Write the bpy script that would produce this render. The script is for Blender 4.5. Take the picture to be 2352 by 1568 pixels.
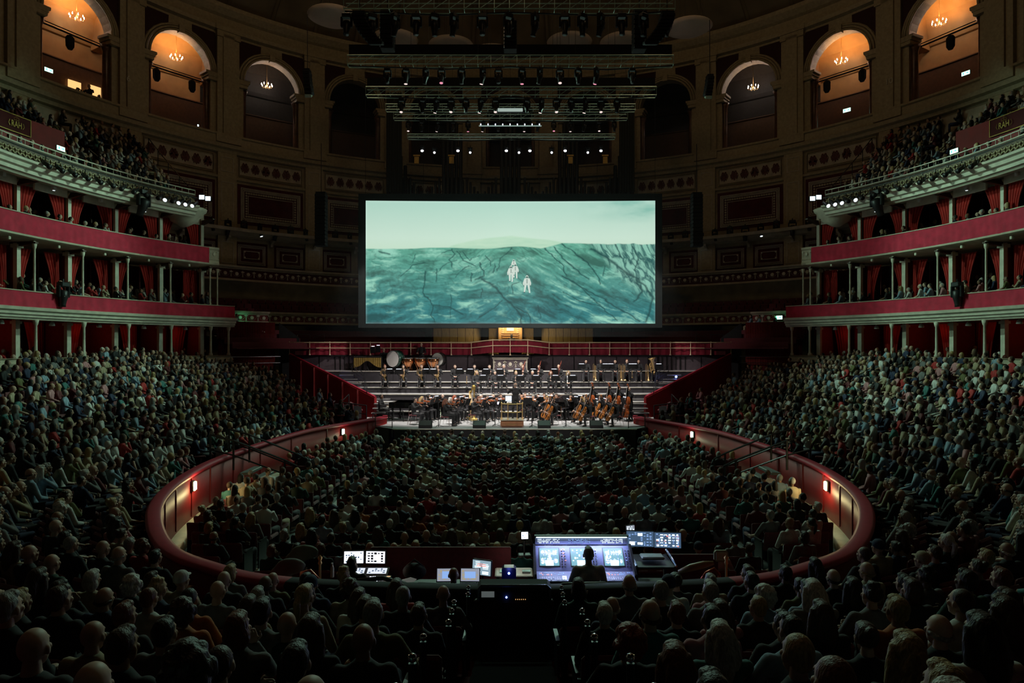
import bpy, bmesh, math, random
import numpy as np
from math import sin, cos, pi, radians, sqrt, atan2, hypot
from mathutils import Vector, Matrix, Euler
random.seed(7); np.random.seed(7)
RND = random.Random(11)
for o in list(bpy.data.objects): bpy.data.objects.remove(o)
SC = bpy.context.scene
COL = SC.collection
# ---------------------------------------------------------------- camera, world, exposure
F, EX, EY, CZ = 1500.0, 1172.0, 797.0, 5.1
cam = bpy.data.cameras.new('camera'); camo = bpy.data.objects.new('camera', cam); COL.objects.link(camo)
cam.sensor_width = 36; cam.lens = F / 2352 * 36; cam.clip_end = 300; cam.clip_start = .05
cam.shift_x = (1176 - EX) / 2352; cam.shift_y = (EY - 784) / 2352
camo.location = (0, 0, CZ); camo.rotation_euler = (pi / 2, 0, 0)
SC.camera = camo
w = bpy.data.worlds.new('world'); SC.world = w; w.use_nodes = True
w.node_tree.nodes['Background'].inputs[0].default_value = (.55, .62, .45, 1)
w.node_tree.nodes['Background'].inputs[1].default_value = .0012
SC.view_settings.view_transform = 'Standard'; SC.view_settings.look = 'None'
SC.view_settings.exposure = 0.0; SC.view_settings.gamma = 1
SC.view_settings.use_curve_mapping = False
SC.cycles.max_bounces = 5; SC.cycles.diffuse_bounces = 2; SC.cycles.glossy_bounces = 2
SC.cycles.sample_clamp_indirect = 3; SC.cycles.caustics_reflective = False; SC.cycles.caustics_refractive = False

YC = 25.9                       # centre of the round hall, metres in front of the camera
def at(px, py, d): return Vector(((px - EX) / F * d, d, CZ - (py - EY) / F * d))
def ang(px, R):                 # angle round the hall (0 = straight behind the screen) of a point of radius R
    t = (px - EX) / F; a = t * t + 1
    d = (2 * YC + sqrt(4 * YC * YC - 4 * a * (YC * YC - R * R))) / (2 * a)
    return math.degrees(atan2(t * d, d - YC))
def pol(R, a, z=0.0): a = radians(a); return Vector((R * sin(a), YC + R * cos(a), z))

def lamp(kind, name, loc, power, color, size=.1, rot=None, spot=None, blend=.4, target=None, size_y=None):
    l = bpy.data.lights.new(name, kind); o = bpy.data.objects.new(name, l); COL.objects.link(o)
    o.location = loc; l.energy = power; l.color = color
    if kind == 'AREA':
        l.size = size
        if size_y: l.shape = 'RECTANGLE'; l.size_y = size_y
    else: l.shadow_soft_size = size
    if kind == 'SPOT': l.spot_size = radians(spot); l.spot_blend = blend
    if target is not None: o.rotation_euler = (Vector(target) - Vector(loc)).to_track_quat('-Z', 'Y').to_euler()
    elif rot: o.rotation_euler = rot
    return o
# stage wash: spots on the overhead bars, white light on the orchestra
for px in (975, 1052, 1163, 1267, 1350):
    x = (px - EX) / F * 39.5
    lamp('SPOT', 'stage_light', (x, 33.0, 17.4), 7500, (1, .93, .86), .15, spot=38, blend=.35, target=(x * .95, 37.0, 2))
for x, tx in ((-6, -9), (0, 0), (6, 8.5)):
    lamp('SPOT', 'stage_light', (x, 34.5, 15.5), 2600, (1, .9, .84), .12, spot=34, blend=.5, target=(tx, 41.2, 4.3))
# front-of-house profiles on the two circle fronts, crossing to the stage and the choir rail
for s_ in (-1, 1):
    lamp('SPOT', 'front_light', (s_ * 18.5, 20.5, 13.2), 9000, (1, .93, .87), .12, spot=22, blend=.5, target=(s_ * -2, 35.5, 1.6))
    lamp('SPOT', 'front_light', (s_ * 18.5, 22.5, 13.2), 6500, (1, .88, .84), .12, spot=24, blend=.6, target=(s_ * -5.5, 42, 4.9))
# greenish fill spots added near the lanterns, to boost the screen's light on the audience
for x in (-2.2, .4, 3.0):
    lamp('SPOT', 'hall_fill_spot', (x, 34.0, 16.6), 1900, (.56, 1, .76), .1, spot=100, blend=.5, target=(x * 1.6, 14, .5))
for s_ in (-1, 1):
    lamp('SPOT', 'hall_fill_spot', (s_ * 5.0, 34.0, 16.6), 4300, (.56, 1, .76), .1, spot=58, blend=.5, target=(s_ * 21, 25.5, 7))
    lamp('SPOT', 'hall_fill_spot', (s_ * -6.5, 34.0, 16.6), 3800, (.6, 1, .76), .1, spot=50, blend=.5, target=(s_ * 21, 28, 10))
for x, y, e in ((-9, 31, 260), (9, 31, 260), (0, 12, 300)):
    lamp('POINT', 'warm_fill_point', (x, y, 29 if y > 10 else 20), e, (1, .68, .38), 1.2)  # unseen fill points added for the dim warm light on dome and walls

# ---------------------------------------------------------------- materials
MT = {}
def nd(nt, t, **kw):
    n = nt.nodes.new(t)
    for k, v in kw.items(): setattr(n, k, v)
    return n
def mat(name, col, rough=.6, metal=0., emit=None, es=0., var=.18, scale=6., bump=0., objcol=False, coat=0., sheen=0., stretch=None, attr=None):
    if name in MT: return MT[name]
    m = bpy.data.materials.new(name); m.use_nodes = True; nt = m.node_tree
    b = nt.nodes['Principled BSDF']; b.inputs['Roughness'].default_value = rough; b.inputs['Metallic'].default_value = metal
    if coat: b.inputs['Coat Weight'].default_value = coat
    if sheen: b.inputs['Sheen Weight'].default_value = sheen
    if emit:
        b.inputs['Emission Color'].default_value = (*emit, 1); b.inputs['Emission Strength'].default_value = es
    tc = nd(nt, 'ShaderNodeTexCoord'); mp = nd(nt, 'ShaderNodeMapping')
    nt.links.new(tc.outputs['Object'], mp.inputs[0])
    if stretch: mp.inputs['Scale'].default_value = stretch
    ns = nd(nt, 'ShaderNodeTexNoise'); ns.inputs['Scale'].default_value = scale; ns.inputs['Detail'].default_value = 3
    nt.links.new(mp.outputs[0], ns.inputs['Vector'])
    mx = nd(nt, 'ShaderNodeMix', data_type='RGBA', blend_type='MULTIPLY'); mx.inputs[0].default_value = 1
    rp = nd(nt, 'ShaderNodeMapRange'); rp.inputs['From Min'].default_value = .3; rp.inputs['From Max'].default_value = .7
    rp.inputs['To Min'].default_value = 1 - var; rp.inputs['To Max'].default_value = 1 + var * .4
    nt.links.new(ns.outputs[0], rp.inputs[0]); nt.links.new(rp.outputs[0], mx.inputs[7])
    if objcol:
        oi = nd(nt, 'ShaderNodeObjectInfo'); nt.links.new(oi.outputs['Color'], mx.inputs[6])
    elif attr:
        at_ = nd(nt, 'ShaderNodeAttribute'); at_.attribute_name = attr; nt.links.new(at_.outputs['Color'], mx.inputs[6])
    else: mx.inputs[6].default_value = (*col, 1)
    nt.links.new(mx.outputs[2], b.inputs['Base Color'])
    if bump:
        bp = nd(nt, 'ShaderNodeBump'); bp.inputs['Strength'].default_value = bump; bp.inputs['Distance'].default_value = .02
        nt.links.new(ns.outputs[0], bp.inputs['Height']); nt.links.new(bp.outputs[0], b.inputs['Normal'])
    MT[name] = m; return m
CREAM = mat('cream_plaster', (.52, .46, .34), .55, var=.25, scale=2.5, bump=.15)
PALE = mat('pale_moulding', (.66, .62, .5), .5, var=.2, scale=3)
WALLP = mat('buff_wall', (.36, .29, .18), .7, var=.3, scale=1.3, bump=.1)
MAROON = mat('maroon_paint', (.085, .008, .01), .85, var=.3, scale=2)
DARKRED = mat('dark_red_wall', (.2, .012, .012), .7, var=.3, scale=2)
DRAPE = mat('crimson_drape', (.55, .016, .055), .85, var=.25, scale=3, sheen=.2, bump=.1)
CURT = mat('red_curtain', (.5, .02, .014), .8, var=.35, scale=8, sheen=.2, stretch=(1, 1, .15))
REDP = mat('red_painted_panel', (.28, .01, .012), .5, var=.2, scale=2)
REDSEAT = mat('red_plush', (.13, .012, .02), .8, var=.25, scale=12, sheen=.3)
BLACK = mat('black_metal', (.012, .013, .014), .45, var=.1)
BLACKM = mat('matt_black', (.008, .008, .009), .85, var=.2)
RAILB = mat('bright_rail_brass', (.95, .78, .5), .4, .15, var=.1)
STEEL = mat('grey_steel', (.25, .26, .27), .35, 1., var=.15)
BRASS = mat('polished_brass', (.8, .55, .24), .42, .7, var=.1)
CHROME = mat('chrome', (.75, .77, .78), .15, 1., var=.05)
GILT = mat('gilt', (.6, .42, .12), .45, .8, var=.2)
STAGEF = mat('grey_stage_floor', (.4, .41, .42), .55, var=.15, scale=1.5)
RISER = mat('charcoal_riser_face', (.028, .025, .03), .8, var=.2, scale=2)
EDGE = mat('pale_step_edge', (.5, .47, .4), .6, var=.3, scale=5)
FLOORM = mat('dark_arena_floor', (.13, .14, .13), .6, var=.3, scale=2)
CARPET = mat('stalls_carpet', (.06, .012, .014), .9, var=.3, scale=9)
WOOD = mat('golden_oak', (.5, .3, .12), .45, var=.35, scale=5, stretch=(6, 6, .5))
DWOOD = mat('dark_wood', (.07, .03, .015), .45, var=.35, scale=5, stretch=(6, 6, .5))
VARN = mat('varnished_maple', (.36, .085, .02), .25, var=.4, scale=9, coat=.5)
AMBER = mat('amber_varnished_maple', (.48, .17, .035), .25, var=.4, scale=9, coat=.5)
EBONY = mat('ebony', (.012, .01, .01), .3, var=.1)
COPPER = mat('copper', (.72, .3, .13), .2, 1., var=.2, scale=4)
SKINH = mat('drum_skin', (.8, .8, .76), .5, var=.05)
WHITE = mat('white_plastic', (.75, .76, .74), .4, var=.06)
PAPER = mat('white_paper', (.55, .55, .54), .8, var=.05)
SILVER = mat('silver_plate', (.8, .8, .8), .15, 1., var=.05)
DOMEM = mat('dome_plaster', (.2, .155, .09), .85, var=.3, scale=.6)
DISC = mat('acoustic_disc_fibreglass', (.62, .5, .4), .8, var=.1, scale=1)
MARBLE = mat('brown_scagliola', (.13, .06, .03), .3, var=.5, scale=3)
SKIN = mat('skin', (.5, .3, .2), .55, objcol=True, var=.12, scale=14)
CLOTH = mat('clothing_fabric', (.1, .1, .1), .85, objcol=True, var=.3, scale=10, bump=.25)
HAIR = mat('hair_strands', (.05, .03, .02), .5, objcol=True, var=.5, scale=26, bump=.5, stretch=(3, 3, .8))
EYE = mat('eye', (.03, .02, .015), .15, var=0)
def glow(name, col, s): return mat(name, (.02, .02, .02), .5, emit=col, es=s, var=0)
GWHITE = glow('lamp_white', (1, .97, .95), 9); GBULB = glow('candle_bulb', (1, .8, .68), 160)
GGREEN = glow('exit_sign_green', (.1, 1, .5), 1.6); GMINT = glow('exit_sign_mint', (.55, 1, .78), 2.2)
GBLUE = glow('blue_led', (.12, .2, 1), 12); GRED = glow('red_led', (1, .05, .05), 3); GWARM = glow('warm_lamp', (1, .8, .35), 9)
GSTAND = glow('stand_lamp_white', (.75, .82, 1), 2.5); GAMB = glow('amber_glow', (1, .55, .2), 1.2); GLENS = glow('lens_glow', (1, .8, .75), .9)
GSCR = glow('screen_white', (.75, .9, 1), 1.5); GSCD = glow('screen_dim_blue', (.12, .22, .38), .5); GSCB = glow('screen_blue', (.3, .5, .95), .9)
GSCG = glow('screen_grey', (.5, .55, .65), .55); GLENSW = glow('lens_white', (.8, .92, 1), 1.6)

# ---------------------------------------------------------------- mesh builder and object helpers
class MB:
    def __init__(s): s.v = []; s.f = []; s.m = []
    def add(s, vs, fs, mi=0):
        b = len(s.v); s.v.extend([tuple(v) for v in vs]); s.f.extend([tuple(i + b for i in f) for f in fs]); s.m.extend([mi] * len(fs)); return s
    def box(s, c, d, rz=0., mi=0, rot=None):
        hx, hy, hz = d[0] / 2, d[1] / 2, d[2] / 2
        R = rot if rot is not None else Matrix.Rotation(rz, 3, 'Z'); c = Vector(c)
        vs = [c + R @ Vector((x, y, z)) for x in (-hx, hx) for y in (-hy, hy) for z in (-hz, hz)]
        return s.add(vs, [(0, 1, 3, 2), (4, 6, 7, 5), (0, 4, 5, 1), (2, 3, 7, 6), (0, 2, 6, 4), (1, 5, 7, 3)], mi)
    def bbox(s, c, d, rz=0., mi=0, bv=.02, rot=None):            # box with chamfered upright edges and top
        hx, hy, hz = d[0] / 2, d[1] / 2, d[2] / 2; R = rot if rot is not None else Matrix.Rotation(rz, 3, 'Z'); c = Vector(c)
        def ring(k, z): return [(hx - k, -hy + bv), (hx - k, hy - bv), (hx - bv, hy - k), (-hx + bv, hy - k), (-hx + k, hy - bv), (-hx + k, -hy + bv), (-hx + bv, -hy + k), (hx - bv, -hy + k)], z
        vs = []
        for k, z in ((bv, -hz), (0, -hz + bv), (0, hz - bv), (bv, hz)):
            r, zz = ring(k, z); vs += [c + R @ Vector((x, y, zz)) for x, y in r]
        fs = [tuple(range(7, -1, -1)), tuple(range(24, 32))]
        for k in range(3):
            for i in range(8): j = (i + 1) % 8; fs.append((k * 8 + i, k * 8 + j, k * 8 + 8 + j, k * 8 + 8 + i))
        return s.add(vs, fs, mi)
    def tube(s, p0, p1, r0, r1=None, n=8, mi=0, caps=True):
        r1 = r0 if r1 is None else r1; p0 = Vector(p0); p1 = Vector(p1); d = (p1 - p0)
        if d.length < 1e-6: return s
        d.normalize(); a = d.orthogonal().normalized(); b = d.cross(a)
        vs = [p0 + (a * cos(2 * pi * i / n) + b * sin(2 * pi * i / n)) * r0 for i in range(n)] + [p1 + (a * cos(2 * pi * i / n) + b * sin(2 * pi * i / n)) * r1 for i in range(n)]
        fs = [(i, (i + 1) % n, n + (i + 1) % n, n + i) for i in range(n)]
        if caps: fs += [tuple(range(n - 1, -1, -1)), tuple(range(n, 2 * n))]
        return s.add(vs, fs, mi)
    def path(s, pts, r, n=6, mi=0):
        pts = [Vector(p) for p in pts]; vs = []; fs = []; pa = None
        rr = r if isinstance(r, (list, tuple)) else [r] * len(pts)
        for i, p in enumerate(pts):
            t = (pts[min(i + 1, len(pts) - 1)] - pts[max(i - 1, 0)])
            t = t.normalized() if t.length > 1e-9 else Vector((0, 0, 1))
            if pa is None: pa = t.orthogonal().normalized()
            pa = (pa - t * pa.dot(t)); pa = pa.normalized() if pa.length > 1e-6 else t.orthogonal().normalized(); b = t.cross(pa)
            vs += [p + (pa * cos(2 * pi * k / n) + b * sin(2 * pi * k / n)) * rr[i] for k in range(n)]
        for i in range(len(pts) - 1):
            for k in range(n): q = (k + 1) % n; fs.append((i * n + k, i * n + q, (i + 1) * n + q, (i + 1) * n + k))
        fs += [tuple(range(n - 1, -1, -1)), tuple(range((len(pts) - 1) * n, len(pts) * n))]
        return s.add(vs, fs, mi)
    def lathe(s, prof, c=(0, 0, 0), n=16, mi=0, R=None, sy=1., caps=True):
        c = Vector(c); vs = []; fs = []
        for r, z in prof:
            for i in range(n):
                v = Vector((r * cos(2 * pi * i / n), r * sin(2 * pi * i / n) * sy, z)); vs.append(c + (R @ v if R is not None else v))
        for k in range(len(prof) - 1):
            for i in range(n): j = (i + 1) % n; fs.append((k * n + i, k * n + j, (k + 1) * n + j, (k + 1) * n + i))
        if caps and prof[0][0] > 1e-4: fs.append(tuple(range(n - 1, -1, -1)))
        if caps and prof[-1][0] > 1e-4: k = len(prof) - 1; fs.append(tuple(range(k * n, k * n + n)))
        return s.add(vs, fs, mi)
    def ell(s, c, r, n=10, m=7, mi=0, R=None):
        c = Vector(c); r = (r, r, r) if isinstance(r, (int, float)) else r
        vs = [Vector((0, 0, -r[2]))]; fs = []
        for j in range(1, m):
            t = -pi / 2 + pi * j / m
            for i in range(n): vs.append(Vector((r[0] * cos(t) * cos(2 * pi * i / n), r[1] * cos(t) * sin(2 * pi * i / n), r[2] * sin(t))))
        vs.append(Vector((0, 0, r[2]))); e = len(vs) - 1
        for i in range(n):
            q = (i + 1) % n; fs.append((0, 1 + q, 1 + i)); fs.append((e, e - n + i, e - n + q))
            for j in range(m - 2): a = 1 + j * n; fs.append((a + i, a + q, a + n + q, a + n + i))
        return s.add([c + (R @ v if R is not None else v) for v in vs], fs, mi)
    def prism(s, pts, t, M=None, mi=0):       # closed outline in local XZ, thickness t along local Y, M = 4x4
        n = len(pts); M = M or Matrix()
        vs = [M @ Vector((x, -t / 2, z)) for x, z in pts] + [M @ Vector((x, t / 2, z)) for x, z in pts]
        return s.add(vs, [tuple(range(n)), tuple(range(2 * n - 1, n - 1, -1))] + [(i, n + i, n + (i + 1) % n, (i + 1) % n) for i in range(n)], mi)
    def arc(s, prof, a0, a1, n=24, closed=False, mi=0, caps=True):   # profile [(R,z)] swept round the hall
        k = len(prof); vs = []; fs = []
        if a0 > a1: a0, a1 = a1, a0
        for i in range(n + 1):
            a = a0 + (a1 - a0) * i / n; vs += [pol(R, a, z) for R, z in prof]
        for i in range(n):
            for j in range(k if closed else k - 1): q = (j + 1) % k; fs.append((i * k + j, (i + 1) * k + j, (i + 1) * k + q, i * k + q))
        if closed and caps: fs += [tuple(range(k)), tuple(range((n + 1) * k - 1, n * k - 1, -1))]
        return s.add(vs, fs, mi)
    def sweep(s, pts, nrm, prof, mi=0, closed=False, ok=None):       # plan points, outward normals, profile [(offset,z)]
        k = len(prof); n = len(pts); vs = []; fs = []
        for p, q in zip(pts, nrm): vs += [(p[0] + q[0] * o, p[1] + q[1] * o, z) for o, z in prof]
        for i in range(n - 1):
            for j in range(k if closed else k - 1):
                q = (j + 1) % k; f = (i * k + j, i * k + q, (i + 1) * k + q, (i + 1) * k + j)
                if ok:
                    cx = sum(vs[a][0] for a in f) / 4; cy = sum(vs[a][1] for a in f) / 4
                    if not ok(cx, cy): continue
                fs.append(f)
        return s.add(vs, fs, mi)
    def mesh(s, name, mats=()):
        me = bpy.data.meshes.new(name); me.from_pydata(s.v, [], s.f)
        for m in (mats if isinstance(mats, (list, tuple)) else [mats]): me.materials.append(m)
        if any(s.m): me.polygons.foreach_set('material_index', s.m)
        me.update(); return me
    def build(s, name, mats, parent=None, smooth=False, loc=None):
        me = s.mesh(name, mats)
        if smooth: me.polygons.foreach_set('use_smooth', [True] * len(me.polygons))
        bm = bmesh.new(); bm.from_mesh(me); bmesh.ops.recalc_face_normals(bm, faces=bm.faces); bm.to_mesh(me); bm.free()
        return ob(name, me, parent, loc)
def ob(name, me, parent=None, loc=None, rot=None):
    o = bpy.data.objects.new(name, me); COL.objects.link(o)
    if parent is not None: o.parent = parent
    if loc is not None: o.location = loc
    if rot is not None: o.rotation_euler = rot
    return o
def tag(o, label=None, cat=None, group=None, kind=None):
    if label: o['label'] = label
    if cat: o['category'] = cat
    if group: o['group'] = group
    if kind: o['kind'] = kind
    return o
def thing(name, label, cat, loc=(0, 0, 0), rz=0., group=None, scale=None):
    o = bpy.data.objects.new(name, None); COL.objects.link(o); o.empty_display_size = .1
    o.location = loc; o.rotation_euler = (0, 0, rz)
    if scale: o.scale = scale
    return tag(o, label, cat, group)
def struct(name, label=None): 
    o = bpy.data.objects.new(name, None); COL.objects.link(o); return tag(o, label, kind='structure')
def dup(r, loc=None, rz=None, label=None, group=None):
    c = r.copy(); COL.objects.link(c)
    if loc is not None: c.location = loc
    if rz is not None: c.rotation_euler = (c.rotation_euler[0], c.rotation_euler[1], rz)
    if label: c['label'] = label
    if group: c['group'] = group
    for ch in r.children:
        d = ch.copy(); COL.objects.link(d); d.parent = c
        for g in ch.children:
            e = g.copy(); COL.objects.link(e); e.parent = d
    return c
ORD = ['zeroth', 'first', 'second', 'third', 'fourth', 'fifth', 'sixth', 'seventh', 'eighth', 'ninth', 'tenth', 'eleventh', 'twelfth', 'thirteenth', 'fourteenth', 'fifteenth', 'sixteenth', 'seventeenth', 'eighteenth', 'nineteenth', 'twentieth']
ORD += ['twenty-' + q for q in ORD[1:10]]
def nth(i): return ORD[min(i, 29)]
SIDE = {-1: 'left', 1: 'right'}
def text_mesh(s, size, depth=.01):
    c = bpy.data.curves.new('t', 'FONT'); c.body = s; c.size = size; c.extrude = depth; c.align_x = 'CENTER'; c.align_y = 'CENTER'; c.resolution_u = 2
    o = bpy.data.objects.new('t', c); COL.objects.link(o); bpy.context.view_layer.update()
    me = bpy.data.meshes.new_from_object(o.evaluated_get(bpy.context.evaluated_depsgraph_get())); bpy.data.objects.remove(o); bpy.data.curves.remove(c)
    me.materials.clear(); return me
def face_centre(a, tilt=0): return (pi / 2 + tilt, 0, -radians(a))      # rotation that makes XY text face the hall centre at angle a
# ================================================================ THE HALL
RW = 27.6                                    # outer wall radius
BAY = 13.0
# ---- arena wall plan
awl = [(-6.3, 33.4), (-6.6, 32.2), (-8.4, 27.9), (-9.0, 23.5), (-9.1, 20.3), (-8.75, 17.6), (-8.1, 15.3), (-7.2, 13.4), (-6.0, 11.6), (-4.8, 10.6), (-3.3, 9.9), (0, 9.6)]
ctrl = awl + [(-x, y) for x, y in awl[-2::-1]]
def crom(P, k=5):
    out = []
    for i in range(len(P) - 1):
        p0, p1, p2, p3 = P[max(i - 1, 0)], P[i], P[i + 1], P[min(i + 2, len(P) - 1)]
        for j in range(k):
            t = j / k
            out.append(tuple(.5 * (2 * p1[c] + (p2[c] - p0[c]) * t + (2 * p0[c] - 5 * p1[c] + 4 * p2[c] - p3[c]) * t * t + (3 * p1[c] - p0[c] - 3 * p2[c] + p3[c]) * t ** 3) for c in (0, 1)))
    out.append(P[-1]); return out
def normals(P):
    N = []
    for i in range(len(P)):
        a, b = P[max(i - 1, 0)], P[min(i + 1, len(P) - 1)]; dx, dy = b[0] - a[0], b[1] - a[1]; l = hypot(dx, dy) or 1
        n = (-dy / l, dx / l)
        if n[0] * P[i][0] + n[1] * (P[i][1] - 21) < 0: n = (-n[0], -n[1])
        N.append(n)
    return N
AW = crom(ctrl); AN = normals(AW)
ext = [(-6.1, 44.0), (-6.15, 41.0), (-6.2, 38.0), (-6.25, 35.5)]
ROWP = crom(ext + awl + [(-x, y) for x, y in awl[-2::-1]] + [(-x, y) for x, y in ext[::-1]], 4); ROWN = normals(ROWP)
for i, p in enumerate(ROWP):
    if p[1] > 31: ROWN[i] = (1.0 if p[0] > 0 else -1.0, 0.0)
def hallR(x, y): return hypot(x, (y - YC)) if y > YC else hypot(x, (y - YC) * 21 / 29)
def stage_side(x, y):      # True on the stage side of the slanting red parapets
    ax, ay, bx, by = 7.7, 32.6, 14.6, 42.0
    return (abs(x) - ax) * (by - ay) - (y - ay) * (bx - ax) < 0 and y > 32.2
def stalls_ok(x, y): return hallR(x, y) < 21.0 and not stage_side(x, y)
def zst(dist, y=99.): return .72 + .26 * dist + .004 * dist * dist * max(0., min(1., (9.5 - y) / 3))       # stalls floor height at a distance from the arena wall

fl = MB(); fl.add([(-15, 5, -.02), (15, 5, -.02), (15, 44, -.02), (-15, 44, -.02)], [(0, 1, 2, 3)])
f = fl.build('floor', FLOORM); tag(f, 'dark flat arena floor', kind='structure')
# aisle strips laid in the arena
for s in (-1, 1):
    m = MB(); m.box((s * 5.35, 21.5, .004), (.85, 18.5, .012)); a = m.build('aisle_runner', mat('pale_aisle_lino', (.42, .44, .4), .5, var=.2), f)
    m = MB()
    for k in range(22): m.box((s * (5.35 - .43 * (k % 2 * 2 - 1) * 0 - s * 0) - s * .44, 12.6 + k * .84, .012), (.03, .45, .012))
    m.build('aisle_edge_strip', mat('white_tape', (.8, .85, .8), .4, var=.1), f)
# ---- stalls terraces
NROW = 16
t = MB(); tt = MB()
for i in range(NROW):
    d0, d1 = .12 + i * .85, .12 + (i + 1) * .85; z0 = zst(i * .85); z1 = zst((i + 1) * .85)
    nb = len(t.v); t.sweep(ROWP, ROWN, [(d0, z0), (d1, z0), (d1, z1)], ok=stalls_ok)
    for q_ in range(nb, len(t.v)): k_ = (q_ - nb) % 3; v_ = t.v[q_]; t.v[q_] = (v_[0], v_[1], zst((i + (k_ == 2)) * .85, v_[1]))
st = t.build('floor_stalls', CARPET); tag(st, 'dark red carpeted terraces of the stalls', kind='structure')
# ---- arena wall: red panels, coping, cream ledge
wa = struct('wall_arena', 'red curved wall round the arena')
ka = next(i for i, p in enumerate(AW) if abs(p[0]) < 3.7 and p[1] < 12); kb_ = len(AW) - 1 - ka
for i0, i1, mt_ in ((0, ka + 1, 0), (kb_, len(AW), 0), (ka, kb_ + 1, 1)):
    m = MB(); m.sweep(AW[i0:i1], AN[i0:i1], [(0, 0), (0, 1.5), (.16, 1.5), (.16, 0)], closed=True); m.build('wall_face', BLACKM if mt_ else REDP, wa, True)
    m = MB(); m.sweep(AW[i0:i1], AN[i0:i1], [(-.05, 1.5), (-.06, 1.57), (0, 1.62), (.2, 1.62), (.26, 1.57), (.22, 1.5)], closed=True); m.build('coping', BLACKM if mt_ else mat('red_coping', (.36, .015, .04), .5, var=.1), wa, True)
m = MB()
n0 = 4
m.sweep(AW[n0:], [(q[0], q[1]) for q in AN[n0:]], [(0, .34), (-.3, .34), (-.34, .3), (-.34, .1), (-.02, .02)])
m.build('cream_ledge', CREAM, wa, True)
m = MB()
for i in range(6, len(AW) - 6, 3):
    p, q = AW[i], AN[i]; m.box((p[0] - q[0] * .012, p[1] - q[1] * .012, .95), (.025, .035, 1.1), atan2(q[1], q[0]))
m.build('panel_joint', mat('red_joint', (.2, .008, .012), .5), wa)
# ---- bulkhead lamps on the arena wall
for px, py, i_lab in ((430, 1092, 'on the near left bend of the red arena wall'), (771, 978, 'on the far left end of the red arena wall'), (1581, 976, 'on the far right end of the red arena wall'), (1913, 1083, 'on the near right bend of the red arena wall')):
    k = min(range(len(AW)), key=lambda i: abs(EX + F * AW[i][0] / AW[i][1] - px) + (1e6 if (AW[i][0] < 0) != (px < EX) else 0) + abs(EY + F * (CZ - 1.3) / AW[i][1] - py))
    p, q = AW[k], AN[k]; o = thing('bulkhead_lamp', 'glowing bulkhead lamp ' + i_lab, 'lamp', (p[0] - q[0] * .06, p[1] - q[1] * .06, 1.25), atan2(q[1], q[0]))
    m = MB(); m.bbox((0.02, 0, 0), (.08, .2, .3)); m.build('lamp_housing', BLACK, o)
    m = MB(); m.bbox((-.04, 0, 0), (.07, .15, .25)); m.build('lens', GWARM if py > 1000 else glow('pale_green_lamp', (.7, 1, .7), 7), o)
    m = MB()
    for z in (-.1, 0, .1): m.box((-.08, 0, z), (.01, .17, .01))
    m.build('guard', STEEL, o)
    lamp('POINT', 'bulkhead_light', (p[0] - q[0] * .35, p[1] - q[1] * .35, 1.3), 22 if py > 1000 else 7, (1, .85, .4) if py > 1000 else (.7, 1, .6), .08)

# ---- outer wall of the hall below the gallery
wr = struct('wall_rear', 'round buff plaster wall of the hall with maroon panels')
def band(name, prof, a0, a1, m_, par, n=60, closed=False, smooth=False):
    m = MB(); m.arc(prof, a0, a1, n, closed); return m.build(name, m_, par, smooth)
band('wall_face', [(RW, 0), (RW, 18.7)], -112, 112, WALLP, wr, 90)
# gallery cornice and parapet, continuous
band('gallery_cornice', [(RW, 18.45), (RW - .25, 18.5), (RW - .3, 18.7), (RW - .55, 18.78), (RW - .6, 19.0), (RW - .42, 19.05), (RW - .42, 19.55), (RW - .55, 19.6), (RW - .55, 19.72), (RW - .1, 19.74), (RW, 19.2)], -112, 112, mat('buff_moulding', (.42, .34, .2), .6, var=.2), wr, 110)
band('frieze_cornice', [(RW, 16.72), (RW - .16, 16.76), (RW - .2, 16.9), (RW, 16.95)], -112, 112, mat('buff_moulding', (1, 1, 1)), wr, 110)
BUFF = MT['buff_moulding']
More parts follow.
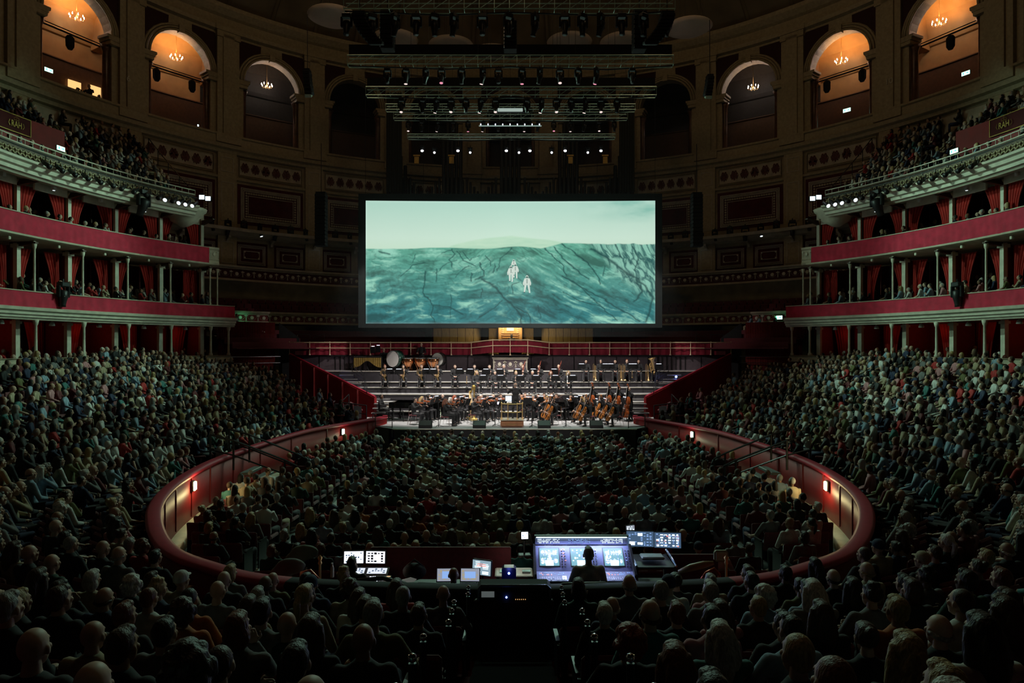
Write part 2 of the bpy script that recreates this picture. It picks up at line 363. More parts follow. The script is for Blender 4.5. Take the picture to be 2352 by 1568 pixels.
# ledge carrying the moving lights
band('lighting_ledge', [(RW, 12.75), (RW - .5, 12.85), (RW - .8, 13.0), (RW - 1.15, 13.05), (RW - 1.2, 13.25), (RW - 1.0, 13.3), (RW, 13.3)], -57, 57, CREAM, wr, 60)
def rect_frame(m, R, ac, wd, z0, z1, t, dp, mi=0, n=6):       # rectangular moulding on the curved wall
    ha = math.degrees(wd / 2 / R); ta = math.degrees(t / R)
    for (a0, a1, za, zb) in ((ac - ha, ac + ha, z1 - t, z1), (ac - ha, ac + ha, z0, z0 + t), (ac - ha, ac - ha + ta, z0, z1), (ac + ha - ta, ac + ha, z0, z1)):
        m.arc([(R, za), (R - dp, za), (R - dp, zb), (R, zb)], a0, a1, n if a1 - a0 > ta * 1.5 else 1, True, mi)
def leaf_motif(w, h, seed):                                    # scrolling acanthus leaf, flat relief in XZ
    r = random.Random(seed); m = MB()
    for sx in (-1, 1):
        pts = [(sx * w * .44 * t_ ** .8 , 0, h * (.1 + .32 * sin(t_ * 5.2))) for t_ in [i / 8 for i in range(9)]]
        m.path(pts, [.05 * (1 - i / 12) for i in range(9)], 5)
        for k in range(5):
            a = sx * (.25 + k * .62) + r.uniform(-.15, .15); L = h * .3; bx = sx * w * .03 * k
            M = Matrix.Translation((bx, 0, h * .05 * (1 if k % 2 else -1))) @ Matrix.Rotation(a, 4, 'Y')
            m.prism([(0, 0), (.07, L * .35), (.03, L), (-.02, L), (-.06, L * .4)], .05, M)
        sp = [(sx * (w * .28 + h * .15 * (1 - i / 10) * cos(i * .8)), 0, h * .02 + h * .15 * (1 - i / 10) * sin(i * .8)) for i in range(9)]
        m.path(sp, .022, 5)
    m.ell((0, 0, 0), (.09, .05, .14), 8, 5); m.prism([(-.04, .05), (.04, .05), (.07, h * .22), (0, h * .36), (-.07, h * .22)], .05)
    m.prism([(-.04, -.05), (.04, -.05), (.07, -h * .3), (0, -h * .42), (-.07, -h * .3)], .05)
    return m.mesh('frieze_leaf', mat('maroon_leaf_relief', (.12, .03, .02), .6))
LEAF = [leaf_motif(.6, .86, i) for i in range(2)]
DENT = MB(); DENT.bbox((0, 0, 0), (.14, .06, .17), bv=.02); DENTM = DENT.mesh('bead', CREAM)
for k in (-6, -5, -4, -3, -2, -1, 1, 2, 3, 4, 5, 6):
    ac = k * BAY
    if abs(k) >= 5:                            # behind the circle crowd, mostly hidden
        m = MB(); m.arc([(RW - .02, 17.1), (RW - .05, 17.1), (RW - .05, 18.3), (RW - .02, 18.3)], ac - 4.7, ac + 4.7, 8, True); m.build('frieze_panel', CREAM, wr); continue
    # leaf frieze
    m = MB(); m.arc([(RW + .02, 17.15), (RW - .04, 17.15), (RW - .04, 18.28), (RW + .02, 18.28)], ac - 4.55, ac + 4.55, 10, True); fp = m.build('frieze_panel', CREAM, wr)
    m = MB()
    for d_ in (0, .09): rect_frame(m, RW, ac, 9.4 * RW * pi / 180 - 2 * d_ * 0, 17.08 + d_, 18.36 - d_, .035, .1)
    m.build('moulding', BUFF, fp)
    for j in range(6):
        a = ac - 3.85 + j * 1.54; l = ob('leaf_relief', LEAF[j % 2], fp, pol(RW - .06, a, 17.7), (0, 0, -radians(a)))
    if abs(k) == 1: continue
    # large panel
    m = MB(); m.arc([(RW + .02, 13.75), (RW - .03, 13.75), (RW - .03, 16.55), (RW + .02, 16.55)], ac - 4.9, ac + 4.9, 10, True); lp = m.build('wall_panel', MAROON, wr)
    m = MB()
    for d_ in (.18, .27, .36): rect_frame(m, RW, ac, 9.6 * RW * pi / 180 - 2 * d_, 13.8 + d_, 16.5 - d_, .045, .09)
    rect_frame(m, RW, ac, 9.6 * RW * pi / 180 - 1.36, 13.8 + .68, 16.5 - .68, .03, .06)
    m.build('panel_frame', PALE, lp)
    W2 = 9.6 * RW * pi / 180 / 2 - .56; m = MB()
    nx = 20
    for j in range(nx + 1):
        a = ac + math.degrees((-W2 + 2 * W2 * j / nx) / RW)
        for z in (13.8 + .53, 16.5 - .53): p = pol(RW - .06, a, z); m.bbox(p, (.15, .07, .13), -radians(a), bv=.02)
    for j in range(1, 9):
        z = 14.33 + 1.64 * j / 9
        for sx in (-1, 1): a = ac + sx * math.degrees(W2 / RW); m.bbox(pol(RW - .06, a, z), (.13, .07, .13), -radians(a), bv=.02)
    tag(m.build('bead_border', CREAM, lp), kind='stuff')
    # two small panels under the ledge
    for sx in (-1, 1):
        a2 = ac + sx * 2.85
        m = MB(); m.arc([(RW + .02, 10.75), (RW - .03, 10.75), (RW - .03, 12.5), (RW + .02, 12.5)], a2 - 2.35, a2 + 2.35, 5, True); sp = m.build('small_wall_panel', MAROON, wr)
        m = MB()
        for d_ in (.14, .22, .3, .55): rect_frame(m, RW, a2, 4.6 * RW * pi / 180 - 2 * d_, 10.8 + d_, 12.45 - d_, .03, .08, n=3)
        m.build('panel_frame', PALE, sp)
        m = MB()
        for qx in (-1, 1):
            for z in (11.42, 11.83):
                p = pol(RW - .07, a2 + qx * math.degrees(.5 / RW), z); m.ell(p, (.07, .04, .07), 6, 4)
        m.build('corner_rosette', PALE, sp)
# pilasters between the bays
for k in range(-7, 8):
    ac = (k + .5) * BAY
    if abs(ac) > 95 or abs(ac) < 5: continue
    R = RW
    m = MB(); m.arc([(R, 10.6), (R - .22, 10.6), (R - .22, 18.6), (R, 18.6)], ac - 1.35, ac + 1.35, 2, True); pl = m.build('pilaster', BUFF, wr)
    m = MB(); rect_frame(m, R - .22, ac, .85, 13.8, 16.5, .05, .03, n=1); rect_frame(m, R - .22, ac, .85, 17.2, 18.2, .05, .03, n=1); rect_frame(m, R - .22, ac, .85, 10.9, 12.4, .05, .03, n=1)
    m.build('raised_strip', CREAM, pl)
    for b_ in (ac, ac + BAY / 2):
        m = MB(); p = pol(R - .6, b_, 12.6); m.prism([(0, -.28), (.12, -.28), (.2, -.1), (.55, .05), (.55, .18), (0, .18)], .16, Matrix.Translation(pol(R - .1, b_, 12.6)) @ Matrix.Rotation(-radians(b_) - pi / 2, 4, 'Z')); m.build('bracket', CREAM, wr)
# ---- gallery arcade
ga = struct('wall_gallery', 'arcade of round arches along the gallery')
ZF, ZS, ZT = 19.1, 23.75, 28.4; AR = 2.0; Rg = RW
def wp(x, z, R=Rg, ac=0): return pol(R, ac + math.degrees(x / Rg), z)
HB = BAY / 2 * Rg * pi / 180
for k in range(-6, 7):
    ac = k * BAY
    m = MB(); N = 16; R0, R1 = Rg - .15, Rg + .6
    outer = []; inner = []
    for i in range(N + 1):
        t_ = pi - pi * i / N; inner.append((AR * cos(t_), ZS + AR * sin(t_))); outer.append((HB * (-1 + 2 * i / N), ZT))
    inn = [(-AR, ZF)] + inner + [(AR, ZF)]; out = [(-HB, ZF)] + outer + [(HB, ZF)]
    vs = []; fs = []
    for (x, z), (X, Z) in zip(inn, out): vs += [wp(x, z, R0, ac), wp(X, Z, R0, ac), wp(x, z, R1, ac)]
    for i in range(len(inn) - 1): a = i * 3; b = a + 3; fs += [(a, a + 1, b + 1, b), (a, b, b + 2, a + 2)]
    m.add(vs, fs); m.build('arch_wall', BUFF, ga)
    # spandrel fields in maroon
    for sx in (-1, 1):
        m = MB(); po = [(sx * 2.35, ZS + .35)] + [(sx * 2.45 * cos(t_), ZS + 2.45 * sin(t_)) for t_ in [.2, .5, .8, 1.05, 1.25]] + [(sx * .75, 26.55), (sx * 2.25, 26.55), (sx * 2.45, 26.35)]
        m.add([wp(x, z, R0 - .03, ac) for x, z in po], [tuple(range(len(po)))]); m.build('spandrel', mat('dark_spandrel_paint', (.045, .012, .01), .9), ga)
    # archivolt mouldings
    m = MB()
    for r_, d_ in ((AR + .02, .14), (AR + .2, .1), (AR + .36, .06)):
        pts = [wp(r_ * cos(pi - pi * i / N), ZS + r_ * sin(pi - pi * i / N), R0 - d_, ac) for i in range(N + 1)]; m.path(pts, .075, 6)
    m.build('archivolt', BUFF, ga, True)
    # impost capitals and the little columns in the jambs
    for sx in (-1, 1):
        m = MB(); xx = sx * (AR + .1)
        for z, ww, hh in ((ZS - .06, 1.05, .16), (ZS - .22, .85, .16), (ZS - .42, .7, .2)): m.box(wp(xx, z, Rg + .1, ac), (ww, .95, hh), -radians(ac))
        m.build('impost', BUFF, ga)
        m = MB(); m.lathe([(.3, ZF), (.3, ZF + .3), (.21, ZF + .4), (.19, ZS - .9), (.24, ZS - .75), (.33, ZS - .52)], wp(sx * (AR - .12), 0, Rg + .25, ac), 12); m.build('jamb_column', MARBLE, ga, True)
    m = MB(); m.box(wp(0, ZS + AR + .12, R0 - .12, ac), (.36, .3, .5), -radians(ac)); m.build('keystone', BUFF, ga)
    # pilaster strips of the arcade
    a2 = ac + BAY / 2
    m = MB()
    for ww, dp, z0, z1 in ((1.5, .3, ZF, 27.0), (.75, .42, ZF + .6, 26.5), (1.7, .45, ZF, ZF + .5), (1.6, .42, 26.3, 26.7), (1.8, .5, 26.7, 27.05)): m.box(pol(Rg - .1 - dp / 2, a2, (z0 + z1) / 2), (ww, dp, z1 - z0), -radians(a2))
    m.build('arcade_pilaster', BUFF, ga)
band('entablature', [(Rg - .1, 26.7), (Rg - .5, 26.75), (Rg - .55, 27.0), (Rg - .3, 27.05), (Rg - .3, 27.7), (Rg - .55, 27.8), (Rg - .9, 28.1), (Rg - .95, 28.35), (Rg, 28.45)], -85, 85, BUFF, ga, 80)
# gallery corridor behind the arches
gl = struct('wall_corridor', 'corridor behind the gallery arches')
OCH = mat('ochre_corridor_wall', (.42, .25, .1), .75, var=.2, scale=1.2)
band('corridor_floor', [(RW - .2, 19.1), (31.6, 19.1)], -85, 85, CARPET, gl, 60)
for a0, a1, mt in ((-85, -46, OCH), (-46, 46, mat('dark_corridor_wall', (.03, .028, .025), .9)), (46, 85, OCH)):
    band('corridor_lower_wall', [(31.58, 19.1), (31.58, 22.9), (31.5, 22.95), (31.6, 23.05)], a0, a1, mat('shaded_corridor_wall', (.1, .06, .035), .9), gl, 30)  # darker colour stands in for the chandelier light falling off downwards
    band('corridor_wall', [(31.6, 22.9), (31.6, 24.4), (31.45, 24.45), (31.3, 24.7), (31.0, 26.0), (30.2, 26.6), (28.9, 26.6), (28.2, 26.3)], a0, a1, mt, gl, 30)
for k in range(-6, 7):
    if abs(k) in (0, 1): continue
    a = k * BAY + BAY / 2 * (1 if k > 0 else -1)
    m = MB(); m.arc([(28.2, 24.2), (31.5, 24.2), (31.5, 26.6), (28.2, 26.6)], a - .6, a + .6, 2, True); m.build('corridor_beam', OCH, gl)
# ---- the dome
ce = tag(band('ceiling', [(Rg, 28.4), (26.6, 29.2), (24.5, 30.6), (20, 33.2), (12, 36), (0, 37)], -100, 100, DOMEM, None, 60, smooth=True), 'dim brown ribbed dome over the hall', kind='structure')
m = MB()
for k in range(-14, 15):
    a = k * BAY / 2; m.path([pol(R, a, z - .12) for R, z in ((27.2, 28.7), (26.6, 29.2), (24.5, 30.6), (20, 33.2), (12, 36))], .14, 4)
m.build('dome_rib', DOMEM, ce)
# ---- chandeliers and corridor lights
ch_px = [(176, 42, -65), (405, 135, -52), (613, 199, -39), (1730, 203, 39), (1932, 143, 52), (2157, 55, 65)]
chm = None
for i, (px, py, a) in enumerate(ch_px):
    R = 29.6; t_ = (px - EX) / F; A = t_ * t_ + 1; d = (2 * YC + sqrt(4 * YC * YC - 4 * A * (YC * YC - R * R))) / (2 * A)
    p = at(px, py, d)
    lab = 'small brass chandelier with candle bulbs, %s lit arch from screen, %s side' % (nth((abs(a) - 26) // 13), SIDE[-1 if a < 0 else 1])
    if chm is None:
        o = chm = thing('chandelier', lab, 'chandelier', p, 0, 'chandeliers in the gallery arches'); o.scale = (.85,) * 3
        m = MB(); m.lathe([(.02, .5), (.03, .2), (.07, .12), (.03, 0), (.05, -.1), (0, -.16)], n=8); m.tube((0, 0, .4), (0, 0, 1.9), .012, n=5); m.build('stem', BRASS, o, True)
        m = MB(); m2 = MB()
        for j in range(8):
            q = Vector((cos(j * pi / 4), sin(j * pi / 4), 0)); m.path([(0, 0, .02), q * .2 + Vector((0, 0, -.1)), q * .4 + Vector((0, 0, -.06)), q * .45 + Vector((0, 0, .06))], .014, 5); m.lathe([(.05, .05), (.03, .08)], q * .45, 6)
            m2.lathe([(.012, .08), (.03, .12), (.024, .17), (0, .24)], q * .45, 6)
        m.build('arms', BRASS, o); m2.build('candle_bulbs', GBULB, o)
    else: o = dup(chm, p, i * .3, lab)
    pw = {65: 1, 52: 1, 39: .12}[abs(a)]
    lamp('SPOT', 'chandelier_light', (p[0], p[1], p[2] + .05), 330 * pw, (1, .45, .12), .2, spot=165, blend=.6, target=(p[0], p[1], p[2] + 5))
    lamp('POINT', 'chandelier_light', (p[0], p[1], p[2] - .25), 3.5 * pw, (1, .42, .12), .2)
# bar and loudspeakers hung across the lit arches
for a in (-65, -52, 52, 65):
    s = 1 if a > 0 else -1
    o = thing('speaker_bar', 'black bar with hanging loudspeakers across the arch %s on the %s' % ('nearer the camera' if abs(a) == 65 else 'nearer the screen', SIDE[s]), 'speaker', pol(Rg + .5, a, 23.2), -radians(a))
    m = MB(); m.tube((-1.9, 0, 0), (1.9, 0, 0), .05); m.tube((-1.9, 0, .16), (1.9, 0, .16), .03); m.build('bar', BLACKM, o)
    for x in ((0,) if abs(a) == 65 else (-1.2, 1.1)):
        m = MB(); m.lathe([(.12, -.9), (.24, -.7), (.25, -.25), (.15, -.1)], (x, 0, 0), 8, sy=.8); m.tube((x, 0, -.1), (x, 0, 0), .03); m.build('loudspeaker', BLACKM, o)
# exit signs
def exit_sign(p, a, where, big=1.):
    o = thing('exit_sign', 'lit green exit sign ' + where, 'sign', p, -radians(a) + (0 if big < 2 else 0)); o.scale = (big,) * 3
    m = MB(); m.bbox((0, .05, 0), (.5, .07, .26)); m.build('sign_box', BLACK, o)
    m = MB(); m.box((0, 0, 0), (.46, .02, .22)); m.build('face', GMINT, o)
    m = MB(); m.ell((-.12, -.02, .06), .022, 6, 4)
    m.prism([(-.15, -.07), (-.12, -.02), (-.1, -.07), (-.07, -.07), (-.1, .02), (-.06, .03), (-.1, .05), (-.17, .02)], .01, Matrix.Translation((0, -.02, 0)))
    m.prism([(.02, -.02), (.1, -.02), (.1, -.06), (.18, 0), (.1, .06), (.1, .02), (.02, .02)], .01, Matrix.Translation((0, -.02, 0)))
    m.build('running_figure_and_arrow', GGREEN, o); return o
def on_wall(px, py, R):
    t_ = (px - EX) / F; A = t_ * t_ + 1; d = (2 * YC + sqrt(4 * YC * YC - 4 * A * (YC * YC - R * R))) / (2 * A); return at(px, py, d)
for px, py, R, wh, b in ((112, 161, 30.5, 'high in the top left gallery arch', 1), (1945, 253, 31.2, 'in the second lit gallery arch on the right', 1.1), (2218, 168, 30.5, 'high in the top right gallery arch', 1.), (561, 730, 24.9, 'over the red curtained opening on the left', 1.05), (1788, 729, 24.45, 'over the red curtained opening on the right', 1.1), (140, 341, 20.9, 'above the left circle front', .9), (2191, 347, 20.9, 'above the right circle front', .9)):
    p = on_wall(px, py, R); exit_sign(p, ang(px, R), wh, b)
    if R < 30: lamp('POINT', 'sign_light', p + Vector((0, -.3, 0)) - Vector((p[0], p[1] - YC, 0)).normalized() * .3, 1.5, (.2, 1, .5), .1)
# small lights and people standing in the arches
m = MB(); p = on_wall(208, 216, 31.4); a = ang(208, 31.4)
for dx, hh in ((-.95, .9), (.25, 1.1)): m.box(p + Vector((dx * cos(radians(a)), -dx * sin(radians(a)), .05)), (.75, .05, hh), -radians(a))
o = m.build('lit_doorway', GAMB); tag(o, 'amber lit doorway behind figures in the top left arch', 'doorway')
for px, py, R, col_, lb in ((415, 289, 31.2, GRED, 'tiny red light low in the second arch from left'), (455, 288, 31.2, GSCR, 'tiny white light low in the second arch from left'), (1911, 299, 31.2, GRED, 'tiny red light low in the arch left of the right exit sign'), (683, 340, 28.2, GWARM, 'warm lamp at the foot of the dark arch left of the screen'), (1666, 346, 28.2, GWARM, 'warm lamp at the foot of the dark arch right of the screen'), (154, 207, 30, GMINT, 'small green panel beside the amber doorway')):
    q = on_wall(px, py, R); o = thing('indicator_lamp', lb, 'light', q, -radians(ang(px, R)))
    m = MB(); m.bbox((0, .05, 0), (.16, .06, .2)); m.build('lamp_body', BLACK, o); m = MB(); m.bbox((0, 0, 0), (.1, .05, .14), bv=.01); m.build('lens', col_, o)
# bay numbers on the pilasters
for px, py, n_ in ((295, 181, '6'), (2042, 187, '10')):
    q = on_wall(px, py, RW - .55); a = ang(px, RW - .55); me = text_mesh(n_, .5, .015); me.materials.append(PALE)
    o = ob('bay_number', me, None, q, face_centre(a)); tag(o, 'pale number on the %s gallery pilaster' % ('left' if px < EX else 'right'), 'number')
# ---- swag friezes that run round behind the stage
SW = MB(); SW.lathe([(0, .06), (.08, .06), (.12, .04), (.13, 0)], (0, 0, 0), 12, R=Matrix.Rotation(pi / 2, 3, 'X'))
for j in range(11):
    t_ = j / 10; x = -.36 + .72 * t_; SW.ell((x, -.03, .12 - .3 * (1 - (2 * t_ - 1) ** 2)), .021, 6, 4)
for sx in (-.375, .375):
    for ax in (-.6, 0, .6): SW.prism([(-.015, 0), (.015, 0), (.03, .09), (0, .14), (-.03, .09)], .05, Matrix.Translation((sx, -.03, .08)) @ Matrix.Rotation(ax * 1.6, 4, 'Y'))
    SW.tube((sx, -.03, .08), (sx, -.03, -.16), .012, .02, 5); SW.ell((sx, -.03, -.19), .026, 6, 4)
SWM = SW.mesh('swag', PALE)
def frieze(R, z0, z1, a0, a1, par, m_field, step, nm='frieze'):
    m = MB(); m.arc([(R + .4, z0), (R, z0), (R, z1), (R + .4, z1)], a0, a1, 24, True); fz = m.build(nm, m_field, par)
    m = MB(); m.arc([(R, z1 - .2), (R - .06, z1 - .2), (R - .1, z1 - .12), (R - .2, z1 - .08), (R - .22, z1 + .04), (R + .3, z1 + .08)], a0, a1, 24); m.arc([(R, z0 + .12), (R - .06, z0 + .12), (R - .08, z0 + .03), (R - .12, z0 - .02), (R + .1, z0 - .04)], a0, a1, 24); m.build('moulding', CREAM, fz)
    n = max(1, round(abs(a1 - a0) * pi / 180 * R / step)); zc = (z0 + z1) / 2 - .02
    for j in range(n):
        a = a0 + (a1 - a0) * (j + .5) / n; o = ob('swag', SWM, fz, pol(R - .02, a, zc), (0, 0, -radians(a)))
    return fz
for s in (-1, 1):
    frieze(26.5, 9.65, 10.62, s * 10, s * 56, wr, MAROON, .79)
    frieze(24.8, 6.72, 7.45, s * 10, s * 52.5, wr, DARKRED, .8)
    # terraces of empty seats behind the friezes
    for j in range(5):
        R = 25.1 + j * .5; band('terrace', [(R - .1, 6.6 + j * .35), (R + .4, 6.6 + j * .35), (R + .4, 6.95 + j * .35)], s * 12, s * 53, CARPET, wr, 20)
# ================================================================ BOX TIERS AND THE CIRCLE
RB = 21.2
TH = [abs(ang(px, RB + .1)) for px in (524, 483, 392, 294, 191, 80)]
st_ = TH[-1] - TH[-2]; TH += [TH[-1] + st_ * 1.02, TH[-1] + 2.05 * st_, TH[-1] + 3.1 * st_]
AG, AS, ACI, AEND = abs(ang(530, RB)), abs(ang(478, RB)), abs(ang(442, 20.8)), TH[-1]
BAYS = TH[1:]
def cloth_front(s, a0, a1, R, z0, z1, name, par, seed):
    r = random.Random(seed); n = 260; m = MB(); vs = []; fs = []; K = 5; ph = [r.uniform(0, 6) for _ in range(6)]
    pins = [r.random() for _ in range(14)]
    for i in range(n + 1):
        u = i / n; a = a0 + (a1 - a0) * u
        w_ = .02 * sin(u * 60 + ph[0]) + .014 * sin(u * 143 + ph[1]) + .01 * sin(u * 311 + ph[2])
        pk = sum(math.exp(-((u - p) / .006) ** 2) for p in pins) * .015
        for j in range(K + 1):
            v = j / K; zz = z1 + (z0 - z1) * v
            if j == K: zz += .025 * sin(u * 23 + ph[3]) * .6
            vs.append(pol(R - .115 - w_ * v - pk * v, s * a, zz))
    for i in range(n):
        for j in range(K): b = i * (K + 1) + j; fs.append((b, b + 1, b + K + 2, b + K + 1))
    m.add(vs, fs); return m.build(name, DRAPE, par, True)
def curtain_mesh(w, h, tie, folds=7, side=1, seed=0):         # hung curtain, drawn to one side towards the foot; hangs down from z=0
    n = folds * 6; K = 10; vs = []; fs = []
    for j in range(K + 1):
        v = j / K; ww = w * (1 - tie * sin(min(v, .8) / .8 * pi / 2) + tie * .25 * max(0, v - .8) * 5)
        for i in range(n + 1):
            u = i / n; vs.append((side * (-w / 2 + ww * u), .05 * sin(u * folds * 2 * pi + seed) * (1 - .3 * v), -h * v))
    for j in range(K):
        for i in range(n): b = j * (n + 1) + i; fs.append((b, b + 1, b + n + 2, b + n + 1))
    m = MB(); m.add(vs, fs); me = m.mesh('curtain_cloth', CURT); me.polygons.foreach_set('use_smooth', [True] * len(me.polygons)); return me
CU = {}
def curtain(p, rz, w, h, tie, side, label, group):
    k = (w, h, tie, side)
    if k not in CU: CU[k] = curtain_mesh(w, h, tie, max(4, int(w * 6)), side)
    o = ob('box_curtain', CU[k], None, p, (0, 0, rz)); return tag(o, label, 'curtain', group)
CORN = MB(); 
boxlampm = None
for s in (-1, 1):
    sd = SIDE[s]; A = lambda x: s * x
    def bd(name, prof, a0, a1, mt, par, n=40, closed=False, smooth=False): return band(name, prof, s * a0, s * a1, mt, par, n, closed, smooth)
    # ---------- loggia boxes at stalls level
    lo = struct('balcony_loggia', '%s loggia boxes behind slim columns' % sd)
    bd('box_floor', [(RB - .1, 0), (RB - .1, 3.5), (RB + 3.2, 3.5)], AG, AEND, CARPET, lo)
    bd('box_rear_wall', [(RB + 2.9, 3.5), (RB + 2.9, 6.4)], AG, AEND, mat('box_wall_red', (.34, .016, .014), .75), lo)
    bd('ceiling', [(RB, 6.32), (RB + 3, 6.32)], AG, AEND, MAROON, lo)
    bd('front_rail', [(RB, 4.2), (RB - .1, 4.25), (RB - .1, 4.4), (RB - .06, 4.45), (RB - .06, 4.55), (RB - .12, 4.6), (RB + .1, 4.62), (RB + .1, 4.2)], AG, AEND, CREAM, lo, 40, True)
    for i, a in enumerate(TH):
        m = MB(); m.lathe([(.11, 4.6), (.11, 4.7), (.065, 4.78), (.055, 6.05), (.09, 6.12), (.12, 6.3)], pol(RB + .05, A(a)), 10); m.build('column', PALE, lo, True)
        if i < 1: continue
        m = MB(); m.box(pol(RB + 1.05, A(a), 4.95), (.22, .2, 2.75), -radians(A(a))); m.box(pol(RB + 1.05, A(a), 6.2), (.32, .3, .12), -radians(A(a))); m.build('box_post', PALE, lo)
        m = MB(); m.box(pol(RB + 1.95, A(a), 4.9), (.08, 1.8, 2.8), -radians(A(a))); m.build('partition', mat('box_wall_red', (1, 1, 1)), lo)
    # cornice and grand tier
    gt = struct('balcony_grand_tier', '%s grand tier with crimson draped front' % sd)
    bd('cornice', [(RB + .3, 6.3), (RB - .02, 6.3), (RB - .05, 6.38), (RB - .12, 6.4), (RB - .12, 6.5), (RB - .22, 6.53), (RB - .22, 6.64), (RB - .34, 6.7), (RB - .36, 6.82), (RB - .1, 6.86)], AG - .6, AEND, PALE, gt, 60)
    m = MB()
    for i in range(150):
        a = A(AG + (AEND - AG) * i / 150); m.box(pol(RB - .17, a, 6.6), (.06, .1, .05), -radians(a))
    tag(m.build('dentil_row', PALE, gt), kind='stuff')
    bd('box_floor', [(RB - .1, 6.84), (RB + 2.9, 6.84)], AG - .5, AEND, CARPET, gt)
    bd('parapet', [(RB - .04, 6.84), (RB - .04, 7.5), (RB - .15, 7.52), (RB - .15, 7.56), (RB + .1, 7.56), (RB + .1, 6.84)], AG - .5, AEND, CREAM, gt, 50, True)
    cloth_front(s, AG - .5, AEND, RB, 6.84, 7.53, 'front_drape', gt, 5 + s)
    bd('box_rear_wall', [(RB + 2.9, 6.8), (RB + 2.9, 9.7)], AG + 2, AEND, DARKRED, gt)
    for i, a in enumerate(BAYS):
        a2 = a + .9
        for da, rr in ((0, .12),) + (((-1.2, .12),) if i == 0 else ()):
            m = MB(); m.lathe([(.09, 7.4), (.05, 7.5), (.045, 9.45), (.08, 9.52), (.1, 9.7)], pol(RB + rr, A(a + da), 0), 8); m.build('column', PALE, gt, True)
        m = MB(); m.box(pol(RB + 1.0, A(a), 8.3), (.2, .2, 2.9), -radians(A(a))); m.box(pol(RB + 1.0, A(a), 9.6), (.34, .34, .16), -radians(A(a))); m.build('box_post', PALE, gt)
        m = MB(); m.box(pol(RB + 1.95, A(a), 8.2), (.07, 1.7, 2.9), -radians(A(a))); m.build('partition', DARKRED, gt)
    # second tier
    s2 = struct('balcony_second_tier', '%s second tier with crimson draped front' % sd)
    bd('soffit', [(RB + 3, 9.78), (RB + .4, 9.78), (RB + .1, 9.84), (RB - .05, 9.86), (RB - .14, 9.9), (RB - .14, 9.98), (RB, 10.0)], AS - .9, AEND, CREAM, s2, 50)
    bd('box_floor', [(RB - .1, 10.0), (RB + 2.9, 10.02)], AS - .9, AEND, CARPET, s2)
    bd('parapet', [(RB - .04, 9.96), (RB - .04, 10.84), (RB - .15, 10.86), (RB - .15, 10.9), (RB + .1, 10.9), (RB + .1, 9.96)], AS, AEND, CREAM, s2, 50, True)
    cloth_front(s, AS, AEND, RB, 9.98, 10.87, 'front_drape', s2, 15 + s)
    bd('ornamental_end', [(RB - .06, 9.9), (RB - .12, 9.98), (RB - .06, 10.1), (RB - .06, 10.15), (RB - .1, 10.2), (RB - .04, 10.25), (RB - .04, 10.75), (RB - .1, 10.8), (RB - .1, 10.92), (RB + .3, 10.92), (RB + .5, 9.9)], AS - 1.7, AS, CREAM, s2, 6, True)
    ob('end_swag', SWM, s2, pol(RB - .07, A(AS - .85), 10.52), (0, 0, -radians(A(AS - .85)))).scale = (.6, .6, .9)
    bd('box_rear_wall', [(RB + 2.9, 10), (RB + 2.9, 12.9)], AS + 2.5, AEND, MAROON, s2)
    k = 0
    for a in BAYS:
        for da in (0, st_ / 2):
            for R_, zz in ((RB + .15, 9.74),) + (((RB + .95, 9.68),) if da == 0 else ()):
                m = MB(); m.bbox(pol(R_, A(a + da), zz), (.12, .14, .14), -radians(A(a + da))); m.build('beam_end', PALE, s2)
        m = MB(); m.prism([(0, 0), (1.3, 0), (1.3, -.07), (.9, -.12), (.3, -.2), (0, -.25)], .16, Matrix.Translation(pol(RB + 1.3, A(a), 9.76)) @ Matrix.Rotation(-radians(A(a)) - pi / 2, 4, 'Z')); m.build('bracket', DWOOD, s2)
        m = MB(); m.box(pol(RB + 1.0, A(a), 11.5), (.17, .17, 2.9), -radians(A(a))); m.lathe([(.09, 12.35), (.2, 12.5), (.22, 12.56), (.1, 12.6)], pol(RB + 1.0, A(a)), 8); m.build('box_post', PALE, s2)
        m = MB(); m.box(pol(RB + 1.95, A(a), 11.4), (.07, 1.7, 2.9), -radians(A(a))); m.build('partition', MAROON, s2)
    # the circle: cornice, front, rail
    RC = 20.8
    ci = struct('balcony_circle', '%s circle with pale moulded front and lighting bar' % sd)
    bd('soffit_cornice', [(RC + 3.2, 12.62), (RC + .7, 12.6), (RC + .45, 12.45), (RC + .1, 12.42), (RC + .02, 12.5), (RC - .12, 12.52), (RC - .14, 12.66), (RC - .3, 12.7), (RC - .34, 12.85), (RC - .5, 12.9), (RC - .52, 13.0), (RC - .2, 13.04)], ACI - .3, AEND, PALE, ci, 60)
    bd('front', [(RC - .2, 13.03), (RC - .22, 13.5), (RC - .3, 13.53), (RC - .3, 13.58), (RC - .05, 13.6), (RC - .05, 13.0)], ACI, AEND, mat('brown_circle_front', (.1, .06, .035), .6), ci, 50)
    m = MB()
    for i in range(60):
        a = A(ACI + (AEND - ACI) * (i + .5) / 60); m.prism([(-.14, -.15), (0, -.05), (.14, -.15), (.08, 0), (.14, .15), (0, .06), (-.14, .15), (-.08, 0)], .05, Matrix.Translation(pol(RC - .24, a, 13.27)) @ Matrix.Rotation(-radians(a), 4, 'Z'))
    tag(m.build('front_ornament', mat('dull_gilt', (.3, .24, .12), .6), ci), kind='stuff')
    # rounded end console
    ea = ACI - .2; m = MB(); m.lathe([(.2, 11.95), (.45, 12.1), (.75, 12.25), (.8, 12.42), (1.0, 12.5), (1.05, 12.7), (1.2, 12.8), (1.25, 12.95), (.8, 13.05), (.8, 13.1)], pol(RC + .9, A(ea), 0), 20, sy=.8); m.build('end_console', PALE, ci, True)
    m = MB()
    for z in (13.85, 13.62): m.path([pol(RC - .25, A(ACI + (AEND - ACI) * i / 40), z) for i in range(41)], .028, 5)
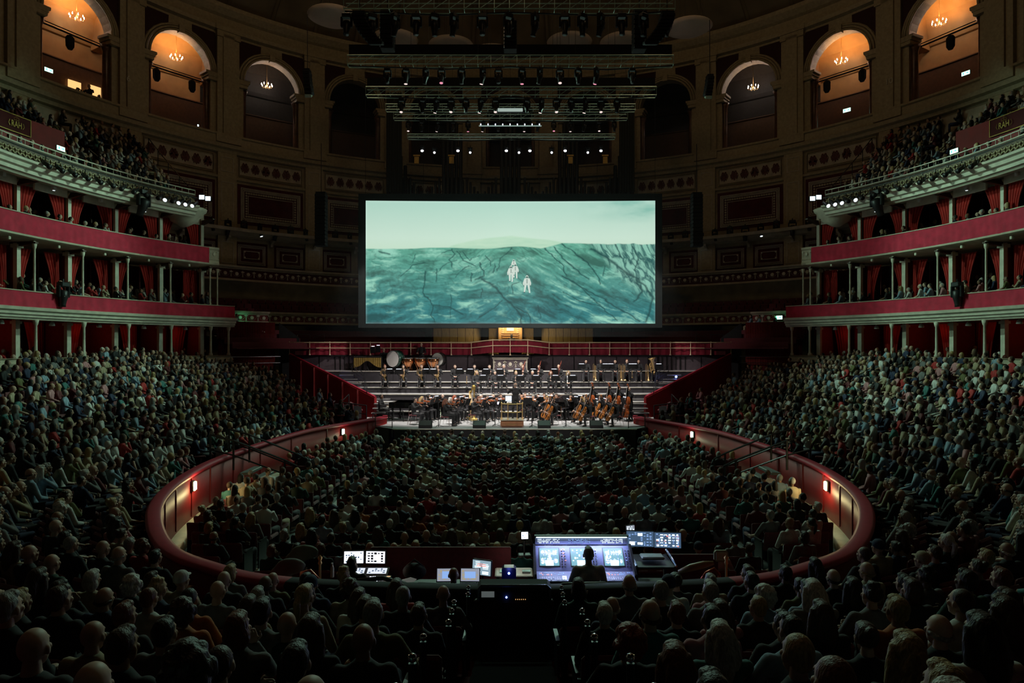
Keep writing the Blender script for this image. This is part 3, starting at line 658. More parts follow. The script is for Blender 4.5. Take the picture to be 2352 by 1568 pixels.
    for i in range(40): p = pol(RC - .25, A(ACI + (AEND - ACI) * i / 40), 0); m.tube(p + Vector((0, 0, 13.5)), p + Vector((0, 0, 13.85)), .014, n=4)
    m.build('rail', PALE, ci)
    for i, a in enumerate(BAYS):
        m = MB(); m.prism([(0, 0), (1.4, 0), (1.4, -.06), (1.0, -.14), (.3, -.24), (0, -.3)], .16, Matrix.Translation(pol(RC + 1.5, A(a), 12.55)) @ Matrix.Rotation(-radians(A(a)) - pi / 2, 4, 'Z')); m.build('bracket', DWOOD, ci)
        m = MB(); m.arc([(RC + 1.1, 12.25), (RC + 1.1, 12.6), (RC + 1.2, 12.6), (RC + 1.2, 12.25)], A(a + .8), A(a + st_ - 1.6), 4, True); m.build('pelmet', PALE, ci)
    # raked seating terraces of the circle
    for j in range(10):
        R = RC + .1 + j * .74; z = 12.95 + j * .52; bd('terrace', [(R, z), (R + .74, z), (R + .74, z + .52)], ACI - .25 * j, AEND, mat('circle_step_brown', (.05, .03, .02), .8), ci, 30)
        m = MB(); 
    m = MB(); m.path([pol(RC + .1 + j * .74, A(ACI - .25 * j - .1), 13.9 + j * .52) for j in range(9)], .03, 5)
    for j in range(0, 9, 2): p = pol(RC + .1 + j * .74, A(ACI - .25 * j - .1), 0); m.tube(p + Vector((0, 0, 12.95 + j * .52)), p + Vector((0, 0, 13.9 + j * .52)), .025, n=5)
    m.build('end_rail', BLACK, ci)
    # red entrance block with the gilt monogram plaque
    ap = abs(ang(30, 23)); 
    m = MB(); m.arc([(RC + 2.2, 13.2), (RC + 2.2, 15.75), (RC + 5, 15.75), (RC + 5, 13.2)], A(ap - 6.6), A(ap + 7), 8, True); en = m.build('entrance_block', REDP, ci)
    m = MB(); m.arc([(RC + 2.12, 14.87), (RC + 2.12, 15.72), (RC + 2.2, 15.72), (RC + 2.2, 14.87)], A(ap - 2.0), A(ap + 3), 4, True); m.build('plaque', MAROON, en)
    m = MB(); rect_frame(m, RC + 2.12, A(ap + .4), 1.95, 14.9, 15.7, .03, .03, n=2); m.build('plaque_border', GILT, en)
    ap2 = abs(ang(36 if s < 0 else 2308, 22.9)); q = pol(RC + 2.05, A(ap2), 15.24)
    me = text_mesh('RAH', .34, .01); me.materials.append(GILT); t3 = ob('monogram', me, en, q, face_centre(A(ap2))); t3.scale = (.8, 1.2, 1)
    m = MB()
    for dx in (-.1, 0, .1): m.path([Vector((dx * .8, 0, 0)), Vector((dx * 1.4, 0, .08)), Vector((dx * .4, 0, .14))], .01, 5)
    m.ell((0, 0, .17), .02, 6, 4); m.tube((-.13, 0, 0), (.13, 0, 0), .012, n=5)
    for dx in (-.34, .34): m.path([Vector((dx, 0, -.05)), Vector((dx * 1.15, 0, -.2)), Vector((dx * .95, 0, -.32))], .012, 5)
    cr = m.build('monogram_crown', GILT, en); cr.location = q + Vector((0, 0, .2)); cr.rotation_euler = (0, 0, -radians(A(ap2)))
    # grab rails of the circle gangway
    for k_ in range(2):
        m = MB(); a = A(abs(ang(235 + k_ * 22, 23))); p0 = pol(RC + .8, a, 14.0); p1 = pol(RC + 3.2, a, 15.6); m.path([p0 - Vector((0, 0, .9)), p0, p1, p1 - Vector((0, 0, .9))], .03, 6)
        o = m.build('gangway_rail', STEEL); tag(o, 'grey handrail of the %s circle gangway, %s one' % (sd, 'nearer' if k_ else 'farther'), 'handrail')
    # curtains
    for i, a in enumerate(BAYS[:-1]):
        nm_ = nth(i + 1)
        for sg, lbl in ((-1, 'near'), (1, 'far')):
            a_ = a + (st_ - 1.5 if sg < 0 else 1.4) if sg < 0 else a + 1.6
            side = s * (-sg) * -1
            if i > 5: continue
            p = pol(RB + 1.05, A(a_), 12.4); curtain(p, -radians(A(a_)), .9, 1.75, .45, side, 'bright red curtain, %s side of the %s second tier box from stage, %s' % (lbl, nm_, sd), 'second tier curtains')
            p = pol(RB + 1.3, A(a_ if i else a + 1.4), 9.6); curtain(p, -radians(A(a_)), .85, 2.3, .5, side, 'dark red curtain, %s side of the %s grand tier box, %s' % (lbl, nm_, sd), 'grand tier curtains')
        if i < 6:
            p = pol(RB + 2.3, A(a + 1.7 + (i % 3) * .9), 6.3); curtain(p, -radians(A(a)), 1.0, 2.6, .3, s * (1 if i % 2 else -1), 'red curtain at the back of the %s loggia box from the stage, %s' % (nm_, sd), 'loggia curtains')
            pl_ = pol(RB + 1.7, A(a + st_ * .45), 5.9)
            lamp('POINT', 'box_light', pl_, .8 if i % 2 else 1.7, (1, .3, .16), .1)
            o = thing('box_lamp', 'small white ceiling lamp in the %s loggia box from the stage, %s' % (nm_, sd), 'lamp', pol(RB + .5, A(a + st_ * .5), 6.2), -radians(A(a)), 'loggia box lamps')
            m = MB(); m.lathe([(.03, .1), (.1, .02), (.13, -.1), (.1, -.12)], n=8); m.build('lamp_shade', WHITE, o, True); m = MB(); m.tube((0, 0, .1), (0, 0, .14), .02); m.build('fixing', BRASS, o)
    # second tier ceiling spots
    for i, a in enumerate(BAYS[:-2]):
        o = thing('ceiling_spot', 'white cube spotlight under the circle, %s bay from the stage, %s' % (nth(i + 1), sd), 'spotlight', pol(RC + .8, A(a + st_ * .5), 12.45), -radians(A(a)), 'white cube spotlights')
        m = MB(); m.bbox((0, 0, 0), (.16, .16, .18), bv=.015); m.build('housing', WHITE, o); m = MB(); m.lathe([(.05, -.1), (.05, -.09)], n=8); m.build('lens', GLENSW if i % 2 else WHITE, o)
# fixtures hung along the circle fronts and on the lighting ledges
def par_can(o, L=.45, r=.11, lens=None, tilt=.6):
    R = Matrix.Rotation(tilt, 3, 'X')
    m = MB(); m.lathe([(r * .55, -L * .5), (r * .9, -L * .35), (r, L * .3), (r * 1.15, L * .5)], n=10, R=R @ Matrix.Rotation(pi / 2, 3, 'X')); m.build('lamp_body', BLACK, o, True)
    m = MB(); m.path([(-r * 1.3, 0, 0), (-r * 1.3, 0, .22), (r * 1.3, 0, .22), (r * 1.3, 0, 0)], .015, 5); m.tube((0, 0, .22), (0, 0, .34), .025, n=6); m.build('yoke', BLACK, o)
    if lens:
        m = MB(); m.lathe([(r * 1.05, 0), (r * 1.05, .01)], R @ Vector((0, -L * .51, 0)), 10, R=R @ Matrix.Rotation(pi / 2, 3, 'X')); m.build('lens', lens, o)
def moving_head(o, sc=1., lens=None, tilt=0., down=True):
    m = MB(); m.bbox((0, 0, -.1), (.36, .26, .18), bv=.03); m.tube((0, 0, -.02), (0, 0, .1), .03, n=6); m.build('base', BLACK, o)
    m = MB()
    for x in (-.2, .2): m.bbox((x, 0, -.36), (.07, .16, .42), bv=.02)
    m.build('yoke_arms', BLACKM, o)
    R = Matrix.Rotation(tilt, 3, 'X')
    m = MB(); m.lathe([(.08, .2), (.15, .16), (.165, -.05), (.13, -.2), (.11, -.34), (.12, -.42)], (0, 0, -.5), 12, R=R); m.build('head', BLACK, o, True)
    m = MB()
    for k in range(6): m.ell(R @ Vector((.155 * cos(k * pi / 3), .155 * sin(k * pi / 3), -.04)) + Vector((0, 0, -.5)), .012, 5, 4)
    m.build('trim_bolt', CHROME, o)
    if lens: m = MB(); m.lathe([(.1, -.425), (.1, -.44)], (0, 0, -.5), 10, R=R); m.build('lens', lens, o)
    o.scale = (sc,) * 3
for s in (-1, 1):
    sd = SIDE[s]
    m = MB(); m.path([pol(20.15, s * (ACI + .3 + (AEND - ACI) * i / 30), 13.35) for i in range(31)], .03, 6); o = m.build('lighting_bar', BLACK); tag(o, 'black lighting bar along the %s circle front' % sd, 'bar')
    for i in range(15):
        a = s * (ACI + .8 + i * (1.15 if i < 5 else 2.0) + (0 if i < 5 else -4.2))
        lens = GLENSW if i < 5 and i != 3 else None
        o = thing('profile_spotlight', 'black theatre spotlight on the %s circle front, %s from the stage end' % (sd, nth(i + 1)), 'spotlight', pol(20.15, a, 13.0), -radians(a) + s * (1.1 if i < 9 else .3), 'spotlights on the circle fronts')
        par_can(o, .62, .1, lens, .55)
    for i in range(2):
        a = s * (ACI - .6 - i * .7); o = thing('flood_light', 'square white floodlight at the tip of the %s circle, %s one' % (sd, 'inner' if i else 'outer'), 'floodlight', pol(20.2 - i * .2, a, 13.45 - .05 * i), -radians(a) + s * .9)
        m = MB(); m.bbox((0, 0, 0), (.32, .22, .28)); m.build('housing', BLACK, o); m = MB(); m.box((0, -.12, 0), (.27, .02, .24)); m.build('lens', GLENSW, o)
    for i in range(2):
        a = s * abs(ang(322 if i == 0 else 158, 20.6)); z = 12.6 if i == 0 else 7.5; o = thing('moving_light', 'large black moving light hanging on the %s %s front' % (sd, 'circle' if i == 0 else 'grand tier'), 'moving light', pol(20.35 if i == 0 else 20.9, a, z + .6), -radians(a)); moving_head(o, 1.5 if i == 0 else 1.25, None, .5 if i == 0 else .1)
    # ledge fixtures
    for i in range(13):
        a = s * (22.5 + i * 2.35); k = i % 3
        o = thing('moving_light', 'black moving light on the ledge %s of the screen, %s from the screen' % (sd, nth(i + 1)), 'moving light', pol(26.7, a, 13.75 if k else 13.85), -radians(a) + .4 * k, 'moving lights on the wall ledge')
        moving_head(o, .95 + .2 * (k == 1), GLENSW if i in (4, 8) else None, .7 - .5 * k)
# ================================================================ SCREEN
DS = 40.0                                     # distance of the projection screen
SX0, SX1, SY0, SY1 = 840.5, 1505.5, 461, 743
def fbm(u, v, sc, octv=4, seed=0, sx=1., sy=1.):
    r = np.random.RandomState(seed); out = np.zeros_like(u); amp = .5; tot = 0
    for o in range(octv):
        g = r.rand(64, 64); x = u * sc * sx * 2 ** o; y = v * sc * sy * 2 ** o
        xi = np.floor(x).astype(int); yi = np.floor(y).astype(int); fx = x - xi; fy = y - yi; fx = fx * fx * (3 - 2 * fx); fy = fy * fy * (3 - 2 * fy)
        a = g[xi % 64, yi % 64]; b = g[(xi + 1) % 64, yi % 64]; c = g[xi % 64, (yi + 1) % 64]; d = g[(xi + 1) % 64, (yi + 1) % 64]
        out += amp * ((a * (1 - fx) + b * fx) * (1 - fy) + (c * (1 - fx) + d * fx) * fy); tot += amp; amp *= .55
    return out / tot
def lin(c): return np.array([((x / 255 + .055) / 1.055) ** 2.4 if x > 10 else x / 255 / 12.92 for x in c])
def film(U, V):
    """colours of the projected ice field, U,V in 0..1 with V down"""
    X = U * 2207 + 65; Y = V * 935 + 68
    wx = fbm(U, V, 6, 3, 1) - .5; wy = fbm(U, V, 7, 3, 2) - .5
    def mixc(a, b, t): t = np.clip(t, 0, 1)[..., None]; return a * (1 - t) + b * t
    sky = mixc(lin((176, 216, 200)), lin((203, 230, 212)), V / .3) * (1 - .10 * np.abs(U - .5)[..., None])
    sky = mixc(sky, lin((196, 224, 200)), (V - .3) * 8)
    cl = np.clip((U - .72) * 5, 0, 1) * np.clip((.2 - V + .08 * wy) * 7, 0, 1) * np.clip(fbm(U, V, 9, 4, 5, 1, 1.6) * 2.4 - .6, 0, 1)
    sky = mixc(sky, lin((112, 178, 162)), cl * .8)
    # distant misty hill
    hx = np.clip(1 - np.abs(X - 1170) / 470, 0, 1); hill = 415 - 95 * hx ** .6 + 22 * wx
    hm = np.clip((Y - hill) / 12, 0, 1) * (hx > 0)
    sky = mixc(sky, mixc(lin((160, 208, 178)), lin((196, 226, 198)), fbm(U, V, 18, 4, 7, 1, 2.5)), hm * .8)
    hor = 436 - 18 * np.exp(-((X - 650) / 350) ** 2) - 28 * np.exp(-((X - 1230) / 180) ** 2) - 48 * np.clip((X - 1400) / 160, 0, 1) + 12 * np.clip((X - 1700) / 200, 0, 1) + 14 * wx - 16 * np.clip((X - 1770) / 100, 0, 1) * fbm(U, V * 0, 40, 3, 9)
    g = np.clip((Y - hor) / 7, 0, 1)
    dv = np.clip((V - .36) / .64, 0, 1)
    # ground: ice streaks, horizontal on the left, running down to the right on the right-hand slope
    sl = np.clip((X - 1120) / 900, 0, 1); sl = sl * sl * (3 - 2 * sl); A_ = U * 2.36; B_ = V
    bend = B_ - .34 * np.clip(A_ - 1.15, 0, 9) ** 1.35 + .16 * np.exp(-((A_ - 1.15) / .22) ** 2) * (1 - dv) * 1.0
    wrp = .10 * (fbm(U * 2.36, V, 4, 3, 41) - .5)
    n1 = fbm(A_ * .9 + wx * .15, bend + wrp, 9, 5, 11, .42, 2.1); n2 = fbm(A_ + wx * .08, bend + wrp, 22, 4, 12, .4, 2.4); n3 = fbm(A_ + wx * .3, V * 1.4 + wy * .3, 5, 5, 13, 1, 1.5)
    n4 = np.abs(fbm(A_ + wx * .3, bend * 1.3 + wy * .2, 6, 4, 17, 1, 1.6) - .5) * 2
    val = .47 + 1.25 * (n1 - .5) + .75 * (n2 - .5) + 1.3 * (n3 - .5) + .25 * (fbm(U * 2.36, V, 60, 2, 19) - .5)
    base = mixc(lin((98, 168, 145)), lin((52, 126, 128)), dv * 1.2)
    col = mixc(base * .42, base, val * 2); col = mixc(col, lin((148, 208, 186)), (val - .56) * 2.0)
    col = mixc(col, base * .3, np.clip((.09 - n4) * 9, 0, 1) * .55)
    # jagged cliffs far right
    cf = np.clip((X - 1780 - (Y - 430) * .9) / 60, 0, 1) * np.clip((620 - Y + (X - 1780) * .5) / 90, 0, 1)
    rg = np.abs(fbm(U * 2.36 - V * .45 + wx * .12, V * .6 + wy * .1, 20, 5, 21, 1.3, .7) - .5) * 2
    col = mixc(col, mixc(lin((20, 74, 78)), lin((140, 196, 176)), np.clip(rg * 3.2, 0, 1)), cf * .85)
    # crevasses
    cr = [([(945, 660), (1060, 730), (1110, 800), (1190, 870), (1240, 940), (1240, 1005)], 13), ([(1190, 870), (1300, 930), (1322, 1005)], 9), ([(500, 790), (550, 820), (582, 870), (560, 930), (590, 1005)], 8),
          ([(580, 858), (700, 878), (810, 935)], 6), ([(520, 600), (515, 680), (502, 790)], 8), ([(607, 590), (602, 680)], 7), ([(722, 430), (738, 480), (700, 512), (722, 565)], 8), ([(930, 540), (967, 600), (960, 640), (898, 665)], 9), ([(1045, 550), (1043, 612)], 7),
          ([(1410, 410), (1480, 480), (1560, 560), (1600, 640)], 8), ([(1550, 386), (1650, 462), (1760, 540), (1830, 640), (1852, 700)], 8), ([(1560, 640), (1700, 722), (1850, 800), (2000, 890), (2150, 985)], 9), ([(1780, 430), (1900, 500), (2030, 605), (2120, 660), (2172, 760), (2108, 835)], 16),
          ([(2030, 600), (2180, 700), (2250, 800), (2200, 990)], 14), ([(1880, 560), (1872, 640)], 6), ([(1180, 422), (1100, 505), (1060, 600)], 6), ([(1112, 832), (1020, 902), (935, 955)], 7), ([(1500, 420), (1560, 500), (1650, 580), (1760, 660)], 8), ([(1700, 722), (1800, 820), (1900, 915), (1985, 975)], 7),
          ([(600, 620), (690, 540), (760, 520)], 5), ([(760, 450), (810, 520), (900, 560)], 6), ([(640, 470), (720, 440)], 5), ([(450, 470), (420, 540)], 5), ([(330, 640), (420, 560), (520, 540)], 5), ([(800, 455), (860, 520), (935, 480)], 5), ([(980, 480), (1010, 530), (1010, 560)], 6), ([(1185, 770), (1180, 700), (1230, 690)], 7),
          ([(870, 620), (870, 680)], 8), ([(745, 650), (780, 600), (850, 560)], 4), ([(1560, 760), (1700, 830), (1850, 870)], 5), ([(1380, 860), (1400, 960)], 6), ([(160, 450), (250, 470)], 8), ([(2100, 420), (2140, 520), (2110, 600)], 9), ([(1960, 400), (2010, 500)], 8), ([(950, 730), (945, 800)], 6), ([(710, 780), (712, 960)], 5)]
    Xw = X + 26 * (fbm(U, V, 30, 3, 31) - .5); Yw = Y + 22 * (fbm(U, V, 30, 3, 32) - .5); dark = np.zeros_like(U)
    for pts, wd in cr:
        for (x0, y0), (x1, y1) in zip(pts, pts[1:]):
            dx, dy = x1 - x0, y1 - y0; t = np.clip(((Xw - x0) * dx + (Yw - y0) * dy) / (dx * dx + dy * dy), 0, 1)
            d = np.hypot(Xw - x0 - t * dx, Yw - y0 - t * dy); dark = np.maximum(dark, np.exp(-(d / (wd * .62)) ** 2))
    col = mixc(col, lin((22, 66, 66)), dark * .85)
    out = sky * (1 - g[..., None]) + col * g[..., None]
    ed = np.minimum(np.minimum(U, 1 - U) * 2.36, np.minimum(V, 1 - V)); out = out + np.exp(-(ed / .012) ** 2)[..., None] * .07
    return out
NXS, NYS = 560, 238
sc = thing('projection_screen', 'wide cinema screen with a pale teal glacier film scene, above the orchestra', 'screen', at(EX, 602, DS))
p0, p1 = at(SX0, SY0, DS), at(SX1, SY1, DS); c0 = at(EX, 602, DS)
us = np.linspace(0, 1, NXS); vs_ = np.linspace(0, 1, NYS); U, V = np.meshgrid(us, vs_)
cols = film(U, V)
co = np.zeros((NYS, NXS, 3)); co[..., 0] = p0.x + (p1.x - p0.x) * U - c0.x; co[..., 2] = p0.z + (p1.z - p0.z) * V - c0.z
co[..., 2] -= .05 * (1 - (2 * U - 1) ** 2) * (1 - V)           # the top edge sags a little
me = bpy.data.meshes.new('picture'); idx = np.arange(NXS * NYS).reshape(NYS, NXS)
q = np.stack([idx[:-1, :-1], idx[1:, :-1], idx[1:, 1:], idx[:-1, 1:]], -1).reshape(-1, 4)
me.from_pydata(co.reshape(-1, 3).tolist(), [], q.tolist())
ca = me.color_attributes.new('film', 'FLOAT_COLOR', 'POINT'); cc = np.ones((NXS * NYS, 4)); cc[:, :3] = cols.reshape(-1, 3); ca.data.foreach_set('color', cc.ravel())
fm = bpy.data.materials.new('projected_film'); fm.use_nodes = True; nt = fm.node_tree; b = nt.nodes['Principled BSDF']; b.inputs['Base Color'].default_value = (.02, .02, .02, 1); b.inputs['Specular IOR Level'].default_value = 0
an = nd(nt, 'ShaderNodeAttribute'); an.attribute_name = 'film'; nt.links.new(an.outputs['Color'], b.inputs['Emission Color']); b.inputs['Emission Strength'].default_value = 1.0
me.materials.append(fm); ob('picture', me, sc, (0, -.05, 0))
W, H = p1.x - p0.x, p0.z - p1.z
m = MB(); fr = .42
for c_, d_ in (((0, 0, H / 2 + fr / 2), (W + 2 * fr, .16, fr)), ((0, 0, -H / 2 - fr * .3), (W + 2 * fr, .16, fr * .6)), ((-W / 2 - fr / 2, 0, 0), (fr, .16, H)), ((W / 2 + fr / 2, 0, 0), (fr, .16, H))): m.box(c_, d_)
SCRF = mat('black_screen_border', (.012, .02, .02), .7)
m.build('border', SCRF, sc)
m = MB(); m.box((0, .12, 0), (W + 2 * fr, .05, H + fr)); m.build('backing', BLACKM, sc)
m = MB()
for k in range(-5, 6): m.tube((k * W / 10, .02, H / 2 + fr), (k * W / 10, .02, H / 2 + 9), .012, n=4)
m.build('suspension_wire', BLACK, sc)
# the four small walkers in the film picture
FIG = glow('film_figure_white', (.72, .84, .75), .8); FIGD = glow('film_figure_dark', (.03, .1, .09), 1)
def scr(cx, cy): return (-W / 2 + W * (cx - 65) / 2207, H / 2 - H * (cy - 68) / 935)
for cx, top, bot, sp in ((1195, 514, 560, 0), (1207, 546, 660, 5), (1174, 560, 686, 0), (1296, 634, 770, 14)):
    m = MB(); hgt = (bot - top) * W / 2207; x0, z0 = scr(cx, bot); k = hgt / (1.8 if bot - top > 60 else 1.0); off = -.075
    def P(pts, mi=0): m.prism([(x0 + x * k, z0 + z * k) for x, z in pts], .006, Matrix.Translation((0, off, 0)), mi)
    full = bot - top > 60; b0 = 0 if full else -.8
    if full:
        s_ = sp / 100
        P([(-.2 - s_, .08), (-.06 - s_, .08), (-.02, .85), (-.25, .9)]); P([(.06 + s_, 0), (.2 + s_, 0), (.25, .9), (.02, .85)]); P([(-.22 - s_, 0), (-.04 - s_, 0), (-.06 - s_, .1), (-.2 - s_, .1)], 1)
    P([(-.24, .82 + b0), (.24, .82 + b0), (.32, 1.2 + b0), (.25, 1.48 + b0), (-.25, 1.48 + b0), (-.32, 1.2 + b0)])
    for sx in (-1, 1): P([(sx * .28, 1.42 + b0), (sx * .42, 1.0 + b0), (sx * .38, .72 + b0), (sx * .28, .74 + b0), (sx * .27, 1.05 + b0)]); P([(sx * .3, .66 + b0), (sx * .38, .66 + b0), (sx * .39, .78 + b0), (sx * .3, .78 + b0)], 1)
    hd = [(.14 * cos(i * pi / 5), 1.62 + b0 + .16 * sin(i * pi / 5)) for i in range(10)]; P(hd); m2 = off; off -= .008
    P([(.1 * cos(i * pi / 5), 1.58 + b0 + .1 * sin(i * pi / 5)) for i in range(10)], 1)
    P([(-.03, .95 + b0), (.03, .95 + b0), (.03, 1.4 + b0), (-.03, 1.4 + b0)], 1); off = m2
    m.build('projected_walker', [FIG, FIGD], sc)
# thin stage haze in front of the screen
hm_ = bpy.data.materials.new('stage_haze'); hm_.use_nodes = True; nt = hm_.node_tree; nt.nodes.remove(nt.nodes['Principled BSDF']); vsc = nd(nt, 'ShaderNodeVolumeScatter'); vsc.inputs['Density'].default_value = .007; vsc.inputs['Color'].default_value = (.8, .95, 1, 1); nt.links.new(vsc.outputs[0], nt.nodes['Material Output'].inputs['Volume'])
m = MB(); m.box((0, 38.3, 13.2), (26, 2.8, 15.0)); o = m.build('stage_haze', hm_); tag(o, 'faint haze hanging round the lit screen', 'haze', kind='stuff')
# ---- flown loudspeaker columns beside the screen, and the small ones higher up
def line_array(px, py0, py1, d, wpx, n, label, lean=0., side=1, endlit=None):
    a, b_ = at(px, py0, d), at(px, py1, d); wd = wpx * d / F; o = thing('loudspeaker_column', label, 'loudspeaker', a)
    h = (a.z - b_.z) / n
    for i in range(n):
        t_ = i / max(1, n - 1); R = Matrix.Rotation(.35 * t_ ** 2 if lean else .02, 3, 'X'); m = MB(); m.bbox((lean * t_ ** 1.5, -.35 * t_ ** 2 if lean else 0, -h * (i + .5)), (wd, .55, h * .95), bv=.03, rot=R); c = m.build('cabinet', BLACKM, o)
        m = MB(); m.box((lean * t_ ** 1.5 - side * wd * .47, -.3 if not lean else -.25 - .35 * t_ ** 2, -h * (i + .5)), (.03, .06, h * .6)); m.build('grille_edge', STEEL, c)
    m = MB(); m.tube((0, 0, 0), (0, 0, 3), .02, n=5); m.box((0, 0, .06), (wd * .9, .4, .1)); m.build('rigging_frame', BLACK, o)
    if endlit: m = MB(); m.box((lean, -.5, a.z * 0 - h * n - .06), (wd * .9, .3, .14), rot=Matrix.Rotation(.6, 3, 'X')); m.build('lower_cabinet_face', endlit, o)
line_array(738, 446, 566, 38.5, 25, 14, 'tall black flown loudspeaker column left of the screen', side=-1)
line_array(1600, 447, 567, 38.5, 24, 14, 'tall black flown loudspeaker column right of the screen', side=1)
PG = mat('green_lit_face', (.45, .62, .52), .5)  # green light on the lowest black cabinet, put into its colour
line_array(706, 165, 225, 34, 15, 6, 'small black speaker cluster hung before the left arcade', lean=.22, side=-1, endlit=PG)
line_array(1630, 178, 228, 34, 15, 6, 'small black speaker cluster hung before the right arcade', lean=-.22, side=1, endlit=PG)
line_array(826, 36, 112, 27, 32, 9, 'large curved black speaker array under the left end of the nearest truss', lean=.75, side=-1)
line_array(1532, 36, 112, 27, 32, 9, 'large curved black speaker array under the right end of the nearest truss', lean=-.75, side=1)
for px, y0, y1, d, lb in ((890, 30, 116, 29, 'left'), (1172, 52, 118, 29, 'central'), (1468, 30, 118, 29, 'right')): line_array(px, y0, y1, d, 30, 8, 'straight black speaker column hung above the second truss, %s one' % lb)
# ---- trusses with moving lights
def truss(px0, px1, py, d, label, gaps=0, h=.42, heads=(), headsc=1., lensmap=None, border=0):
    a, b_ = at(px0, py, d), at(px1, py, d); L = b_.x - a.x; o = thing('lighting_truss', label, 'truss', ((a.x + b_.x) / 2, d, a.z))
    m = MB()
    for y, z in ((-.2, h / 2), (.2, h / 2), (-.2, -h / 2), (.2, -h / 2)): m.tube((-L / 2, y, z), (L / 2, y, z), .028, n=5)
    n = int(L / .6)
    for i in range(n + 1):
        x = -L / 2 + L * i / n; m.tube((x, -.2, -h / 2), (x, .2, -h / 2), .015, n=4); m.tube((x, -.2, h / 2), (x, -.2, -h / 2), .015, n=4)
        if i < n: m.tube((x, -.2, -h / 2), (x + L / n, -.2, h / 2), .014, n=4)
    m.build('truss_frame', mat('truss_grey_green', (.5, .72, .62), .35, .4), o)
    m = MB()
    for k in (-.4, -.1, .2, .42): m.tube((k * L, 0, h / 2), (k * L, 0, 7), .012, n=4)
    m.build('hoist_chain', BLACK, o)
    if border: m = MB(); m.box((0, .15, h / 2 + border / 2 + .1), (L * 1.0, .06, border)); m.build('masking_cloth', BLACKM, o)
    m = MB(); m.path([(-L / 2, 0, -h / 2), (-L * .2, .1, -h / 2 - .12), (0, 0, -h / 2 - .05), (L * .3, .1, -h / 2 - .14), (L / 2, 0, -h / 2)], .03, 4); m.build('cable_loom', BLACKM, o)
    for i, px in enumerate(heads):
        x = (px - EX) / F * d; lens = lensmap[i % len(lensmap)] if lensmap else None
        q = thing('moving_light', 'black moving light under the %s, %s from the left' % (label.split(',')[0].replace('long black ', ''), nth(i + 1)), 'moving light', (x, d, a.z - h / 2 - .1), .5 * (i % 3), 'moving lights on the trusses'); moving_head(q, headsc, lens, .25 * ((i % 3) - 1))
    return o
GP = glow('lens_glow_pink', (1, .35, .5), .8)
truss(792, 1548, 14, 27, 'nearest truss, long and black at the top edge of the picture', heads=[796, 855, 908, 956, 998, 1043, 1108, 1168, 1229, 1297, 1338, 1380, 1428, 1478, 1535], headsc=1.0)
truss(800, 1545, 141, 31, 'second truss, with a black masking cloth above it', heads=[890, 932, 978, 1014, 1060, 1109, 1145, 1199, 1240, 1286, 1328, 1370, 1452], headsc=.82, lensmap=[LENS_ for LENS_ in (None, GLENS, None, GP)], border=.55)
truss(842, 1506, 212, 33.5, 'third truss, with paired moving lights', heads=[922, 970, 1002, 1036, 1070, 1104, 1138, 1210, 1244, 1278, 1312, 1345, 1380, 1417], headsc=.8, lensmap=[GLENS, None, GLENS], border=.5)
truss(887, 1458, 248, 36, 'fourth truss, farther and thinner', h=.3)
truss(905, 1440, 267, 37.5, 'fifth truss, small above the bright lamps', heads=[938, 968, 1005, 1041, 1075, 1110, 1144, 1204, 1236, 1272, 1310, 1342, 1376, 1411], headsc=.65, lensmap=[GLENS, None, GLENS, None, GP], h=.35)
truss(937, 1412, 314, 39, 'sixth truss, a thin bar low over the screen', h=.2)
# bright strip and bar of small lamps
p = at(1172, 253, 35.5); o = thing('strip_light', 'white strip light in the middle of the rig', 'strip light', p); m = MB(); m.box((0, .04, 0), (1.5, .1, .26)); m.build('housing', BLACK, o); m = MB(); m.bbox((0, -.04, 0), (1.36, .06, .18), bv=.02); m.build('tube', glow('strip_pale', (.6, .75, .68), .55), o)
p = at(1172, 289, 36.5); o = thing('lamp_bar', 'thin pale bar with nine tiny upright lamps below the strip light', 'lamp bar', p); m = MB(); m.tube((-1.75, 0, 0), (1.75, 0, 0), .035, n=6); m.build('bar', glow('bar_pale', (.5, .7, .62), .35), o)
for i in range(9): m = MB(); m.tube((-1.65 + i * .41, 0, 0), (-1.65 + i * .41, 0, .12), .03, n=6); m.build('small_lamp', GSTAND, o)
for i, px in enumerate((970, 998, 1052, 1080, 1163, 1192, 1217, 1267, 1298, 1350, 1380)):
    py = 343 if i % 2 == 0 else 347; d = 39.5
    o = thing('stage_lantern', 'small bright stage lantern above the screen, %s from the left' % nth(i + 1), 'spotlight', at(px, py, d), 0, 'bright lanterns above the screen')
    par_can(o, .4, .12, None, -1.1)
    m = MB(); m.ell((0, -.06, -.1), (.09 if i % 2 == 0 else .065, .05, .07), 8, 6); m.build('lens', glow('lantern_lens', (.95, .93, 1), 6), o)
# ---- ceiling acoustic discs
for px, py, w_, d, lb in ((765, 40, 115, 40, 'left of the nearest truss, the leftmost one'), (1581, 65, 108, 40, 'right of the nearest truss, the rightmost one'), (908, 92, 105, 43, 'partly behind the left speaker column'), (1036, 106, 104, 46, 'low between left and central speaker columns'), (1130, 122, 90, 49, 'just left of the central speaker column'), (1308, 98, 104, 45, 'right of the central speaker column'), (1430, 98, 104, 44, 'partly behind the right speaker column')):
    r = w_ / 2 * d / F; o = thing('acoustic_disc', 'pale round acoustic disc under the dome ' + lb, 'acoustic disc', at(px, py, d))
    m = MB(); m.lathe([(0, -.32), (r * .4, -.28), (r * .8, -.12), (r, .04), (r * .97, .1), (r * .7, .12), (0, .14)], n=28); m.build('dish', DISC, o, True)
    m = MB()
    for k in range(3): m.tube((r * .5 * cos(k * 2.1), r * .5 * sin(k * 2.1), .1), (r * .5 * cos(k * 2.1), r * .5 * sin(k * 2.1), 5), .012, n=4)
    m.build('suspension_wire', BLACK, o)
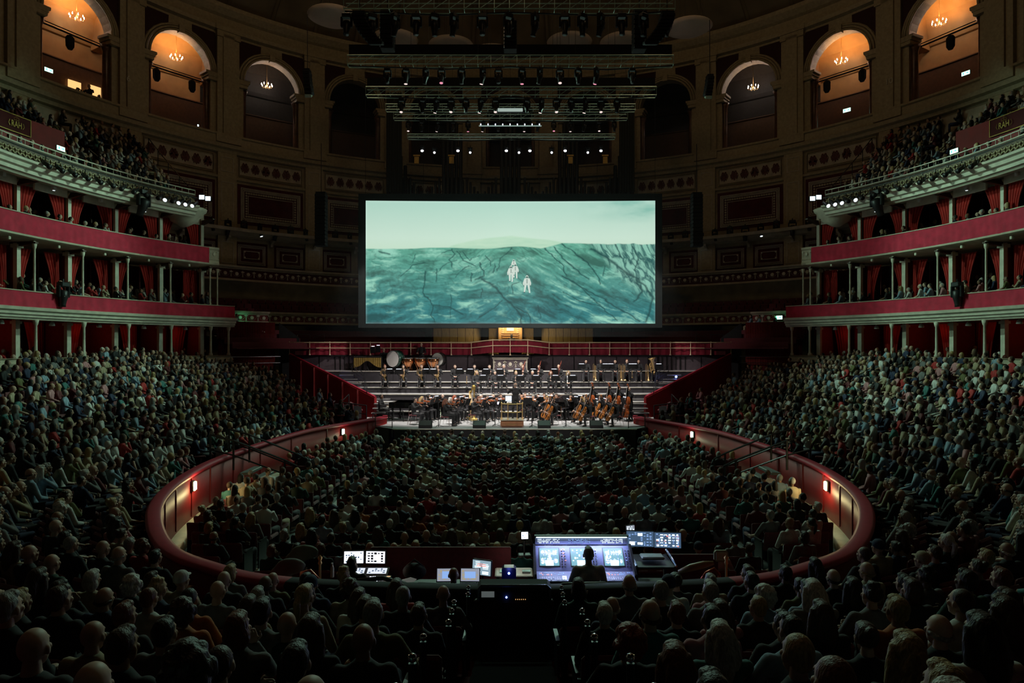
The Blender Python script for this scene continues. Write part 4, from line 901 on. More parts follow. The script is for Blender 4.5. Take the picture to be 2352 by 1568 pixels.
# ---- organ behind and above the screen
og = thing('pipe_organ', 'dark pipe organ rising behind the screen', 'organ', (0, 49.6, 5))
PIPE = mat('dull_tin_pipe', (.04, .04, .04), .55, .5); ORGW = mat('dark_organ_case', (.05, .03, .015), .5, var=.3)
m = MB()
for x in (-8.6, -4.4, 0, 4.4, 8.6): m.box((x, .9, 6.5), (1.6, 1.6, 13)); 
m.box((0, 1.3, 4), (19, 1.2, 8)); m.build('organ_case', ORGW, og)
for x0 in (-8.6, -4.4, 0, 4.4, 8.6):
    for k in range(5):
        x = x0 - .64 + k * .32; top = 13.8 + (1 - abs(k - 2) / 2) * 1.4 + (2.5 if abs(x0) < 5 else 0); m = MB(); m.lathe([(.04, 6.5), (.14, 7.2), (.14, top), (.12, top + .05)], (x, -.1 - .1 * (2 - abs(k - 2)), 0), 8); m.build('tower_pipe', PIPE, og, True)
for x0 in (-6.5, -2.2, 2.2, 6.5):
    for k in range(9):
        x = x0 - 1.1 + k * .275; m = MB(); m.lathe([(.03, 6), (.1, 6.6), (.1, 11.5 + .35 * abs(k - 4)), (.08, 11.6 + .35 * abs(k - 4))], (x, .1, 0), 7); m.build('pipe', PIPE, og, True)
m = MB()
for px in (957, 1037, 1310, 1390):
    p = at(px, 368, 48.4) - Vector((0, 49.6, 5)); m.box(p, (.34, .1, .5)); m.box(p + Vector((0, 0, .35)), (.5, .1, .1))
m.build('gilt_capital', GILT, og)
for px in (905, 1440):
    o = thing('side_drape', 'thin dark hanging drape beside the organ on the %s' % ('left' if px < EX else 'right'), 'drape', at(px, 330, 46)); m = MB(); m.box((0, 0, 0), (1.0, .06, 7)); vs = []
    m = MB(); n = 24
    for i in range(n + 1): x = -.55 + 1.1 * i / n; vs += [(x, .08 * sin(i * 1.6), 3.6), (x, .08 * sin(i * 1.6), -3.4)]
    m.add(vs, [(2 * i, 2 * i + 1, 2 * i + 3, 2 * i + 2) for i in range(n)]); m.build('drape_cloth', mat('dull_olive_gauze', (.03, .033, .022), .9), o, True)

# ================================================================ STAGE
sg = struct('stage', 'pale grey concert stage with charcoal risers')
m = MB(); fy = 31.1
m.add([(-5.55, fy, 1.2), (6.0, fy, 1.2), (7.5, 33.2, 1.2), (8.0, 36.6, 1.2), (-8.0, 36.6, 1.2), (-7.5, 33.2, 1.2)], [(0, 1, 2, 3, 4, 5)]); m.build('stage_floor', STAGEF, sg)
m = MB(); m.box((.22, fy + .03, .6), (11.5, .06, 1.2)); m.box((-6.7, 32.2, .6), (2.4, .06, 1.15), -.75); m.box((6.9, 32.2, .6), (1.9, .06, 1.15), .9); m.build('stage_front', BLACKM, sg)
m = MB(); m.box((.22, fy, 1.19), (11.6, .07, .04)); m.build('stage_nosing', EDGE, sg)
RIS = [(35.9, 1.55, 7.6), (36.4, 2.02, 8.2), (37.3, 2.40, 9.0), (38.4, 2.72, 9.8), (39.3, 3.0, 10.6), (40.2, 3.62, 12.0), (42.3, 3.62, 0)]
for i in range(6):
    y0, z, hw = RIS[i]; y1 = RIS[i + 1][0]; zp = RIS[i - 1][1] if i else 1.2
    m = MB(); N = 20; vs = []
    fx = lambda x: y0 + (.35 * (x / hw) ** 2 if i < 4 else 0)
    for j in range(N + 1):
        x = -hw + 2 * hw * j / N; vs += [(x, fx(x), zp), (x, fx(x), z), (x, y1 + .4, z)]
    fs = []
    for j in range(N): a = j * 3; fs += [(a, a + 3, a + 4, a + 1), (a + 1, a + 4, a + 5, a + 2)]
    m.add(vs, fs); m.f and None; r_ = m.build('riser', [RISER, STAGEF], sg)
    for q_ in range(len(r_.data.polygons)):
        if abs(r_.data.polygons[q_].normal.z) > .7: r_.data.polygons[q_].material_index = 1
    m = MB(); m.path([(-hw + 2 * hw * j / N, fx(-hw + 2 * hw * j / N) - .015, z - .01) for j in range(N + 1)], .03, 4); m.build('riser_edge', EDGE, r_)
    m = MB()
    for j in range(1, 10): x = -hw + 2 * hw * j / 10; m.box((x, fx(x) - .012, (z + zp) / 2), (.02, .02, z - zp - .05))
    m.build('riser_joint', BLACKM, r_)
# back wall and choir front
m = MB(); m.box((0, 42.3, 3.75), (27.0, .12, 1.8)); m.build('back_wall', mat('plum_grey_panel', (.11, .085, .1), .7, var=.2), sg)
m = MB()
for j in range(-9, 10): m.box((j * 1.37, 42.22, 3.9), (.025, .04, 1.5))
for s in (-1, 1):
    for j in range(9): m.box((s * (8.9 + j * .3), 42.2, 4.0), (.035, .05, 1.1))
m.build('panel_joint', BLACKM, sg)
# parapet ramps either side, red, falling towards the arena
for s in (-1, 1):
    o = struct('wall_ramp', 'red sloping parapet beside the stage, ' + SIDE[s])
    A_, B_ = Vector((s * 14.15, 42.0, 0)), Vector((s * 7.45, 36.1, 0)); C_ = Vector((s * 7.5, 35.2, 0)); n = 6; m = MB(); nv = (B_ - A_).normalized(); nn = Vector((-nv.y, nv.x, 0)) * .08
    vs = []
    for i in range(n + 1):
        p = A_.lerp(B_, i / n); zt = 4.62 + (2.3 - 4.62) * i / n; vs += [p - nn + Vector((0, 0, .9)), p - nn + Vector((0, 0, zt)), p + nn + Vector((0, 0, zt)), p + nn + Vector((0, 0, .9))]
    fs = [(i * 4 + j, i * 4 + (j + 1) % 4, i * 4 + 4 + (j + 1) % 4, i * 4 + 4 + j) for i in range(n) for j in range(4)] + [(0, 1, 2, 3), (n * 4 + 3, n * 4 + 2, n * 4 + 1, n * 4)]
    m.add(vs, fs); m.build('parapet', REDP, o)
    m = MB(); m.path([A_ + Vector((0, 0, 4.66)), B_ + Vector((0, 0, 2.34))], .07, 6); m.build('coping', MT['red_coping'], o)
    m = MB()
    for i in (1, 2, 3, 4, 5): p = A_.lerp(B_, i / 6) - nn * 1.05 * (1 if s < 0 else 1); m.box(p + Vector((0, 0, (4.62 - 2.32 * i / 6) / 2 + .5)), (.05, .2, 4.62 - 2.32 * i / 6 - 1), atan2(nv.y, nv.x))
    m.build('post', DARKRED, o)
# choir floor, curtain and brass rail
ch = struct('balcony_choir', 'choir seats behind a brass rail')
cpts = [(-14.25, 0), (-2.6, 0), (-1.1, -.9), (1.1, -.9), (2.6, 0), (14.25, 0)]
def cpt(x):
    for (x0, y0), (x1, y1) in zip(cpts, cpts[1:]):
        if x0 <= x <= x1: return y0 + (y1 - y0) * (x - x0) / (x1 - x0)
    return 0
m = MB(); N = 400; vs = []; K = 3
for i in range(N + 1):
    x = -14.2 + 28.4 * i / N; zb = .16 * max(0, min(1, (2.6 - abs(x)) / 1.5))
    for j in range(K + 1): v = j / K; vs.append((x, 42.1 + cpt(x) + .035 * sin(i * .9) * (.4 + .6 * v) + .01 * sin(i * 2.3), 5.34 + zb + (4.6 - 5.34) * v))
fs = [(i * (K + 1) + j, i * (K + 1) + j + 1, (i + 1) * (K + 1) + j + 1, (i + 1) * (K + 1) + j) for i in range(N) for j in range(K)]
m.add(vs, fs); m.build('rail_curtain', mat('dark_crimson_curtain', (.26, .01, .03), .85, var=.35, scale=6, stretch=(1, 1, .2)), ch, True)
m = MB(); xs = [-14.25 + 28.5 * i / 20 for i in range(21)]; xs = sorted(set([round(x, 3) for x in xs] + [-2.6, -1.1, 1.1, 2.6]))
for dz in (0, -.36):
    m.path([(x, 41.98 + cpt(x), 5.4 + dz + .16 * max(0, min(1, (2.6 - abs(x)) / 1.5))) for x in xs], .034 if dz == 0 else .028, 6)
m.build('brass_rail', RAILB, ch, True)
for x in [-14.2 + i * 1.3 for i in range(10)] + [-1.1, -.0, 1.1] + [14.2 - i * 1.3 for i in range(10)]:
    m = MB(); zb = .16 * max(0, min(1, (2.6 - abs(x)) / 1.5)); m.lathe([(.06, 4.58), (.06, 4.62), (.025, 4.68), (.022, 4.98 + zb), (.035, 5.04 + zb), (.022, 5.1 + zb), (.022, 5.38 + zb), (.035, 5.43 + zb), (0, 5.47 + zb)], (x, 42.0 + cpt(x), 0), 8); m.build('rail_post', RAILB, ch, True)
m = MB(); m.box((0, 42.6, 4.55), (28.5, 1.0, .08)); m.box((0, 41.75, 4.56), (2.5, 1.3, .1)); m.build('choir_ledge', BLACKM, ch)
# swag box in the middle under the rail
m = MB(); m.box((0, 41.5, 4.0), (2.15, .6, .75)); sb = m.build('swag_box', mat('plum_grey_panel', (1, 1, 1)), ch)
m = MB()
for z in (4.42, 4.34, 3.64): m.box((0, 41.18, z), (2.3 if z > 4.4 else 2.2, .1, .05))
for x in (-1.05, 1.05): m.box((x, 41.18, 4.0), (.04, .1, .7))
m.build('moulding', PALE, sb)
for x in (-.68, 0, .68): q = ob('swag', SWM, sb, (x, 41.19, 4.02)); q.scale = (.85, .8, 1)
# choir terraces with rows of tip-up seats
m = MB()
for j in range(5):
    for s in (-1, 1): R0 = 20.0 + j * .9; m.arc([(R0, 4.6 + .28 * j), (R0 + .95, 4.6 + .28 * j), (R0 + .95, 4.6 + .28 * (j + 1))], s * 8, s * 41, 20)
m.build('terrace', CARPET, ch)
# wood panelling and organ console niche
WP = mat('pale_oak_lit', (.55, .4, .18), .5, var=.3, scale=4, stretch=(8, 8, .6))
NX = 45.2
m = MB()
for x0, x1 in ((at(995, 0, NX).x, at(1106, 0, NX).x), (at(1122, 0, NX).x, at(1146, 0, NX).x), (at(1198, 0, NX).x, at(1226, 0, NX).x), (at(1243, 0, NX).x, at(1362, 0, NX).x)):
    n = max(1, int((x1 - x0) / .5))
    for i in range(n): m2 = MB(); w_ = (x1 - x0) / n; m2.bbox((x0 + w_ * (i + .5), NX, 5.45), (w_ - .03, .08, 1.9), bv=.01); m2.build('oak_panel', WP, ch)
m.box((0, NX + 1.2, 6.9), (13, 1.0, .9)); 
for x in (at(1114, 0, NX).x, at(1234, 0, NX).x, at(985, 0, NX).x, at(1372, 0, NX).x): m.box((x, NX - .05, 5.6), (.42, .25, 2.3))
m.build('niche_frame', BLACKM, ch)
o = thing('organ_console', 'lit wooden organ console in the niche below the screen', 'organ console', at(1172, 786, 45.0)); m = MB()
for z, y, d_ in ((.1, -.1, .1), (.25, 0, .1), (.4, .1, .1)): m.box((0, y, z + .25), (1.1, .25, .04))
m.box((0, .35, .6), (1.7, .15, 1.5)); m.box((-.72, -.05, .5), (.18, .7, 1.3)); m.box((.72, -.05, .5), (.18, .7, 1.3)); m.build('case', WOOD, o)
m = MB()
for s in (-1, 1):
    for i in range(5):
        for j in range(3): m.ell((s * (.5 + .09 * j), .22, .55 + .13 * i), .03, 6, 4)
m.build('stop_knob', WHITE, o); m = MB(); m.box((0, .26, 1.15), (1.3, .06, .1)); m.build('console_lamp', glow('console_lamp_warm', (1, .75, .45), 10), o); m = MB(); m.box((0, .2, .95), (.5, .02, .32), rot=Matrix.Rotation(-.2, 3, 'X')); m.build('sheet_music', PAPER, o)
lamp('AREA', 'niche_light', (0, 44.5, 6.5), 55, (1, .72, .35), 1.5, target=(0, 45.3, 5.2)); 
for s in (-1, 1): lamp('SPOT', 'niche_light', (s * 1.2, 43.2, 6.2), 60, (1, .78, .4), .1, spot=70, target=(s * 4.5, 45.2, 5.4))
# red curtained openings and dark returns beside the choir
for s in (-1, 1):
    o = struct('wall_opening', 'red curtained opening beside the choir, ' + SIDE[s]); m = MB(); vs = []; n = 120
    for i in range(n + 1): a = s * (52 - 11 * i / n * .85); p = pol(22.6 + .06 * sin(i * 1.7), a, 0); vs += [(p.x, p.y, 6.7), (p.x, p.y, 3.2)]
    m.add(vs, [(2 * i, 2 * i + 1, 2 * i + 3, 2 * i + 2) for i in range(n)]); m.build('fluted_curtain', mat('dark_red_curtain', (.16, .01, .008), .85, var=.3), o, True)
    a, b_ = pol(22.4, s * 42.2), pol(21.6, s * 39.5); m = MB(); m.add([(a.x, a.y, 3), (b_.x, b_.y, 3), (b_.x, b_.y, 5.7), (a.x, a.y, 6.7)], [(0, 1, 2, 3)]); m.build('dark_return', mat('dark_grey_panel', (.03, .032, .035), .6), o)
    m = MB(); m.path([pol(22.0, s * (52 - 1.2 * i), 4.5) for i in range(9)], .03, 5); m.path([pol(22.0, s * (52 - 1.2 * i), 4.1) for i in range(9)], .02, 5); m.build('rail', STEEL, o)
    # thin handrails of the choir stairs
    for px0, px1, y0, y1 in ((683, 712, 768, 768), (720, 745, 776, 766)):
        A_, B_ = at(px0 if s < 0 else 2 * EX - px0, y0, 43.5), at(px1 if s < 0 else 2 * EX - px1, y1, 43.5); q = MB(); q.path([A_ - Vector((0, 0, .6)), A_, B_, B_ - Vector((0, 0, .6))], .025, 5); r_ = q.build('choir_handrail', STEEL); tag(r_, 'thin grey choir stair handrail, %s, %s' % (SIDE[s], 'upper' if px0 < 700 else 'lower'), 'handrail')
# handrails and steps on both flanks of the stage
def rail_run(name, pts, zs, label, h=1.0, mid=(.5,), r=.022, mt=BLACK, posts=True, par=None):
    o = thing(name, label, 'handrail', (0, 0, 0)); m = MB()
    top = [Vector((x, y, z + h)) for (x, y), z in zip(pts, zs)]; m.path(top, r, 6)
    for k in mid: m.path([p - Vector((0, 0, h * (1 - k))) for p in top], r * .8, 5)
    m.build('rail', mt, o)
    for p in top: q = MB(); q.tube(p - Vector((0, 0, h)), p, r, n=6); q.build('post', mt, o)
    return o
for s in (-1, 1):
    sd = SIDE[s]
    rail_run('stage_handrail', [(s * 5.7, 31.5), (s * 6.6, 32.0), (s * 7.0, 33.2), (s * 6.1, 34.2), (s * 5.6, 34.2)], [.75] * 5, 'black tubular rail round the %s stage steps' % sd, 1.0, (.5, .15))
    rail_run('stage_handrail', [(s * 7.4, 33.6), (s * 8.9, 34.3), (s * 8.9, 36.0)], [1.1, 1.2, 1.5], 'dark rail beside the first stalls seats, %s of the stage' % sd, 1.0, (.55,), .03)
    rail_run('stage_handrail', [(s * 8.0, 36.5), (s * 8.6, 38.5), (s * 9.6, 39.6)], [1.9, 2.6, 3.1], 'black rail climbing the %s riser steps' % sd, .95, (.8, .6, .4, .2), .014)
    for k in range(6):
        m = MB(); m.bbox((s * (7.1 + .0 * k), 34.6 + .35 * k, 1.1 + .22 * k), (.8, .3, .05), bv=.01); stp = m.build('stage_step', mat('step_grey', (.16, .16, .16), .6)); tag(stp, 'grey stage step, %s from the bottom, on the %s flank' % (nth(k + 1), sd), 'step', 'steps beside the stage')
    for k in range(4):
        m = MB(); m.bbox((s * (8.9 + .32 * k), 38.4 + .3 * k, 2.7 + .24 * k), (.8, .28, .04), bv=.01); stp = m.build('riser_step', mat('step_grey', (.16, .16, .16), .6)); tag(stp, 'pale upper riser step, %s from the bottom, on the %s flank' % (nth(k + 1), sd), 'step', 'steps beside the stage')
    o = thing('blue_lamp', 'small blue-white lamp at the back %s of the stage' % sd, 'lamp', at(768 if s < 0 else 1553, 865, 39.2)); m = MB(); m.bbox((0, .06, 0), (.2, .1, .2)); m.build('housing', BLACK, o); m = MB(); m.ell((0, 0, 0), .07, 8, 6); m.build('lens', GBLUE, o); lamp('POINT', 'blue_light', at(768 if s < 0 else 1553, 865, 38.9), 6, (.2, .25, 1), .05)
# stairs down into the arena with black rails and mesh panels
for s in (-1, 1):
    for k, (px, py, px2, py2) in enumerate(((530, 1012, 600, 1050), (560, 1025, 585, 1062))):
        pass
    a0 = Vector((s * 8.75, 21.2, 1.6)); 
    rail_run('arena_stair_rail', [(s * 9.6, 20.9), (s * 8.9, 21.0), (s * 7.6, 22.0), (s * 7.3, 22.3)], [1.35, 1.15, .35, .1], 'black rail of the stair from the %s stalls into the arena, near one' % SIDE[s], .95, (.5,), .035)
    rail_run('arena_stair_rail', [(s * 9.6, 22.3), (s * 8.95, 22.4), (s * 7.7, 23.4), (s * 7.4, 23.7)], [1.35, 1.15, .35, .1], 'black rail of the stair from the %s stalls into the arena, far one' % SIDE[s], .95, (.5,), .035)
    for k in range(5):
        m = MB(); m.bbox((s * (8.6 - k * .3), 21.7 + .22 * k, 1.0 - k * .22), (.3, 1.2, .08), s * -.7 * 0, bv=.01); stp = m.build('arena_step', FLOORM); m2 = MB(); m2.box((s * (8.6 - k * .3 - .14), 21.7 + .22 * k, 1.045 - k * .22), (.03, 1.15, .012)); m2.build('bright_nosing', MT['white_tape'], stp); tag(stp, 'dark step with bright nosing, %s from the top, %s arena stair' % (nth(k + 1), SIDE[s]), 'step', 'arena stair steps')
# ================================================================ PEOPLE
def remesh(mb, voxel, sm=2, name='m', noise=0.):
    me = bpy.data.meshes.new(name); me.from_pydata(mb.v, [], mb.f)
    bm = bmesh.new(); bm.from_mesh(me); bmesh.ops.recalc_face_normals(bm, faces=bm.faces); bm.to_mesh(me); bm.free()
    o = bpy.data.objects.new('tmp', me); COL.objects.link(o)
    m = o.modifiers.new('r', 'REMESH'); m.mode = 'VOXEL'; m.voxel_size = voxel; m.use_smooth_shade = True
    if sm: s = o.modifiers.new('s', 'SMOOTH'); s.iterations = sm; s.factor = .5
    dg = bpy.context.evaluated_depsgraph_get(); r = bpy.data.meshes.new_from_object(o.evaluated_get(dg)); bpy.data.objects.remove(o); bpy.data.meshes.remove(me)
    nv = len(r.vertices); v = np.empty(nv * 3); r.vertices.foreach_get('co', v); v = v.reshape(-1, 3)
    fs = [tuple(p.vertices) for p in r.polygons]; bpy.data.meshes.remove(r)
    if noise:
        n_ = np.sin(v[:, 0] * 190 + 3 * np.sin(v[:, 2] * 40)) * .5 + np.sin(v[:, 1] * 170 + v[:, 0] * 60) * .5; c = v.mean(0); d = v - c; d /= np.linalg.norm(d, axis=1)[:, None] + 1e-6; v = v + d * (n_ * noise)[:, None]
    return v, fs
def mk(name, parts, mats):              # parts: list of (verts, faces, material index)
    V_ = []; F_ = []; I_ = []
    for v, f, mi in parts: b = len(V_); V_ += [tuple(x) for x in v]; F_ += [tuple(i + b for i in q) for q in f]; I_ += [mi] * len(f)
    me = bpy.data.meshes.new(name); me.from_pydata(V_, [], F_)
    for m in mats: me.materials.append(m)
    me.polygons.foreach_set('material_index', I_); me.polygons.foreach_set('use_smooth', [True] * len(F_)); me.update(); return me
def head_geo(fem=False):
    m = MB(); k = .94 if fem else 1.
    m.ell((0, -.012, .03), (.076 * k, .095, .098), 18, 12); m.ell((0, .03, -.05), (.055 * k, .06, .062 if fem else .07), 14, 10); m.ell((0, .065, -.095), (.026, .022, .022), 8, 6)
    m.ell((0, .068, .035), (.055, .02, .022), 10, 6)                        # brow
    m.ell((0, .075, .012), (.014, .018, .02), 8, 6); m.tube((0, .082, .018), (0, .104, -.022), .009, .015, 8); m.ell((0, .1, -.025), (.019, .014, .012), 8, 6)
    for s in (-1, 1):
        m.ell((s * .042, .062, -.02), (.022, .022, .022), 8, 6); m.ell((s * .078 * k, -.005, -.005), (.012, .02, .034), 8, 6)
    m.ell((0, .085, -.058), (.027, .013, .007), 8, 5); m.ell((0, .082, -.07), (.023, .013, .008), 8, 5)
    v, f = remesh(m, .0085, 2)
    e = MB()
    for s in (-1, 1): e.ell((s * .03, .077, .012), (.013, .008, .008), 8, 6)
    return v, f, np.array(e.v), e.f
HEADS = {0: head_geo(False), 1: head_geo(True)}
def hand_geo(m, w_, d, up, curl=.5, side=1, r=.008):     # palm and five bent fingers from the wrist w_ along d; palm faces 'up'
    d = Vector(d).normalized(); up = Vector(up); up = (up - d * up.dot(d)).normalized(); sx = d.cross(up) * side; w_ = Vector(w_)
    Rm = Matrix((sx, d, up)).transposed()
    m.ell(w_ + d * .045, (.04, .05, .017), 10, 7, R=Rm)
    for i, (ox, L) in enumerate(((-.03, .062), (-.01, .075), (.01, .08), (.029, .07))):
        b = w_ + d * .08 + sx * ox; a = curl * .6; p1 = b + (d * cos(a) + up * sin(a)) * L * .5; a2 = curl * 1.7; p2 = p1 + (d * cos(a2) + up * sin(a2)) * L * .32; a3 = curl * 2.4; p3 = p2 + (d * cos(a3) + up * sin(a3)) * L * .24
        m.path([b - d * .015, p1, p2, p3], [r * 1.1, r, r * .9, r * .7], 6)
    b = w_ + d * .03 + sx * .034; m.path([b, b + (sx * .8 + d * .6 + up * .4 * curl) * .034, b + (sx * .8 + d * 1.3 + up * 1.2 * curl) * .052], [r * 1.3, r * 1.1, r * .8], 6)
def capsule(m, a, b, r0, r1, n=10):
    m.tube(a, b, r0, r1, n); m.ell(a, r0 * .999, n, 6); m.ell(b, r1 * .999, n, 6)
def make_pose(name, pelvis, chest, neck, head, hrot, arms, legs, fem=False, vox=.02, skirt=False, curls=(.6, .6), short=False, voxc=.019):
    """arms: [(shoulder, elbow, wrist, hand dir, palm)] L,R; legs: [(hip, knee, ankle, toe)]"""
    V3 = Vector; pelvis, chest, neck, head = map(V3, (pelvis, chest, neck, head)); k = .9 if fem else 1.
    sk, tp, lg, sh = MB(), MB(), MB(), MB(); up = (neck - pelvis).normalized()
    for m, g in ((sk, 0), (tp, .014)):
        q = Matrix.Rotation(0, 3, 'X')
        m.ell(chest, (.165 * k + g, .105 * k + g, .2), 14, 9); m.ell(pelvis.lerp(chest, .45), (.138 * k + g, .1 + g, .17), 14, 9)
        m.ell(neck - up * .05, (.12 * k + g, .075 + g, .06 + g), 12, 7)
        if g == 0 or not skirt: m.ell(pelvis + up * .03, (.158 + g, .12 + g, .12), 14, 8)
    capsule(sk, neck - up * .05, head - V3((0, .02, .07)), .058 * k, .052 * k)
    if not short: tp.lathe([(.075, -.0), (.068, .03)], neck - up * .0, 10)
    lg.ell(pelvis, (.172, .132, .12), 14, 8)
    hands = MB()
    for i, (S, E, W, hd, pm) in enumerate(arms):
        S, E, W = V3(S), V3(E), V3(W); s_ = -1 if i == 0 else 1
        capsule(sk, S, E, .05 * k, .04 * k); capsule(sk, E, W, .039 * k, .026)
        capsule(tp, S, E, .064 * k, .054 * k); tp.ell(S.lerp(chest + (neck - chest) * .6, .35), (.07, .06, .06), 8, 6)
        if not short: capsule(tp, E, W.lerp(E, .06), .053 * k, .038)
        hand_geo(hands, W, hd, pm, curls[i], side=s_)
    for i, (Hp, K, A_, T) in enumerate(legs):
        Hp, K, A_, T = map(V3, (Hp, K, A_, T))
        capsule(sk, Hp, K, .078, .054); capsule(sk, K, A_, .052, .036); capsule(sk, A_, T, .038, .03)
        capsule(lg, Hp, K, .094, .07)
        if skirt: capsule(lg, K, K.lerp(A_, .25), .075, .08)
        else: capsule(lg, K, A_, .068, .056)
        capsule(sh, A_ - V3((0, .03, .02)), T, .044, .04, 8); sh.box(A_.lerp(T, .5) - V3((0, 0, .045)), (.075, .25, .02))
    bv, bf = remesh(sk, vox); tv, tf = remesh(tp, voxc, noise=.0015); lv, lf = remesh(lg, voxc, noise=.001)
    hv, hf, ev, ef = HEADS[1 if fem else 0]; HM = Matrix.Translation(head) @ Euler(hrot).to_matrix().to_4x4()
    M_ = np.array(HM); hv2 = hv @ M_[:3, :3].T + M_[:3, 3]; ev2 = ev @ M_[:3, :3].T + M_[:3, 3]
    return dict(body=mk('body_' + name, [(bv, bf, 0), (hv2, hf, 0), (hands.v, hands.f, 0), (ev2, ef, 1)], [SKIN, EYE]), top=mk('top_' + name, [(tv, tf, 0)], [CLOTH]), legs=mk('legs_' + name, [(lv, lf, 0)], [CLOTH]), shoes=mk('shoes_' + name, [(sh.v, sh.f, 0)], [BLACK]), HM=HM)
# hair shapes, in head space
def hair_mesh(kind):
    m = MB()
    m.ell((0, -.03, .045), (.083, .092, .094), 14, 10)
    if kind == 'short': m.ell((0, .03, .1), (.06, .05, .035), 10, 6); m.ell((0, -.06, -.01), (.07, .05, .06), 10, 7)
    if kind == 'crop': m = MB(); m.ell((0, -.022, .04), (.08, .094, .096), 14, 10); m.ell((0, -.06, -.015), (.066, .045, .05), 10, 7)
    if kind == 'tousled':
        r = random.Random(3)
        for i in range(26): a = r.uniform(0, 6.28); t = r.uniform(-.2, 1.4); m.ell((.075 * cos(a) * cos(t), -.03 + .085 * sin(a) * cos(t), .05 + .09 * sin(t)), r.uniform(.02, .032), 7, 5)
    if kind == 'curly':
        r = random.Random(5)
        for i in range(60): a = r.uniform(0, 6.28); t = r.uniform(-.9, 1.5); y = -.04 + .1 * sin(a) * cos(t); m.ell((.1 * cos(a) * cos(t), min(y, .05), .03 + .11 * sin(t)), r.uniform(.025, .04), 7, 5)
    if kind == 'long':
        m.ell((0, .02, .095), (.068, .06, .04), 10, 7)
        for s in (-1, 1): m.path([(s * .06, -.0, .06), (s * .085, -.03, -.03), (s * .09, -.055, -.14), (s * .07, -.07, -.25)], [.035, .04, .045, .025], 10)
        m.path([(0, -.07, .06), (0, -.095, -.04), (0, -.11, -.15), (0, -.105, -.29)], [.06, .075, .08, .04], 12)
    if kind == 'bob':
        m.ell((0, .02, .095), (.068, .06, .04), 10, 7); m.ell((0, -.045, -.03), (.098, .075, .1), 14, 9)
    if kind == 'bun': m.ell((0, .02, .09), (.065, .055, .035), 10, 7); m.ell((0, -.1, .1), .042, 10, 8)
    if kind == 'ponytail': m.ell((0, .02, .09), (.065, .055, .035), 10, 7); m.path([(0, -.1, .06), (0, -.15, .02), (0, -.145, -.1), (0, -.12, -.2)], [.025, .035, .035, .012], 9)
    if kind == 'fringe':
        m = MB()
        for s in (-1, 1): m.path([(s * .07, .02, -.0), (s * .076, -.03, .0), (s * .06, -.075, -.01), (0, -.1, -.015)], [.016, .02, .022, .024], 8)
    if kind == 'cap':
        m = MB(); m.ell((0, -.015, .055), (.09, .105, .088), 14, 9); m.ell((0, -.015, .02), (.093, .108, .02), 14, 5)
        m.ell((0, .1, .04), (.06, .06, .01), 10, 5)
    v, f = remesh(m, .0115 if kind != 'cap' else .009, 1, noise=.0022 if kind in ('short', 'tousled', 'long', 'bob', 'ponytail', 'bun', 'curly') else .0006)
    return mk('hair_' + kind, [(v, f, 0)], [HAIR if kind != 'cap' else CLOTH])
HK = {k: hair_mesh(k) for k in ('short', 'crop', 'tousled', 'curly', 'long', 'bob', 'bun', 'ponytail', 'fringe', 'cap')}
SIT = dict(legs=[((-.1, .02, .52), (-.14, .43, .52), (-.14, .42, .1), (-.15, .55, .05)), ((.1, .02, .52), (.14, .43, .52), (.14, .4, .1), (.15, .53, .05))])
def sit(name, arms, lean=.0, fem=False, hrot=(0, 0, 0), legs=None, **k):
    return make_pose(name, (0, 0, .56), (0, -.03 + lean, .87), (0, -.03 + lean * 1.7, 1.08), (0, .0 + lean * 2, 1.22), hrot, arms, legs or SIT['legs'], fem, **k)
PO = {}
def arms2(l, r): return [l, r]
LAP = arms2(((-.18, -.03, 1.02), (-.25, .06, .74), (-.08, .26, .66), (.4, 1, -.1), (0, 0, -1)), ((.18, -.03, 1.02), (.25, .06, .74), (.08, .27, .67), (-.4, 1, -.1), (0, 0, -1)))
FOLD = arms2(((-.18, -.03, 1.02), (-.24, .1, .78), (.06, .2, .83), (1, .1, 0), (0, -1, 0)), ((.18, -.03, 1.02), (.24, .1, .78), (-.06, .22, .86), (-1, .1, 0), (0, -1, 0)))
CHIN = arms2(((-.18, -.03, 1.02), (-.24, .08, .76), (.05, .22, .72), (1, .2, 0), (0, -1, 0)), ((.18, -.03, 1.02), (.16, .22, .82), (.06, .14, 1.06), (-.2, -.1, 1), (0, -1, 0)))
SPREAD = arms2(((-.18, -.03, 1.02), (-.32, .04, .78), (-.3, .3, .68), (0, 1, 0), (0, 0, -1)), ((.18, -.03, 1.02), (.32, .04, .78), (.3, .3, .68), (0, 1, 0), (0, 0, -1)))
PO['sit_a'] = sit('sit_a', LAP, hrot=(.12, 0, 0)); PO['sit_b'] = sit('sit_b', FOLD, hrot=(.1, .05, .06)); PO['sit_c'] = sit('sit_c', CHIN, fem=True, hrot=(.1, -.08, -.1)); PO['sit_d'] = sit('sit_d', SPREAD, hrot=(.12, 0, .12), short=True); PO['sit_e'] = sit('sit_e', LAP, fem=True, hrot=(.1, .06, 0), short=True)
